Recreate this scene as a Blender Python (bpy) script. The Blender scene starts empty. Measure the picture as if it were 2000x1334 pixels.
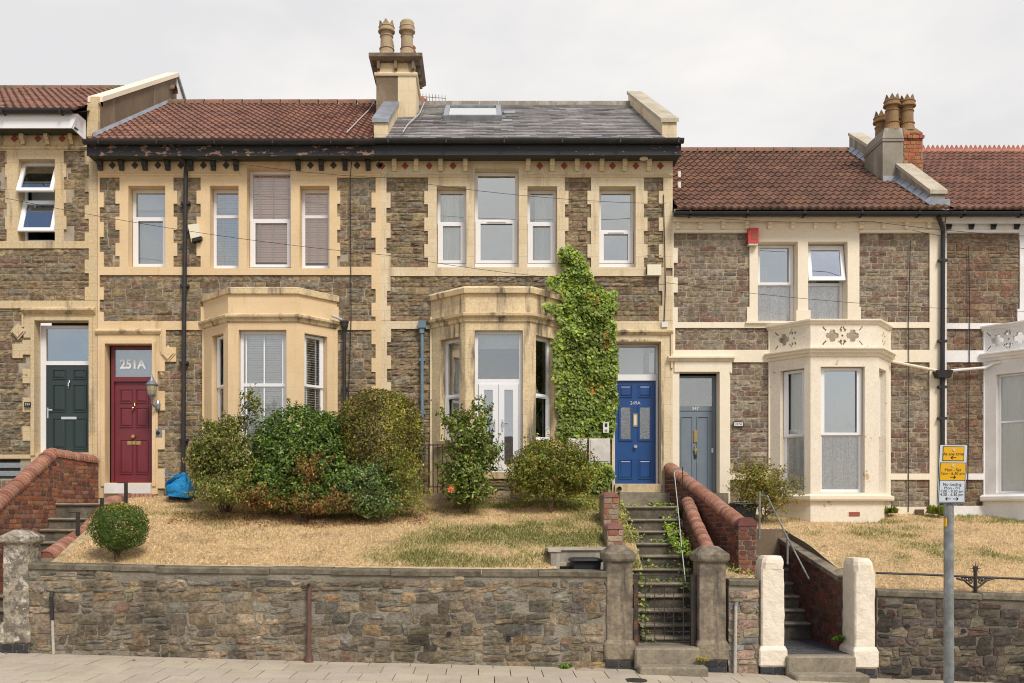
import bpy, math, random
import numpy as np
from mathutils import Vector, noise as mn
random.seed(7); rng = np.random.default_rng(11)
R = math.radians
# ------------------------------------------------------------ camera, sky, sun
XV, YH, FPX, CZ = 940.0, 1000.0, 1850.0, 2.3     # eye on the far pavement, looking square at the terrace
YF = 18.5                                        # distance of the house fronts
scene = bpy.context.scene
cam_d = bpy.data.cameras.new("camera"); cam = bpy.data.objects.new("camera", cam_d)
scene.collection.objects.link(cam)
cam.location = (0, 0, CZ); cam.rotation_euler = (R(90), 0, 0)
cam_d.sensor_width = 36; cam_d.lens = 36 * FPX / 2000
cam_d.shift_x = (1000 - XV) / 2000; cam_d.shift_y = (YH - 667) / 2000
cam_d.clip_end = 1000; cam_d.clip_start = 0.05
scene.camera = cam
SUN_EL, SUN_ROT = R(50), R(150)                  # hazy sun behind and to the right of the camera
w = bpy.data.worlds.new("World"); scene.world = w; w.use_nodes = True
nt = w.node_tree; nt.nodes.clear()
def N(nt, t, **k):
    n = nt.nodes.new(t)
    for a, b in k.items():
        if a in n.inputs: n.inputs[a].default_value = b
        else: setattr(n, a, b)
    return n
sky = N(nt, 'ShaderNodeTexSky', sky_type='NISHITA', sun_disc=False, sun_elevation=SUN_EL, sun_rotation=SUN_ROT)
tc = N(nt, 'ShaderNodeTexCoord'); mp = N(nt, 'ShaderNodeMapping'); mp.inputs['Scale'].default_value = (1, 1, 2.2)
n1 = N(nt, 'ShaderNodeTexNoise', Scale=2.1, Detail=7.0, Roughness=.55)
cr = N(nt, 'ShaderNodeValToRGB'); cr.color_ramp.elements[0].position = .38; cr.color_ramp.elements[1].position = .62
cr.color_ramp.elements[0].color = (6.1, 6.05, 6.15, 1); cr.color_ramp.elements[1].color = (7.75, 7.5, 7.2, 1)
sx = N(nt, 'ShaderNodeSeparateXYZ')
# thick cloud over the roofs, broken cloud with blue gaps over the far side of the street
n2 = N(nt, 'ShaderNodeTexNoise', Scale=3.6, Detail=9.0, Roughness=.62)
ad = N(nt, 'ShaderNodeMath', operation='MULTIPLY_ADD'); ad.inputs[1].default_value = 1.2; ad.inputs[2].default_value = .25
ad2 = N(nt, 'ShaderNodeMath', operation='ADD')
cov = N(nt, 'ShaderNodeMapRange'); cov.inputs['From Min'].default_value = .46; cov.inputs['From Max'].default_value = .76
mix = N(nt, 'ShaderNodeMix', data_type='RGBA'); bg = N(nt, 'ShaderNodeBackground', Strength=.10); out = N(nt, 'ShaderNodeOutputWorld')
L = nt.links.new
L(tc.outputs['Generated'], mp.inputs['Vector']); L(mp.outputs[0], n1.inputs['Vector']); L(n1.outputs[0], cr.inputs[0])
L(mp.outputs[0], n2.inputs['Vector']); L(tc.outputs['Generated'], sx.inputs[0]); L(sx.outputs[1], ad.inputs[0])
mxp = N(nt, 'ShaderNodeMath', operation='MAXIMUM'); mxp.inputs[1].default_value = 0.0; L(sx.outputs[1], mxp.inputs[0]); L(mxp.outputs[0], ad.inputs[0])
hi = N(nt, 'ShaderNodeMapRange'); hi.inputs['From Min'].default_value = .42; hi.inputs['From Max'].default_value = .75; hi.inputs['To Max'].default_value = .42; L(sx.outputs[2], hi.inputs['Value'])
sb_ = N(nt, 'ShaderNodeMath', operation='SUBTRACT'); L(ad.outputs[0], sb_.inputs[0]); L(hi.outputs[0], sb_.inputs[1])
L(sb_.outputs[0], ad2.inputs[0]); L(n2.outputs[0], ad2.inputs[1]); L(ad2.outputs[0], cov.inputs['Value'])
L(cov.outputs[0], mix.inputs[0]); L(sky.outputs[0], mix.inputs[6]); L(cr.outputs[0], mix.inputs[7])
L(mix.outputs[2], bg.inputs['Color']); L(bg.outputs[0], out.inputs[0])
sd = bpy.data.lights.new("sun", 'SUN'); sd.energy = 2.35; sd.angle = R(19); sd.color = (1, .935, .83)
so = bpy.data.objects.new("sun", sd); scene.collection.objects.link(so)
# direction towards the sun: x right, y towards camera (negative)
sv = Vector((math.sin(R(28)) * math.cos(SUN_EL), -math.cos(R(28)) * math.cos(SUN_EL), math.sin(SUN_EL)))
so.rotation_euler = sv.to_track_quat('Z', 'Y').to_euler(); so.location = (8, -10, 20)
vs = scene.view_settings; vs.view_transform = 'Standard'; vs.look = 'None'; scene.cycles.filter_width = 1.05; vs.exposure = 0.38; vs.gamma = 1; vs.use_curve_mapping = False

# ------------------------------------------------------------ helpers
class MB:
    def __init__(s): s.v = []; s.f = []; s.t = []; s.smooth = False
    def q(s, pts, tint=None):
        b = len(s.v); s.v += [tuple(p) for p in pts]; s.f.append(tuple(range(b, b + len(pts))))
        if tint is not None or s.t: s._t(b, tint, len(pts))
    def _t(s, b, tint, n):
        while len(s.t) < b: s.t.append((1, 1, 1))
        s.t += [tint or (1, 1, 1)] * n
    def grid(s, rows, tint=None, closed=False):
        b = len(s.v); nr = len(rows); nc = len(rows[0])
        for r in rows: s.v += [tuple(p) for p in r]
        for i in range(nr - 1):
            for j in range(nc if closed else nc - 1):
                k = (j + 1) % nc
                s.f.append((b + i * nc + j, b + i * nc + k, b + (i + 1) * nc + k, b + (i + 1) * nc + j))
        if tint is not None or s.t: s._t(b, tint, nr * nc)
    def box(s, x0, x1, y0, y1, z0, z1, tint=None, bev=0):
        P = [(x0, y0, z0), (x1, y0, z0), (x1, y1, z0), (x0, y1, z0), (x0, y0, z1), (x1, y0, z1), (x1, y1, z1), (x0, y1, z1)]
        s.poly8(P, tint)
    def poly8(s, P, tint=None):
        b = len(s.v); s.v += [tuple(p) for p in P]
        for f in ((0, 3, 2, 1), (4, 5, 6, 7), (0, 1, 5, 4), (1, 2, 6, 5), (2, 3, 7, 6), (3, 0, 4, 7)): s.f.append(tuple(b + i for i in f))
        if tint is not None or s.t: s._t(b, tint, 8)
    def tube(s, pts, r, n=8, tint=None, caps=True):
        pts = [Vector(p) for p in pts]; rs = r if isinstance(r, (list, tuple)) else [r] * len(pts); rows = []
        for i, p in enumerate(pts):
            d = (pts[min(i + 1, len(pts) - 1)] - pts[max(i - 1, 0)]).normalized()
            a = Vector((0, 0, 1)) if abs(d.z) < .9 else Vector((1, 0, 0))
            e1 = d.cross(a).normalized(); e2 = d.cross(e1).normalized()
            rows.append([p + (e1 * math.cos(t) + e2 * math.sin(t)) * rs[i] for t in [2 * math.pi * k / n for k in range(n)]])
        s.grid(rows, tint, closed=True)
        if caps: s.q(rows[0][::-1], tint); s.q(rows[-1], tint)
    def lathe(s, c, prof, n=16, tint=None):
        rows = [[(c[0] + r * math.cos(t), c[1] + r * math.sin(t), c[2] + z) for t in [2 * math.pi * k / n for k in range(n)]] for r, z in prof]
        s.grid(rows, tint, closed=True)
def me_of(name, mb, off=(0, 0, 0), smooth=None):
    me = bpy.data.meshes.new(name)
    me.from_pydata([(x - off[0], y - off[1], z - off[2]) for x, y, z in mb.v], [], mb.f)
    if mb.t:
        while len(mb.t) < len(mb.v): mb.t.append((1, 1, 1))
        a = me.color_attributes.new('tint', 'FLOAT_COLOR', 'POINT')
        a.data.foreach_set('color', np.array([(*t[:3], 1) for t in mb.t], dtype=np.float32).ravel())
    if (mb.smooth if smooth is None else smooth): me.shade_smooth()
    me.update(); return me
def root_of(p):
    while p.parent: p = p.parent
    return p
def obj(name, mb, m, parent=None, label=None):
    off = tuple(root_of(parent).location) if parent else (0, 0, 0)
    o = bpy.data.objects.new(name, me_of(name, mb, off)); o.data.materials.append(m)
    scene.collection.objects.link(o)
    if parent: o.parent = parent
    if label: o['label'] = label
    return o
def tag(o, label, cat, group=None):
    o['label'] = label; o['category'] = cat
    if group: o['group'] = group
    return o
def thing(name, label, cat, loc, group=None):
    o = bpy.data.objects.new(name, None); scene.collection.objects.link(o); o.location = loc; o.empty_display_size = .2
    return tag(o, label, cat, group)
def solo(name, mb, m, label, cat, group=None):          # a thing that is one mesh: origin at its base
    v = np.array(mb.v); loc = ((v[:, 0].min() + v[:, 0].max()) / 2, (v[:, 1].min() + v[:, 1].max()) / 2, v[:, 2].min())
    o = bpy.data.objects.new(name, me_of(name, mb, loc)); o.data.materials.append(m); o.location = loc
    scene.collection.objects.link(o); return tag(o, label, cat, group)
def struct(name, mb, m, kind='structure'):
    o = obj(name, mb, m); o['kind'] = kind; return o
def P(px, py, Y=YF):                                    # where a point of the survey photograph lies at distance Y
    s = FPX / Y; return Vector(((px - XV) / s, Y, (YH - py) / s + CZ))
def fx(px): return (px - XV) / 100
def fz(py): return (YH - py) / 100 + CZ
class Fr:                                               # a wall plane: u along it, n outwards
    def __init__(s, O, u, n): s.O = Vector(O); s.u = Vector(u).normalized(); s.n = Vector(n).normalized()
    def p(s, a, z, d=0): v = s.O + s.u * a + s.n * d; return (v.x, v.y, z)
def fbox(mb, fr, a0, a1, z0, z1, d0, d1, tint=None):
    mb.poly8([fr.p(a0, z0, d1), fr.p(a1, z0, d1), fr.p(a1, z0, d0), fr.p(a0, z0, d0), fr.p(a0, z1, d1), fr.p(a1, z1, d1), fr.p(a1, z1, d0), fr.p(a0, z1, d0)], tint)
FRONT = Fr((0, YF, 0), (1, 0, 0), (0, -1, 0))
def panel(fr, rects, trim, wall, dt=.04, db=-.2, ds=0.0):
    """rects painted in order (a0,a1,z0,z1,kind): S stone ground, T dressed stucco, O opening"""
    xs = sorted({round(v, 4) for r in rects for v in r[:2]}); zs = sorted({round(v, 4) for r in rects for v in r[2:4]})
    nx, nz = len(xs) - 1, len(zs) - 1; K = [[None] * nz for _ in range(nx)]
    for i in range(nx):
        for j in range(nz):
            cx, cz = (xs[i] + xs[i + 1]) / 2, (zs[j] + zs[j + 1]) / 2
            for r in rects:
                if r[0] <= cx <= r[1] and r[2] <= cz <= r[3]: K[i][j] = r[4]
    for i in range(nx):
        for j in range(nz):
            k = K[i][j]
            if k not in ('T', 'S'): continue
            mb, d = (trim, dt) if k == 'T' else (wall, ds)
            x0, x1, z0, z1 = xs[i], xs[i + 1], zs[j], zs[j + 1]
            mb.q([fr.p(x0, z0, d), fr.p(x1, z0, d), fr.p(x1, z1, d), fr.p(x0, z1, d)])
            if k == 'T' and wall is not trim: wall.q([fr.p(x0, z0, ds), fr.p(x1, z0, ds), fr.p(x1, z1, ds), fr.p(x0, z1, ds)])
            for di, dj, a, b in ((-1, 0, (x0, z1), (x0, z0)), (1, 0, (x1, z0), (x1, z1)), (0, -1, (x0, z0), (x1, z0)), (0, 1, (x1, z1), (x0, z1))):
                ii, jj = i + di, j + dj
                o = K[ii][jj] if 0 <= ii < nx and 0 <= jj < nz else 'E'
                if o == k: continue
                if k == 'S' and o != 'O': continue
                e = db if o in ('O', 'E', None) else ds
                mb.q([fr.p(*a, d), fr.p(*a, e), fr.p(*b, e), fr.p(*b, d)])
    def at(a, z):
        if not (xs[0] <= a <= xs[-1] and zs[0] <= z <= zs[-1]): return None
        i = max(0, min(nx - 1, int(np.searchsorted(xs, a) - 1))); j = max(0, min(nz - 1, int(np.searchsorted(zs, z) - 1)))
        return K[i][j]
    return at
def stones(mb, fr, a0, a1, z0, z1, h=(.09, .17), wd=(.16, .42), gap=.008, bulge=.02, d0=.008, pal=None, ok=None, nu=4, nv=3, wob=0.0, jit=.25, base=-.01):
    z = z0
    while z < z1 - .02:
        hh = random.uniform(*h); hh = min(hh, z1 - z)
        if z1 - z - hh < h[0] * .5: hh = z1 - z
        a = a0 - random.uniform(0, wd[1]) * .5
        while a < a1 - .01:
            w_ = random.uniform(*wd); aa, ab = max(a, a0), min(a + w_, a1); a += w_
            if ab - aa < .03: continue
            parts = [(z, z + hh)]
            if hh > .135 and random.random() < .3: m_ = z + hh * random.uniform(.4, .6); parts = [(z, m_), (m_, z + hh)]
            for (q0, q1) in parts:
                if ok and not ok(aa, ab, q0, q1): continue
                col = random.choice(pal); j = random.uniform(1 - jit, 1 + jit); col = tuple(c * j * random.uniform(.97, 1.03) for c in col)
                bl = bulge * random.uniform(.35, 1); sd_ = random.uniform(0, 100); g = gap * random.uniform(.6, 1.4)
                sh = [random.uniform(-wob, wob) for _ in range(8)]; rows = []
                for jv in range(nv + 1):
                    tv = jv / nv; row = []
                    for iu in range(nu + 1):
                        tu = iu / nu
                        L_ = aa + g + sh[0] * (1 - tv) + sh[1] * tv; R_ = ab - g + sh[2] * (1 - tv) + sh[3] * tv
                        B_ = q0 + g * .8 + sh[4] * (1 - tu) + sh[5] * tu; T_ = q1 - g * .8 + sh[6] * (1 - tu) + sh[7] * tu
                        ea = min(tu, 1 - tu); ev = min(tv, 1 - tv)
                        x = L_ + (R_ - L_) * tu; zz = B_ + (T_ - B_) * tv
                        if ea == 0 and ev == 0: x += (.5 - tu) * .011; zz += (.5 - tv) * .011
                        edge = ea == 0 or ev == 0
                        nz_ = mn.noise((x * 10, zz * 12, sd_)) + .7 * mn.noise((x * 27, zz * 27, sd_))
                        d = d0 + (bl * .3 if edge else bl * (.62 + 1.0 * nz_))
                        if edge: x += mn.noise((x * 12, zz * 12, sd_ + 5)) * .006; zz += mn.noise((x * 12, zz * 12, sd_ + 9)) * .006
                        row.append(fr.p(x, zz, max(d, d0 - .004)))
                    rows.append(row)
                mb.grid(rows, col)
                ring = [(i, 0) for i in range(nu + 1)] + [(nu, j_) for j_ in range(1, nv + 1)] + [(i, nv) for i in range(nu - 1, -1, -1)] + [(0, j_) for j_ in range(nv - 1, 0, -1)]
                top = [rows[j_][i] for i, j_ in ring]; bk = fr.n * (d0 - base)
                mb.grid([[tuple(Vector(p_) - bk) for p_ in top], top], col, closed=True)
        z += hh
def sweep(mb, path, prof, tint=None, close=True):
    """extrude a section (outward, z) along a plan polyline with mitred corners"""
    pts = [Vector((p[0], p[1])) for p in path]; nrm = []
    for i in range(len(pts)):
        ns = []
        for a, b in ((i - 1, i), (i, i + 1)):
            if 0 <= a and b < len(pts):
                d = (pts[b] - pts[a]).normalized(); ns.append(Vector((d.y, -d.x)))
        if len(ns) == 2: m = (ns[0] + ns[1]).normalized(); m = m / max(.3, m.dot(ns[0]))
        else: m = ns[0]
        nrm.append(m)
    rows = [[(p.x + m.x * o, p.y + m.y * o, z) for o, z in prof] for p, m in zip(pts, nrm)]
    mb.grid(rows, tint, closed=close)
    if close: mb.q(rows[0][::-1], tint); mb.q(rows[-1], tint)

# ------------------------------------------------------------ materials
def mat(name, col, rough=.85, col2=None, sc=3.0, lo=.4, hi=.65, bump=.0, bsc=40.0, tint=False, metal=0.0, spec=.4, zs=1.0,
        spots=None, fine=.12, joints=None, streak=None, trans=0.0, coat=0.0, bdist=.01):
    m = bpy.data.materials.new(name); m.use_nodes = True; nt = m.node_tree; b = nt.nodes['Principled BSDF']; L = nt.links.new
    b.inputs['Roughness'].default_value = rough; b.inputs['Metallic'].default_value = metal; b.inputs['Specular IOR Level'].default_value = spec
    if coat: b.inputs['Coat Weight'].default_value = coat
    tc = N(nt, 'ShaderNodeTexCoord'); mp = N(nt, 'ShaderNodeMapping'); mp.inputs['Scale'].default_value = (1, 1, zs); L(tc.outputs['Object'], mp.inputs[0])
    cur = None
    def rgb(c): n = N(nt, 'ShaderNodeRGB'); n.outputs[0].default_value = (*c, 1); return n.outputs[0]
    def mx(a, b_, f, mode='MIX'):
        n = N(nt, 'ShaderNodeMix', data_type='RGBA', blend_type=mode)
        L(a, n.inputs[6]); L(b_, n.inputs[7])
        if isinstance(f, float): n.inputs[0].default_value = f
        else: L(f, n.inputs[0])
        return n.outputs[2]
    def nz(scale, detail=5.0, lo_=.4, hi_=.6, rgh=.6, vec=None):
        n = N(nt, 'ShaderNodeTexNoise', Scale=scale, Detail=detail, Roughness=rgh); L(vec or mp.outputs[0], n.inputs['Vector'])
        r = N(nt, 'ShaderNodeMapRange'); r.inputs['From Min'].default_value = lo_; r.inputs['From Max'].default_value = hi_; L(n.outputs[0], r.inputs['Value']); return r.outputs[0]
    cur = rgb(col)
    if col2: cur = mx(cur, rgb(col2), nz(sc, 6.0, lo, hi))
    if streak:
        mp2 = N(nt, 'ShaderNodeMapping'); mp2.inputs['Scale'].default_value = (1, 1, .12); L(tc.outputs['Object'], mp2.inputs[0])
        a = nz(streak[1], 5.0, streak[2], streak[3], .6, mp2.outputs[0]); cur = mx(cur, rgb(streak[0]), a)
    if joints:
        s3 = N(nt, 'ShaderNodeSeparateXYZ'); L(tc.outputs['Object'], s3.inputs[0]); c3 = N(nt, 'ShaderNodeCombineXYZ'); L(s3.outputs[0], c3.inputs[0]); L(s3.outputs[2], c3.inputs[1])
        bt = N(nt, 'ShaderNodeTexBrick'); bt.inputs['Scale'].default_value = 1.0; bt.inputs['Mortar Size'].default_value = .0045; bt.inputs['Brick Width'].default_value = .62; bt.inputs['Row Height'].default_value = .262
        L(c3.outputs[0], bt.inputs['Vector']); q = N(nt, 'ShaderNodeMath', operation='MULTIPLY'); q.inputs[1].default_value = joints; L(bt.outputs['Fac'], q.inputs[0]); cur = mx(cur, rgb((.2, .15, .09)), q.outputs[0])
    if spots: cur = mx(cur, rgb(spots[0]), nz(spots[1], 6.0, spots[2], spots[3], .7))
    if fine:
        f = nz(bsc * .7, 4.0, .3, .7); r = N(nt, 'ShaderNodeMapRange'); r.inputs['To Min'].default_value = 1 - fine; r.inputs['To Max'].default_value = 1 + fine; L(f, r.inputs['Value'])
        c = N(nt, 'ShaderNodeCombineColor'); [L(r.outputs[0], c.inputs[i]) for i in range(3)]; cur = mx(cur, c.outputs[0], 1.0, 'MULTIPLY')
    if tint:
        at = N(nt, 'ShaderNodeAttribute', attribute_name='tint'); cur = mx(cur, at.outputs['Color'], 1.0, 'MULTIPLY')
    L(cur, b.inputs['Base Color'])
    if bump:
        n = N(nt, 'ShaderNodeTexNoise', Scale=bsc, Detail=6.0, Roughness=.65); L(mp.outputs[0], n.inputs['Vector'])
        bp = N(nt, 'ShaderNodeBump', Strength=bump, Distance=bdist); L(n.outputs[0], bp.inputs['Height']); L(bp.outputs[0], b.inputs['Normal'])
    if trans:
        t = N(nt, 'ShaderNodeBsdfTranslucent'); L(cur, t.inputs[0]); ms = N(nt, 'ShaderNodeMixShader'); ms.inputs[0].default_value = trans
        o = nt.nodes['Material Output']; L(b.outputs[0], ms.inputs[1]); L(t.outputs[0], ms.inputs[2]); L(ms.outputs[0], o.inputs[0])
    return m
def glass(name, refl=.35, tintc=(.92, .95, .95), wav=.0):
    m = bpy.data.materials.new(name); m.use_nodes = True; nt = m.node_tree; L = nt.links.new; nt.nodes.remove(nt.nodes['Principled BSDF'])
    g = N(nt, 'ShaderNodeBsdfGlossy', Roughness=.02); g.inputs['Color'].default_value = (.92, .94, .95, 1)
    t = N(nt, 'ShaderNodeBsdfTransparent'); t.inputs['Color'].default_value = (*tintc, 1)
    lw = N(nt, 'ShaderNodeLayerWeight', Blend=.25); r = N(nt, 'ShaderNodeMapRange'); r.inputs['To Min'].default_value = refl; r.inputs['To Max'].default_value = 1
    ms = N(nt, 'ShaderNodeMixShader'); L(lw.outputs['Fresnel'], r.inputs['Value']); L(r.outputs[0], ms.inputs[0]); L(t.outputs[0], ms.inputs[1]); L(g.outputs[0], ms.inputs[2])
    n = N(nt, 'ShaderNodeTexNoise', Scale=2.5 if not wav else 60, Detail=1.0); tc = N(nt, 'ShaderNodeTexCoord'); L(tc.outputs['Object'], n.inputs['Vector'])
    bp = N(nt, 'ShaderNodeBump', Strength=.25 if not wav else wav, Distance=.01); L(n.outputs[0], bp.inputs['Height']); L(bp.outputs[0], g.inputs['Normal'])
    L(ms.outputs[0], nt.nodes['Material Output'].inputs[0]); return m
M = {}
M['stone'] = mat('rubble_stone', (1.26, 1.24, 1.19), .92, tint=True, bump=.9, bsc=22, bdist=.03, col2=(.80, .74, .67), sc=10, fine=.35)
M['gstone'] = mat('garden_stone', (1.45, 1.35, 1.23), .95, tint=True, bump=1.0, bsc=24, bdist=.03, col2=(.52, .50, .46), sc=1.1, spots=((.62, .6, .52), 30, .66, .72), fine=.35)
M['mortar'] = mat('mortar', (.30, .24, .16), .95, (.20, .16, .11), 4, bump=.5, bsc=60)
M['mortar_pale'] = mat('lime_mortar', (.42, .36, .27), .95, (.3, .25, .19), 4, bump=.5, bsc=60)
M['gmortar'] = mat('garden_wall_mortar', (.31, .275, .215), .97, (.20, .175, .135), 2.2, bump=1.0, bsc=30, bdist=.03, spots=((.10, .085, .065), 1.2, .58, .68))
M['gmortar_dark'] = mat('dark_wall_mortar', (.13, .11, .09), .97, (.2, .17, .13), 3, bump=1.0, bsc=30, bdist=.03)
M['ochre'] = mat('ochre_masonry_paint', (.74, .555, .335), .8, (.69, .51, .295), 1.6, .42, .62, bump=.25, bsc=55, streak=((.5, .36, .19), 3.5, .60, .78), joints=0.08, fine=.07)
M['cream'] = mat('worn_cream_masonry', (.71, .595, .41), .85, (.65, .52, .33), 1.5, .42, .62, bump=.3, bsc=45, streak=((.4, .31, .20), 3.2, .57, .74), joints=0.3, fine=.1)
M['weathered'] = mat('weathered_bath_stone', (.72, .57, .345), .9, (.60, .46, .285), 2.2, .42, .62, bump=.45, bsc=30, streak=((.17, .14, .105), 4.5, .53, .66), joints=0.3, fine=.15)
M['old'] = mat('bare_old_stone', (.58, .465, .30), .9, (.62, .47, .265), 2.0, bump=.4, bsc=35, streak=((.2, .16, .11), 4.5, .56, .74), joints=0.35, fine=.15)
M['paleC'] = mat('pale_cream_paint', (.84, .745, .59), .75, (.81, .71, .55), 1.4, bump=.2, bsc=50, fine=.05, streak=((.66, .53, .37), 3.0, .62, .8))
M['peelC'] = mat('peeling_cream_paint', (.82, .735, .60), .8, (.78, .69, .55), 2.2, bump=.35, bsc=30, fine=.08, spots=((.55, .41, .25), 4.0, .65, .66))
M['white_paint'] = mat('white_masonry_paint', (.82, .80, .785), .75, (.70, .68, .65), 1.4, bump=.2, bsc=50, fine=.05)
M['pvc'] = mat('white_plastic_frame', (.80, .80, .82), .35, fine=.03, spec=.5)
M['brown_render'] = mat('brown_cement_render', (.21, .155, .10), .95, (.14, .105, .07), 1.3, bump=.4, bsc=40, streak=((.30, .24, .17), 3.5, .58, .75), fine=.15)
M['grey_render'] = mat('grey_cement_render', (.30, .27, .22), .95, (.22, .19, .15), 1.5, bump=.3, bsc=40, streak=((.42, .39, .34), 4.0, .5, .66), fine=.12)
M['coping_stone'] = mat('pale_coping_stone', (.52, .46, .36), .9, (.40, .34, .25), 2.5, bump=.4, bsc=35, fine=.12)
M['lead'] = mat('lead_sheet', (.24, .26, .30), .45, (.36, .38, .42), 4, metal=.35, fine=.1)
M['tile'] = mat('clay_roof_tile', (.255, .125, .09), .85, (.17, .09, .068), 2.0, .38, .66, tint=True, bump=.4, bsc=60, spots=((.34, .19, .13), 22, .66, .78), fine=.22)
M['tile_dark'] = mat('brown_roof_tile', (.215, .112, .076), .85, (.14, .078, .056), 2.0, .38, .66, tint=True, bump=.4, bsc=60, spots=((.29, .165, .115), 22, .66, .78), fine=.22)
M['ridge'] = mat('mossy_ridge_tile', (.27, .13, .085), .9, (.15, .11, .07), 4, bump=.5, bsc=40, spots=((.10, .10, .05), 9, .56, .64), fine=.2)
M['ridge_red'] = mat('red_crested_ridge', (.46, .17, .11), .8, (.38, .15, .10), 4, bump=.2, fine=.1)
M['slate'] = mat('roof_slate', (.235, .225, .225), .6, (.31, .295, .28), 1.3, .4, .62, tint=True, bump=.3, bsc=50, spots=((.36, .33, .27), 14, .64, .72), fine=.15)
M['black'] = mat('black_paint', (.022, .022, .025), .45, (.035, .033, .033), 4, bump=.15, bsc=30, fine=.15)
M['blackmetal'] = mat('black_iron', (.025, .025, .027), .5, (.05, .035, .028), 8, fine=.2)
M['peel'] = mat('peeling_black_paint', (.022, .022, .026), .6, bump=.5, bsc=25, spots=((.34, .20, .145), 5.0, .56, .575), fine=.2, zs=2.2)
M['black_chip'] = mat('chipped_black_paint', (.022, .022, .026), .55, bump=.4, bsc=25, spots=((.42, .36, .32), 7.0, .655, .665), fine=.2, zs=2.0)
M['soffit'] = mat('dark_green_soffit', (.05, .055, .045), .8, fine=.1)
M['diamond_d'] = mat('dark_diamond_tile', (.06, .055, .055), .6, fine=.2)
M['diamond_r'] = mat('red_diamond_tile', (.33, .07, .045), .6, (.26, .06, .04), 20, fine=.15)
M['maroon'] = mat('maroon_door_paint', (.175, .026, .038), .4, (.15, .023, .034), 3, bump=.05, fine=.05, spec=.5)
M['blue'] = mat('royal_blue_door_paint', (.013, .07, .235), .34, (.012, .06, .21), 3, bump=.05, fine=.05, spec=.5)
M['greenD'] = mat('dark_green_door', (.030, .050, .050), .4, bump=.05, fine=.04)
M['greyblue'] = mat('grey_blue_door_paint', (.175, .215, .255), .45, (.16, .20, .24), 3, bump=.05, fine=.05)
M['brass'] = mat('brass', (.55, .38, .14), .3, metal=.9, fine=.1)
M['chrome'] = mat('chrome', (.75, .75, .75), .22, metal=1.0, fine=.03)
M['brick'] = mat('red_brick', (1, 1, 1), .9, tint=True, col2=(.75, .68, .62), sc=10, bump=.6, bsc=40, fine=.25)
M['cope'] = mat('terracotta_cope', (.77, .80, .86), .85, tint=True, col2=(.62, .58, .56), sc=6, bump=.4, bsc=45, fine=.2, spots=((.55, .52, .46), 9, .68, .72))
M['bluebrick'] = mat('blue_engineering_brick', (1, 1, 1), .6, tint=True, bump=.3, fine=.2)
M['capstone'] = mat('sooty_cap_stone', (.20, .145, .09), .92, (.12, .095, .07), 3, bump=.5, bsc=30, spots=((.4, .31, .19), 5, .6, .7), fine=.2)
M['step'] = mat('worn_step_stone', (.29, .245, .18), .9, (.19, .165, .12), 3.0, .4, .64, bump=.6, bsc=30, spots=((.30, .28, .22), 16, .64, .74), fine=.2)
M['pier'] = mat('weathered_pier_stone', (.27, .22, .155), .92, (.14, .115, .09), 3.2, .45, .62, streak=((.085, .075, .062), 6, .54, .70), bump=.7, bsc=24, bdist=.02, fine=.25)
M['riser'] = mat('dark_step_riser', (.16, .135, .10), .93, (.085, .075, .06), 3.5, .4, .62, bump=.7, bsc=28, fine=.3)  # riser faces in a darker brown than the treads
M['lichen'] = mat('lichen_crusted_stone', (.38, .33, .25), .95, (.17, .145, .115), 5, .46, .56, bump=1.0, bsc=22, bdist=.03, spots=((.58, .54, .46), 7, .56, .62), fine=.3)
M['pierwhite'] = mat('thick_cream_limewash', (.82, .735, .61), .85, (.78, .68, .54), 3, bump=.8, bsc=10, bdist=.03, spots=((.45, .38, .3), 12, .69, .74), fine=.06)
M['coping_dark'] = mat('mossy_wall_coping', (.19, .165, .115), .95, (.105, .09, .065), 4, bump=.7, bsc=25, spots=((.45, .42, .35), 25, .68, .74), fine=.25)
M['slab'] = mat('concrete_paving_slab', (.49, .42, .33), .9, (.43, .365, .28), 3, tint=True, bump=.3, bsc=60, spots=((.3, .26, .2), 9, .66, .8), fine=.12)
M['grout'] = mat('paving_joint', (.10, .085, .065), .95, fine=.2)
M['tarmac'] = mat('tarmac', (.055, .055, .055), .9, (.04, .04, .04), 3, bump=.5, bsc=90, fine=.3)
M['earth'] = mat('dry_lawn_soil', (.66, .49, .28), .95, (.56, .41, .23), 1.6, .4, .62, bump=1.0, bsc=26, bdist=.05, spots=((.20, .19, .05), 1.6, .60, .75), fine=.4)
M['grass'] = mat('dry_grass_blades', (1, 1, 1), .8, tint=True, fine=0, trans=.15)
M['leaf'] = mat('leaf', (1.45, 1.36, 1.1), .45, tint=True, fine=0, trans=.22, spec=.45)
M['bark'] = mat('bark', (.13, .085, .05), .95, (.2, .14, .09), 12, bump=.8, fine=.3)
M['curtain'] = mat('cream_curtain', (.78, .76, .68), .9, fine=.05, trans=.2)
M['net'] = mat('lace_net', (.95, .95, .96), .9, (.80, .81, .85), 26, .5, .56, fine=.1, trans=.2)
M['blind_pink'] = mat('warm_wooden_blind', (.92, .68, .54), .7, fine=.05)
M['blind_grey'] = mat('grey_slatted_blind', (.58, .58, .58), .7, fine=.05)
M['blind_white'] = mat('white_slatted_blind', (.86, .88, .88), .6, fine=.04)
M['tape'] = mat('blind_tape', (.74, .62, .54), .8, fine=.03)
M['tapew'] = mat('white_blind_tape', (.80, .82, .82), .8, fine=.03)
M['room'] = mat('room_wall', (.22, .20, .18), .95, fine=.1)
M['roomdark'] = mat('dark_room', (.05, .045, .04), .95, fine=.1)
M['roller'] = mat('pale_roller_blind', (.66, .67, .66), .8, fine=.04)
M['pot'] = mat('buff_chimney_pot', (.42, .32, .20), .85, (.34, .26, .17), 5, bump=.3, fine=.12)
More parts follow.
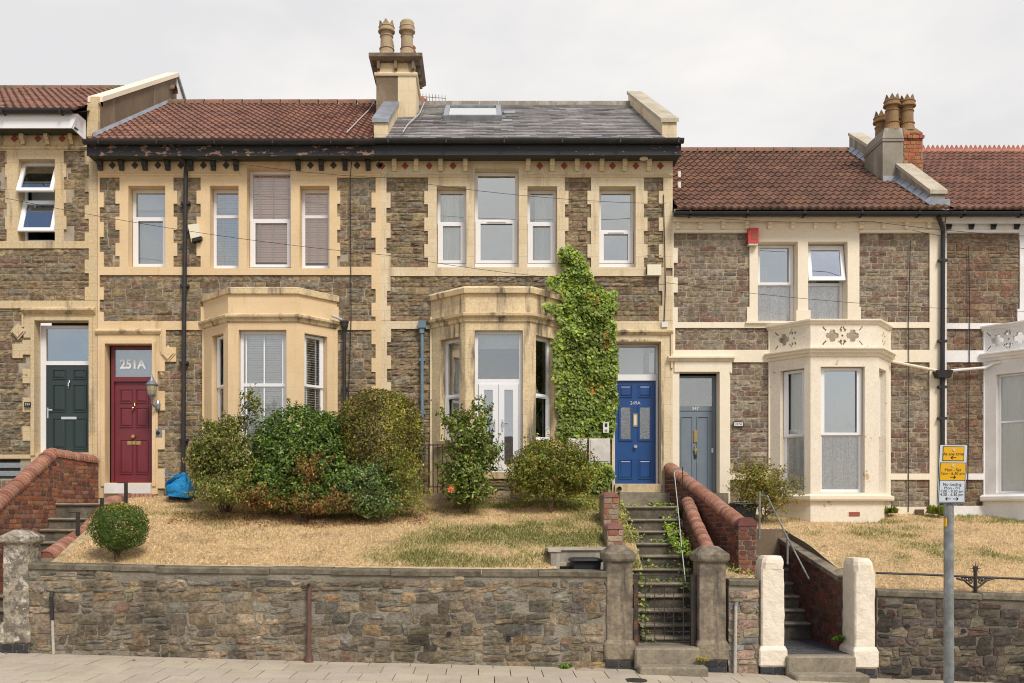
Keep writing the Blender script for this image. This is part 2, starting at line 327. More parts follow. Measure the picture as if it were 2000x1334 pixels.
M['pot_red'] = mat('tan_chimney_pot', (.30, .185, .085), .85, (.22, .135, .07), 5, bump=.3, fine=.15)
M['terra'] = mat('terracotta', (.48, .20, .12), .8, (.38, .16, .1), 5, bump=.3, fine=.12)
M['steel'] = mat('galvanised_steel', (.27, .28, .27), .5, (.40, .41, .40), 9, metal=.5, fine=.2, bump=.1, bsc=20, streak=((.17, .17, .165), 6, .5, .7))
M['signwhite'] = mat('sign_white', (.62, .67, .72), .4, fine=.03)
M['signback'] = mat('sign_yellow', (.80, .43, .01), .4, fine=.03)
M['signblack'] = mat('sign_black', (.018, .018, .018), .5, fine=.03)
M['silver'] = mat('reflective_stud', (.62, .55, .52), .4, fine=.05)
M['box_cream'] = mat('cream_plastic', (.78, .72, .56), .4, fine=.04)
M['box_white'] = mat('weathered_white_plastic', (.66, .63, .58), .6, (.55, .5, .44), 7, fine=.1, streak=((.42, .36, .3), 5, .58, .72))
M['red_plastic'] = mat('faded_red_plastic', (.55, .05, .045), .45, (.45, .06, .05), 8, fine=.1)
M['bluepipe'] = mat('grey_blue_pipe_paint', (.13, .20, .25), .5, (.17, .25, .3), 8, fine=.1)
M['bluebag'] = mat('blue_woven_bag', (.015, .30, .66), .5, (.012, .24, .55), 6, bump=1.0, bsc=9, bdist=.04, fine=.08)
M['binblack'] = mat('black_bin_plastic', (.025, .027, .03), .45, bump=.1, fine=.1)
M['brownpipe'] = mat('maroon_brown_iron', (.12, .06, .05), .5, (.16, .08, .06), 9, bump=.2, fine=.15)
M['polewhite'] = mat('off_white_pole', (.50, .47, .42), .6, (.4, .37, .32), 9, fine=.1)
M['lantern'] = mat('pewter_lantern', (.23, .25, .29), .45, (.32, .33, .36), 12, metal=.5, fine=.1)
M['lanternglass'] = mat('amber_ribbed_glass', (.40, .33, .22), .25, fine=.1)
M['herring'] = mat('blue_paver', (1, 1, 1), .6, tint=True, bump=.3, fine=.2)
M['plate_white'] = mat('white_plate', (.72, .70, .66), .5, fine=.03)
M['number'] = mat('white_number_film', (.78, .80, .82), .6, fine=.02)
M['cable'] = mat('black_cable', (.03, .028, .03), .6, fine=.1)
M['cable_pale'] = mat('pale_cable', (.5, .47, .44), .6, fine=.1)
M['airbrick'] = mat('red_airbrick', (.33, .09, .05), .8, fine=.15)
M['ironrust'] = mat('rusty_iron', (.17, .075, .04), .8, (.05, .04, .035), 5, .45, .55, fine=.25, bump=.3)
M['leafred'] = mat('dead_leaf', (.45, .17, .06), .8, fine=.2)
M['opp'] = mat('opposite_house_wall', (.19, .12, .09), .9, (.13, .09, .07), 5, fine=.1)
M['opproof'] = mat('opposite_roof', (.10, .07, .06), .9, fine=.1)
G = {'up': glass('skylight_glass', .85), 'sky': glass('window_glass', .22), 'hi': glass('sky_filled_glass', .40, (.6, .66, .68)), 'lo': glass('clear_window_glass', .08, (1, .995, .98)), 'old': glass('wavy_old_glass', .3, (.7, .75, .75), .5)}
# ------------------------------------------------------------ building kit
def ntext(name, s, size, c, m, parent=None, fr=None, d=.0, align='CENTER', xs=1.0, ext=.002, bold=0.0):
    cu = bpy.data.curves.new('lettering', 'FONT'); cu.body = s; cu.size = size; cu.align_x = align; cu.align_y = 'CENTER'; cu.extrude = ext; cu.offset = bold
    o = bpy.data.objects.new('lettering', cu); scene.collection.objects.link(o); dg = bpy.context.evaluated_depsgraph_get()
    me = o.evaluated_get(dg).to_mesh(); mb = MB()
    V = [(v.co.x * xs, v.co.z, v.co.y) for v in me.vertices]
    if fr: V = [fr.p(c[0] + x, c[2] + z, d + ext - y) for x, y, z in V]
    else: V = [(c[0] + x, c[1] - d + (y - ext) * -1 * -1, c[2] + z) for x, y, z in V]
    mb.v = V; mb.f = [tuple(p.vertices) for p in me.polygons]
    o.evaluated_get(dg).to_mesh_clear(); bpy.data.objects.remove(o); bpy.data.curves.remove(cu)
    return obj(name, mb, m, parent)
def curtain(parent, fr, a0, a1, z0, z1, d, m, folds=9, amp=.025, flare=0, name='curtain'):
    mb = MB(); mb.smooth = True; n = folds * 8; rows = []
    for k in range(5):
        t = k / 4; rows.append([fr.p(a0 + (a1 - a0) * (i / n) + flare * t * (i / n), z1 + (z0 - z1) * t, d + amp * math.sin(i / n * folds * 2 * math.pi + .6 * math.sin(i * .31)) * (.6 + .4 * math.sin(i * .17 + t))) for i in range(n + 1)])
    mb.grid(rows); return obj(name, mb, m, parent)
def slats(parent, fr, a0, a1, z0, z1, d, m, tm, step=.05, tilt=.012, tapes=(.2, .8), name='blind'):
    mb = MB(); z = z0
    while z < z1:
        w_ = .009 if tilt > .015 else .02
        mb.poly8([fr.p(a0, z - tilt, d + w_), fr.p(a1, z - tilt, d + w_), fr.p(a1, z + tilt, d - w_), fr.p(a0, z + tilt, d - w_),
                  fr.p(a0, z - tilt + .004, d + w_), fr.p(a1, z - tilt + .004, d + w_), fr.p(a1, z + tilt + .004, d - w_), fr.p(a0, z + tilt + .004, d - w_)]); z += step
    b = obj(name, mb, m, parent); t = MB()
    for f in tapes:
        x = a0 + (a1 - a0) * f; fbox(t, fr, x - .014, x + .014, z0, z1, d + .022, d + .026)
    o = obj('blind_tape', t, tm, parent); return b
def window(parent, fr, a0, a1, z0, z1, split=.45, d=-.2, sub=.0, g='sky', sash='lower', inner=None, ft=.06, vent=False, openings=None, lowg=None, m=None):
    """a0..z1: the opening; split: height of the transom as a share of the frame; inner: callable(parent, fr, a0, a1, z0, z1)"""
    m = m or M['pvc']; mb = MB(); e = .004; A0, A1, Z0, Z1 = a0 + e, a1 - e, z0 + e, z1 - e
    zb = Z0 + sub
    if sub: fbox(mb, fr, A0, A1, Z0, zb, d - .05, d + .03)
    zt = zb + (Z1 - zb) * split; F0, F1 = d - .05, d
    fbox(mb, fr, A0, A0 + ft, zb, Z1, F0, F1); fbox(mb, fr, A1 - ft, A1, zb, Z1, F0, F1)
    fbox(mb, fr, A0 + ft, A1 - ft, Z1 - ft, Z1, F0, F1); fbox(mb, fr, A0 + ft, A1 - ft, zb, zb + ft, F0, F1)
    fbox(mb, fr, A0 + ft, A1 - ft, zt - ft * .5, zt + ft * .5, F0, F1)
    wn = obj('window', mb, m, parent)
    def sashm(q0, q1, s=.04):
        sb = MB(); x0, x1 = A0 + .012, A1 - .012
        for b in ((x0, x0 + ft + s, q0, q1), (x1 - ft - s, x1, q0, q1), (x0 + ft + s, x1 - ft - s, q1 - s - .015, q1), (x0 + ft + s, x1 - ft - s, q0, q0 + s + .015)): fbox(sb, fr, *b, F1 + .002, F1 + .028)
        return sb
    if sash == 'lower': obj('sash', sashm(zb + .012, zt), m, wn)
    elif sash == 'upper': obj('sash', sashm(zt - .01, Z1 - .012, .03), m, wn)
    gl = MB(); fbox(gl, fr, A0 + ft * .8, A1 - ft * .8, zt, Z1 - ft * .8, d - .028, d - .022); obj('pane', gl, G[g], wn)
    gl = MB(); fbox(gl, fr, A0 + ft * .8, A1 - ft * .8, zb + ft * .8, zt, d - .028, d - .022); obj('pane', gl, G[lowg or g], wn)
    if vent:
        vb = MB(); c = (A0 + A1) / 2; hw = (A1 - A0) * .22; fbox(vb, fr, c - hw, c + hw, zt - .035, zt - .02, F1 + .028, F1 + .04); obj('trickle_vent', vb, M['blind_grey'], wn)
    if inner: inner(wn, fr, A0 + ft * .5, A1 - ft * .5, zb + ft * .5, Z1 - ft * .5)
    return wn
def room(parent, x0, x1, z0, z1, m='room', depth=2.2, front=.27):
    mb = MB(); a, b = YF + front, YF + depth
    mb.q([(x0, b, z0), (x1, b, z0), (x1, b, z1), (x0, b, z1)]); mb.q([(x0, a, z0), (x0, b, z0), (x0, b, z1), (x0, a, z1)])
    mb.q([(x1, a, z0), (x1, a, z1), (x1, b, z1), (x1, b, z0)]); mb.q([(x0, a, z0), (x1, a, z0), (x1, b, z0), (x0, b, z0)]); mb.q([(x0, a, z1), (x0, b, z1), (x1, b, z1), (x1, a, z1)])
    # front returns close the room round the window so that only the window lets light in
    return obj('interior', mb, M[m], parent)
def door(parent, fr, a0, a1, z0, z1, d, m, panels, raised=True, name='door', th=.045):
    mb = MB(); fbox(mb, fr, a0, a1, z0, z1, d - th, d); W, H = a1 - a0, z1 - z0
    for (p0, p1, q0, q1) in panels:
        x0, x1, y0, y1 = a0 + W * p0, a0 + W * p1, z0 + H * q0, z0 + H * q1; t = .016
        for b in ((x0, x1, y0, y0 + t), (x0, x1, y1 - t, y1), (x0, x0 + t, y0 + t, y1 - t), (x1 - t, x1, y0 + t, y1 - t)): fbox(mb, fr, *b, d + .0005, d + .016)
        if raised:
            o = .035; b0 = [fr.p(x0 + t + .01, y0 + t + .01, d + .0006), fr.p(x1 - t - .01, y0 + t + .01, d + .0006), fr.p(x1 - t - .01, y1 - t - .01, d + .0006), fr.p(x0 + t + .01, y1 - t - .01, d + .0006)]
            b1 = [fr.p(x0 + t + o, y0 + t + o, d + .012), fr.p(x1 - t - o, y0 + t + o, d + .012), fr.p(x1 - t - o, y1 - t - o, d + .012), fr.p(x0 + t + o, y1 - t - o, d + .012)]
            mb.grid([b0, b1], closed=True); mb.q(b1)
    return obj(name, mb, m, parent)
def fframe(parent, fr, a0, a1, z0, z1, d0, d1, t, m, name, bottom=True):
    mb = MB(); fbox(mb, fr, a0, a0 + t, z0, z1, d0, d1); fbox(mb, fr, a1 - t, a1, z0, z1, d0, d1); fbox(mb, fr, a0 + t, a1 - t, z1 - t, z1, d0, d1)
    if bottom: fbox(mb, fr, a0 + t, a1 - t, z0, z0 + t, d0, d1)
    return obj(name, mb, m, parent)
def tiles(mb, x0, x1, Y0, z0, Y1, z1, gauge=.31, wave=.15, h=.038, n=6, edge=None):
    s = Vector((0, Y1 - Y0, z1 - z0)); Ln = s.length; s.normalize(); nr = Vector((0, -s.z, s.y)); rows = int(round(Ln / gauge)); gauge = Ln / rows
    for r in range(rows):
        a, b = r * gauge, (r + 1) * gauge + .02; xa, xb = x0, x1
        if edge: xa, xb = edge((a + b) / 2 / Ln)
        k0 = int(math.floor(xa / wave)); xs = []
        k = math.floor(xa / wave * n); 
        while k * wave / n < xb: xs.append(min(max(k * wave / n, xa), xb)); k += 1
        xs.append(xb); shift = 0
        jt = {}
        R3 = [[], [], []]; T = []
        for x in xs:
            ph = (x / wave) % 1; w_ = (.5 + .5 * math.cos(2 * math.pi * ph)) ** 1.3 * h; ti = math.floor(x / (2 * wave) + .25)
            if ti not in jt:
                q = random.uniform(.82, 1.14); pk = random.random() < .004; jt[ti] = ((q * random.uniform(.97, 1.05) * (1.5 if pk else 1), q * (1.35 if pk else 1), q * random.uniform(.92, 1.04) * (1.45 if pk else 1)), random.uniform(0, .010) + (.014 if random.random() < .02 else 0))
            o = Vector((x, Y0, z0)); lf = .032 + jt[ti][1]
            R3[0].append(tuple(o + s * a + nr * (w_ * .7 - .004))); R3[1].append(tuple(o + s * a + nr * (w_ + lf))); R3[2].append(tuple(o + s * b + nr * (w_ + .004)))
            T.append(jt[ti][0])
        st = len(mb.v); mb.grid(R3, (1, 1, 1))
        for q in range(3):
            for i, c in enumerate(T): mb.t[st + q * len(T) + i] = c
def slates(mb, x0, x1, Y0, z0, Y1, z1, gauge=.20, wd=.28):
    s = Vector((0, Y1 - Y0, z1 - z0)); Ln = s.length; s.normalize(); nr = Vector((0, -s.z, s.y)); rows = int(round(Ln / gauge)); gauge = Ln / rows
    for r in range(rows):
        x = x0 - (wd / 2 if r % 2 else 0)
        while x < x1:
            a, b = max(x, x0) + .003, min(x + wd, x1) - .003; x += wd
            if b - a < .02: continue
            g = random.uniform(.68, 1.25); c = (g * random.uniform(.95, 1.07), g, g * random.uniform(.96, 1.06)); l = .016 + random.uniform(0, .012); dz = random.uniform(-.008, .008)
            if random.random() < .02: l += .012
            o0 = Vector((0, Y0, z0)) + s * (r * gauge + dz); o1 = Vector((0, Y0, z0)) + s * ((r + 1) * gauge + .03)
            X = Vector((1, 0, 0))
            f0, f1 = o0 + X * a + nr * l, o0 + X * b + nr * l; b0, b1 = o1 + X * a + nr * .004, o1 + X * b + nr * .004
            mb.grid([[o0 + X * a - nr * .004, o0 + X * b - nr * .004], [f0, f1], [b0, b1]], c)
def crown_pot(parent, c, h, r, m, spikes=8, name='chimney_pot'):
    mb = MB(); p = [(r * 1.15, 0), (r * .95, h * .1), (r * .85, h * .22), (r * .95, h * .23), (r * .95, h * .25), (r * .8, h * .26), (r * .78, h * .55), (r * .88, h * .57), (r * .88, h * .59), (r * .7, h * .6), (r * .68, h * .68),
              (r * 1.08, h * .70), (r * 1.1, h * .73), (r * 1.02, h * .75), (r * .98, h * .82), (r * 1.06, h * .83), (r * 1.0, h * .85), (r * .95, h * .86), (r * .8, h * .86), (r * .7, h * .5)]
    mb.lathe(c, p, 20); k = spikes
    for i in range(k):
        t0, t1 = 2 * math.pi * i / k, 2 * math.pi * (i + 1) / k; tm = (t0 + t1) / 2
        for rr in (.98, .84):
            mb.q([(c[0] + r * rr * math.cos(t0), c[1] + r * rr * math.sin(t0), c[2] + h * .855), (c[0] + r * rr * math.cos(t1), c[1] + r * rr * math.sin(t1), c[2] + h * .855), (c[0] + r * rr * math.cos(tm), c[1] + r * rr * math.sin(tm), c[2] + h)])
    return obj(name, mb, m, parent)
def bracket(parent, x, z0, z1, m, w_=.10, name='bracket', deep=.17, slant=True):
    """console: deep block at the top, stepped and scrolled foot"""
    mb = MB(); H = z1 - z0; c = .04
    prof = [(c, z0), (c + .045, z0), (c + .055, z0 + H * .22), (c + .06, z0 + H * .36), (c + .10, z0 + H * .42), (deep * .85, z0 + H * .55), (deep * .95, z0 + H * .62), (deep, z0 + H * .78), (deep, z1), (c, z1)]
    rows = [[(xx, YF - d, z) for d, z in prof] for xx in (x - w_ / 2, x + w_ / 2)]; mb.grid(rows, closed=True); mb.q(rows[0][::-1]); mb.q(rows[1])
    return obj(name, mb, m, parent)
def diamond(parent, x, z, m, r=.068, name='diamond_tile', label=None):
    mb = MB(); y0, y1 = YF - .041, YF - .052; P0 = [(x - r, z), (x, z - r * 1.1), (x + r, z), (x, z + r * 1.1)]
    mb.grid([[(a, y0, b) for a, b in P0], [(a * .97 + x * .03, y1, b * .97 + z * .03) for a, b in P0]], closed=True); mb.q([(a * .97 + x * .03, y1, b * .97 + z * .03) for a, b in P0])
    return obj(name, mb, m, parent, label)
def gutter(parent, x0, x1, y, z, m, r=.075):
    mb = MB(); mb.smooth = True; rows = []
    for x in (x0, x1): rows.append([(x, y + r * math.cos(t), z - r * math.sin(t)) for t in np.linspace(math.pi, 2 * math.pi, 2)] if 0 else [(x, y - r * math.cos(t), z - r * math.sin(t) * 1.1) for t in np.linspace(0, math.pi, 9)] + [(x, y + r * .85, z), (x, y - r * .85, z)])
    mb.grid(rows, closed=True); mb.q(rows[0][::-1]); mb.q(rows[1])
    n = int((x1 - x0) / 1.1)
    for k in range(n + 1):
        xx = x0 + .3 + k * 1.1
        if xx < x1: mb.box(xx, xx + .03, y - r * 1.12, y + r, z - r * 1.2, z + .01)
    mb.smooth = False; return obj('gutter', mb, m, parent)
def downpipe(parent, pts, r, m, clips=(), name='downpipe', label=None):
    mb = MB(); mb.tube(pts, r, 10)
    for c in clips: mb.box(c[0] - r * 1.9, c[0] + r * 1.9, c[1] - r * 1.2, c[1] + r * 1.4, c[2] - .025, c[2] + .025)
    return obj(name, mb, m, parent, label)
def coped(parent, x0, x1, Y0, z0, Y1, z1, base, m, mc, name='parapet_wall', t=.06, over=.035, front=True):
    """party wall upstand following the roof: top from (Y0,z0) to (Y1,z1)"""
    mb = MB(); P_ = [(x0, Y0), (x1, Y0), (x1, Y1), (x0, Y1)]; b = base
    mb.poly8([(x0, Y0, b(Y0)), (x1, Y0, b(Y0)), (x1, Y1, b(Y1)), (x0, Y1, b(Y1)), (x0, Y0, z0 - t), (x1, Y0, z0 - t), (x1, Y1, z1 - t), (x0, Y1, z1 - t)])
    o = obj(name, mb, m, parent); c = MB(); n = max(1, int((Y1 - Y0) / .75))
    for k in range(n):
        ya, yb = Y0 - (.04 if k == 0 else 0) + (Y1 - Y0) * k / n + .003, Y0 + (Y1 - Y0) * (k + 1) / n - .003; f = lambda y: z0 + (z1 - z0) * (y - Y0) / (Y1 - Y0)
        c.poly8([(x0 - over, ya, f(ya) - t + .002), (x1 + over, ya, f(ya) - t + .002), (x1 + over, yb, f(yb) - t + .002), (x0 - over, yb, f(yb) - t + .002), (x0 - over, ya, f(ya) + .02), (x1 + over, ya, f(ya) + .02), (x1 + over, yb, f(yb) + .02), (x0 - over, yb, f(yb) + .02)])
    obj('coping', c, mc, o); return o
FAC = [(.24, .185, .115), (.205, .155, .098), (.265, .21, .135), (.19, .16, .115), (.225, .155, .11), (.25, .21, .155), (.17, .13, .088), (.29, .225, .14), (.205, .18, .14), (.23, .175, .105)]
FACD = [(.25, .205, .145), (.22, .18, .13), (.28, .24, .185), (.21, .165, .125), (.24, .21, .17), (.20, .135, .105), (.185, .12, .095), (.30, .255, .19), (.26, .22, .17), (.19, .16, .13)]
FACE_ = [(.205, .145, .095), (.18, .125, .085), (.225, .165, .105), (.165, .11, .08), (.21, .16, .115), (.18, .105, .075), (.23, .185, .13), (.17, .13, .1)]
def rects_px(lst): return [(fx(a), fx(b), fz(d), fz(c), k) for a, b, c, d, k in lst]      # x0,x1,ytop,ybottom,kind
def teeth(lst, xin, xa, xb, y0, y1, p, side, k='T', first=0):
    """quoin teeth: dressed stone from xin out to xa / xb alternately"""
    y = y0; i = first
    while y < y1 - 2:
        e = min(y + p, y1); x = (xa, xb)[i % 2]; lst.append((min(xin, x), max(xin, x), y, e, k)); y = e; i += 1
def facade(hs, R_, pal, mt, mm, sx=None, **kw):
    trim, wall, st = MB(), MB(), MB(); rs = rects_px(R_); at = panel(FRONT, rs, trim, wall)
    obj('wall', wall, mm, hs); obj('dressed_stonework', trim, mt, hs)
    def ok(a, b, z0, z1):
        pts = [at(a + .01, z0 + .01), at(b - .01, z0 + .01), at(a + .01, z1 - .01), at(b - .01, z1 - .01), at((a + b) / 2, (z0 + z1) / 2)]
        if 'O' in pts or None in pts: return False
        return 'S' in pts
    x0, x1, z0, z1 = rs[0][:4]
    for (ya, yb) in kw.get('zones'):
        stones(st, FRONT, sx[0] if sx else x0, sx[1] if sx else x1, fz(yb), fz(ya), pal=pal, ok=ok, nu=5, nv=4, bulge=kw.get('bulge', .034), d0=.003, gap=kw.get('gap', .006), h=kw.get('h', (.09, .17)), wd=kw.get('wd', (.17, .40)), jit=.17)
    obj('stone_facing', st, M['stone'], hs)
def eaves(h, x0, x1, yg, yf0, yf1, mg, mf, over=.40, soff=None):
    """gutter and fascia carried forward of the wall; pixel rows given at their own distance"""
    Yp = YF - over; s = FPX / Yp; zt = (YH - yf0) / s + CZ; zb = (YH - yf1) / s + CZ; zg = (YH - yg) / s + CZ
    mb = MB(); mb.box(fx(x0), fx(x1), Yp, Yp + .03, zb, zt + .16); o = obj('fascia', mb, mf, h)
    mb = MB(); mb.box(fx(x0) + .002, fx(x1) - .002, Yp + .03, YF + .3, zb + .02, zb + .04); obj('soffit', mb, soff or M['soffit'], h)
    gutter(h, fx(x0) - .03, fx(x1) + .03, Yp - .075, zg - .01, mg); return zb
def bay(h, xs, d, ytop, ybase, faces, mt, levels, mcop=None, mcor=None):
    """canted bay. xs: world X of left attach, left front, right front, right attach. faces: openings (a0,a1,z0,z1) per face in share of width"""
    pts = [Vector((xs[0], YF, 0)), Vector((xs[1], YF - d, 0)), Vector((xs[2], YF - d, 0)), Vector((xs[3], YF, 0))]; frs = []
    mb = MB()
    for i in range(3):
        u = (pts[i + 1] - pts[i]); L_ = u.length; n = Vector((u.y, -u.x, 0)); fr = Fr(pts[i], u, n); frs.append((fr, L_)); R_ = [(0, L_, ybase, ytop, 'T')]
        for (a0, a1, z0, z1) in faces[i]: R_.append((a0, a1, z0, z1, 'O'))
        panel(fr, R_, mb, mb, dt=0, db=-.17)
    b = obj('bay_wall', mb, mt, h); path = [(p.x, p.y) for p in pts]
    for nm, prof, mm in levels:
        c = MB(); sweep(c, path, prof); obj(nm, c, mm or mt, b)
    # flat lead roof inside the parapet
    c = MB(); c.q([(xs[0], YF, levels[0][3] if len(levels[0]) > 3 else ytop - .3), (xs[1], YF - d, ytop - .3), (xs[2], YF - d, ytop - .3), (xs[3], YF, ytop - .3)]) if 0 else None
    c = MB(); zz = ytop - .25; c.q([(xs[0], YF, zz), (xs[1], YF - d + .01, zz), (xs[2], YF - d + .01, zz), (xs[3], YF, zz)]); obj('bay_roof', c, M['lead'], b)
    return frs, path
YB = YF - .70; SB = FPX / YB
def bx(px): return (px - XV) / SB
def bz(py): return (YH - py) / SB + CZ
# ------------------------------------------------------------ HOUSE with maroon door (between the leftmost house and the middle one)
ROOFZ = lambda Y: 9.42 + .58 * (Y - 18.1)          # tiled and slated roof over the two middle houses
hA = thing('terrace_house', 'ochre painted stone house with maroon door marked 251A and red tiled roof', 'house', (fx(467), YF, 2.3), 'houses of the terrace')
F = [(192, 745, 312, 1010, 'S'), (192, 745, 300, 348, 'T')]
teeth(F, 192, 196, 204, 348, 524, 29, 0); F += [(235, 340, 348, 524, 'T')]; teeth(F, 240, 235, 227, 348, 524, 25.5, 0); teeth(F, 335, 340, 347, 348, 524, 25.5, 0)
F += [(393, 659, 348, 524, 'T')]; teeth(F, 400, 393, 385, 348, 524, 25.5, 0); teeth(F, 655, 659, 665, 348, 524, 25.5, 0); teeth(F, 745, 734, 726, 348, 524, 29.3, 0)
F += [(192, 745, 522, 538, 'T'), (192, 745, 628, 645, 'T'), (393, 662, 600, 645, 'T')]; teeth(F, 192, 196, 204, 538, 628, 24, 0, first=0); teeth(F, 745, 734, 726, 538, 1005, 27, 0, first=1)
F += [(192, 300, 645, 1010, 'T'), (192, 325, 645, 679, 'T'), (300, 345, 679, 707, 'T'), (300, 323, 707, 726, 'T')]; teeth(F, 300, 309, 323, 726, 965, 38, 0)
F += [(396, 660, 640, 1010, 'T'), (252, 324, 364, 522, 'O'), (411, 467, 364, 525, 'O'), (483, 569, 327, 525, 'O'), (586, 644, 364, 525, 'O'), (207, 299, 672, 943, 'O'), (425, 632, 650, 900, 'O')]
facade(hA, F, FAC, M['ochre'], M['mortar_pale'], bulge=.026, gap=.007, zones=[(348, 522), (538, 628), (645, 1010)])
mb = MB(); sweep(mb, [(fx(195), YF), (fx(470), YF)], [(.04, fz(346)), (.06, fz(345)), (.08, fz(342)), (.06, fz(340)), (.04, fz(339))]); sweep(mb, [(fx(581), YF), (fx(745), YF)], [(.04, fz(346)), (.06, fz(345)), (.08, fz(342)), (.06, fz(340)), (.04, fz(339))])
obj('string_moulding', mb, M['ochre'], hA)
zs_ = eaves(hA, 186, 735, 276, 288, 304, M['black'], M['peel'])
for x in (199, 240, 285.6, 330, 375, 418.6, 463, 583.8, 628.8, 675, 720): bracket(hA, fx(x), fz(335), zs_ + .02, M['black'], .09)
for x in (221, 265, 309.7, 354.3, 398.4, 442.8, 607, 652, 698, 741): diamond(hA, fx(x), fz(324.5), M['diamond_d'])
RA = MB(); tiles(RA, fx(196) - .05, fx(732), 18.0, ROOFZ(18.0) + .0, 22.5, ROOFZ(22.5)); rA = obj('roof', RA, M['tile'], hA)
mb = MB(); mb.smooth = True; k = fx(196)
while k < fx(735):
    r_ = [[(x, 22.5 + .13 * math.cos(t) * 1.1, ROOFZ(22.5) - .03 + .15 * math.sin(t) + dz) for t in np.linspace(0, math.pi, 8)] for x, dz in ((k, 0), (k + .43, .006))]; mb.grid(r_, (1, 1, 1)); k += .45
obj('ridge_tiles', mb, M['ridge'], rA)
mb = MB(); mb.q([(fx(190), 22.6, 11.9), (fx(740), 22.6, 11.9), (fx(740), 27, 9.4), (fx(190), 27, 9.4)]); mb.q([(fx(190), 27, 9.4), (fx(740), 27, 9.4), (fx(740), 27, 2.3), (fx(190), 27, 2.3)])
mb.q([(fx(196), 18.1, ROOFZ(18.1) - .04), (fx(740), 18.1, ROOFZ(18.1) - .04), (fx(740), 22.5, ROOFZ(22.5) - .04), (fx(196), 22.5, ROOFZ(22.5) - .04)]); obj('rear_slope', mb, M['tile_dark'], hA)
# upper windows
def bl_grey(p, fr, a0, a1, z0, z1): slats(p, fr, a0, a1, z0, z1, -.25, M['blind_grey'], M['tape'], .05, .023, (.33,))
def bl_pink(p, fr, a0, a1, z0, z1): slats(p, fr, a0, a1, z0 + .12, z1, -.25, M['blind_pink'], M['tape'], .05, .024, (.2, .52, .9))
def bl_white(p, fr, a0, a1, z0, z1): slats(p, fr, a0, a1, z0, z1, -.175, M['blind_white'], M['tapew'], .045, .0215, (.09, .5, .92))
def bl_open(p, fr, a0, a1, z0, z1): slats(p, fr, a0, a1, z0, z1, -.20, M['blind_white'], M['tapew'], .045, .006, (.3, .75))
def roller(p, fr, a0, a1, z0, z1):
    mb = MB(); fbox(mb, fr, a0, a1, z0 + (z1 - z0) * .76, z1, -.262, -.258); obj('roller_blind', mb, M['roller'], p)
    mb = MB(); fbox(mb, fr, a0, a1, z0, z1, -.30, -.295); obj('curtain', mb, M['blind_grey'], p)
window(hA, FRONT, fx(252), fx(324), fz(522), fz(364), .63, sub=.04, inner=roller, sash='lower')
window(hA, FRONT, fx(411), fx(467), fz(525), fz(364), .66, sub=.05, inner=bl_grey, sash=None, g='sky')
window(hA, FRONT, fx(483), fx(569), fz(525), fz(327), .49, sub=.06, inner=bl_pink, sash='lower', g='lo')
window(hA, FRONT, fx(586), fx(644), fz(525), fz(364), .66, sub=.05, inner=bl_pink, sash=None, g='lo')
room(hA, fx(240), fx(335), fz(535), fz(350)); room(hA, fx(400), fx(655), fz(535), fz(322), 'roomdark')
# bay
ax = [fx(396), bx(445.6), bx(580.6), fx(659.6)]
def cfrac(xl, x0, x1, L_): return
lA = math.hypot(ax[1] - ax[0], .7)
def bprof(zb, zt, o): return [(0, zb), (o * .35, zb), (o * .6, zb + (zt - zb) * .35), (o, zb + (zt - zb) * .5), (o, zt - (zt - zb) * .15), (o * .8, zt), (-.12, zt), (-.12, zb)]
lev = [('coping', [(.0, bz(575)), (.045, bz(574)), (.05, bz(563)), (-.02, bz(560)), (-.16, bz(560)), (-.16, bz(575))], M['weathered']), ('cornice', [(.0, bz(630)), (.03, bz(628)), (.045, bz(623)), (.09, bz(620)), (.095, bz(616)), (.02, bz(612)), (0, bz(612))], M['weathered'])]
w0, w1 = .32, .68
fs = [[(lA * .36, lA * .82, bz(885), bz(648))], [(bx(466) - ax[1], bx(559.5) - ax[1], bz(885), bz(644))], [(lA * .17, lA * .72, bz(885), bz(648))]]
frs, path = bay(hA, ax, .70, bz(572), bz(1010), fs, M['ochre'], lev)
for i, (fr, L_) in enumerate(frs):
    a0, a1, z0, z1 = fs[i][0]; window(hA, fr, a0, a1, z0, z1, .56 if i == 1 else .57, d=-.13, inner=bl_white if i == 1 else bl_open, sash='upper' if i != 1 else None, g='lo')
mb = MB(); sweep(mb, path, [(0, bz(893)), (.06, bz(893)), (.07, bz(887)), (0, bz(885))]); obj('bay_sill', mb, M['ochre'], hA)
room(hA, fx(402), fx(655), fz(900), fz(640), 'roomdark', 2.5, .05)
# doorway
mb = MB(); sweep(mb, [(fx(189), YF), (fx(317), YF)], [(.04, fz(654)), (.06, fz(654)), (.10, fz(649)), (.10, fz(646)), (.04, fz(643))]); mb.box(fx(315), fx(318), YF - .07, YF - .039, fz(688), fz(650)); obj('hood_mould', mb, M['weathered'], hA)
mb = MB(); fbox(mb, FRONT, fx(200), fx(207), fz(950), fz(668), .041, .065); fbox(mb, FRONT, fx(299), fx(306), fz(950), fz(668), .041, .065); fbox(mb, FRONT, fx(207), fx(299), fz(672), fz(665), .041, .065); obj('door_surround', mb, M['ochre'], hA)
def boss(parent, px, py, m):
    mb = MB(); x, z = fx(px), fz(py)
    for r, d in ((.15, .06), (.11, .085), (.065, .07), (.035, .09)): 
        P0 = [(x - r, z), (x, z - r * 1.1), (x + r, z), (x, z + r * 1.1)]; rows = [[(a, YF - .04, b) for a, b in P0], [(a, YF - d, b) for a, b in P0]]; mb.grid(rows, closed=True); mb.q(rows[1])
    obj('label_stop', mb, m, parent)
boss(hA, 330, 691, M['ochre'])
dA0, dA1 = fx(211), fx(299) - .004
fframe(hA, FRONT, dA0, dA1, fz(943), fz(674), -.24, -.16, .055, M['maroon'], 'door_frame', False)
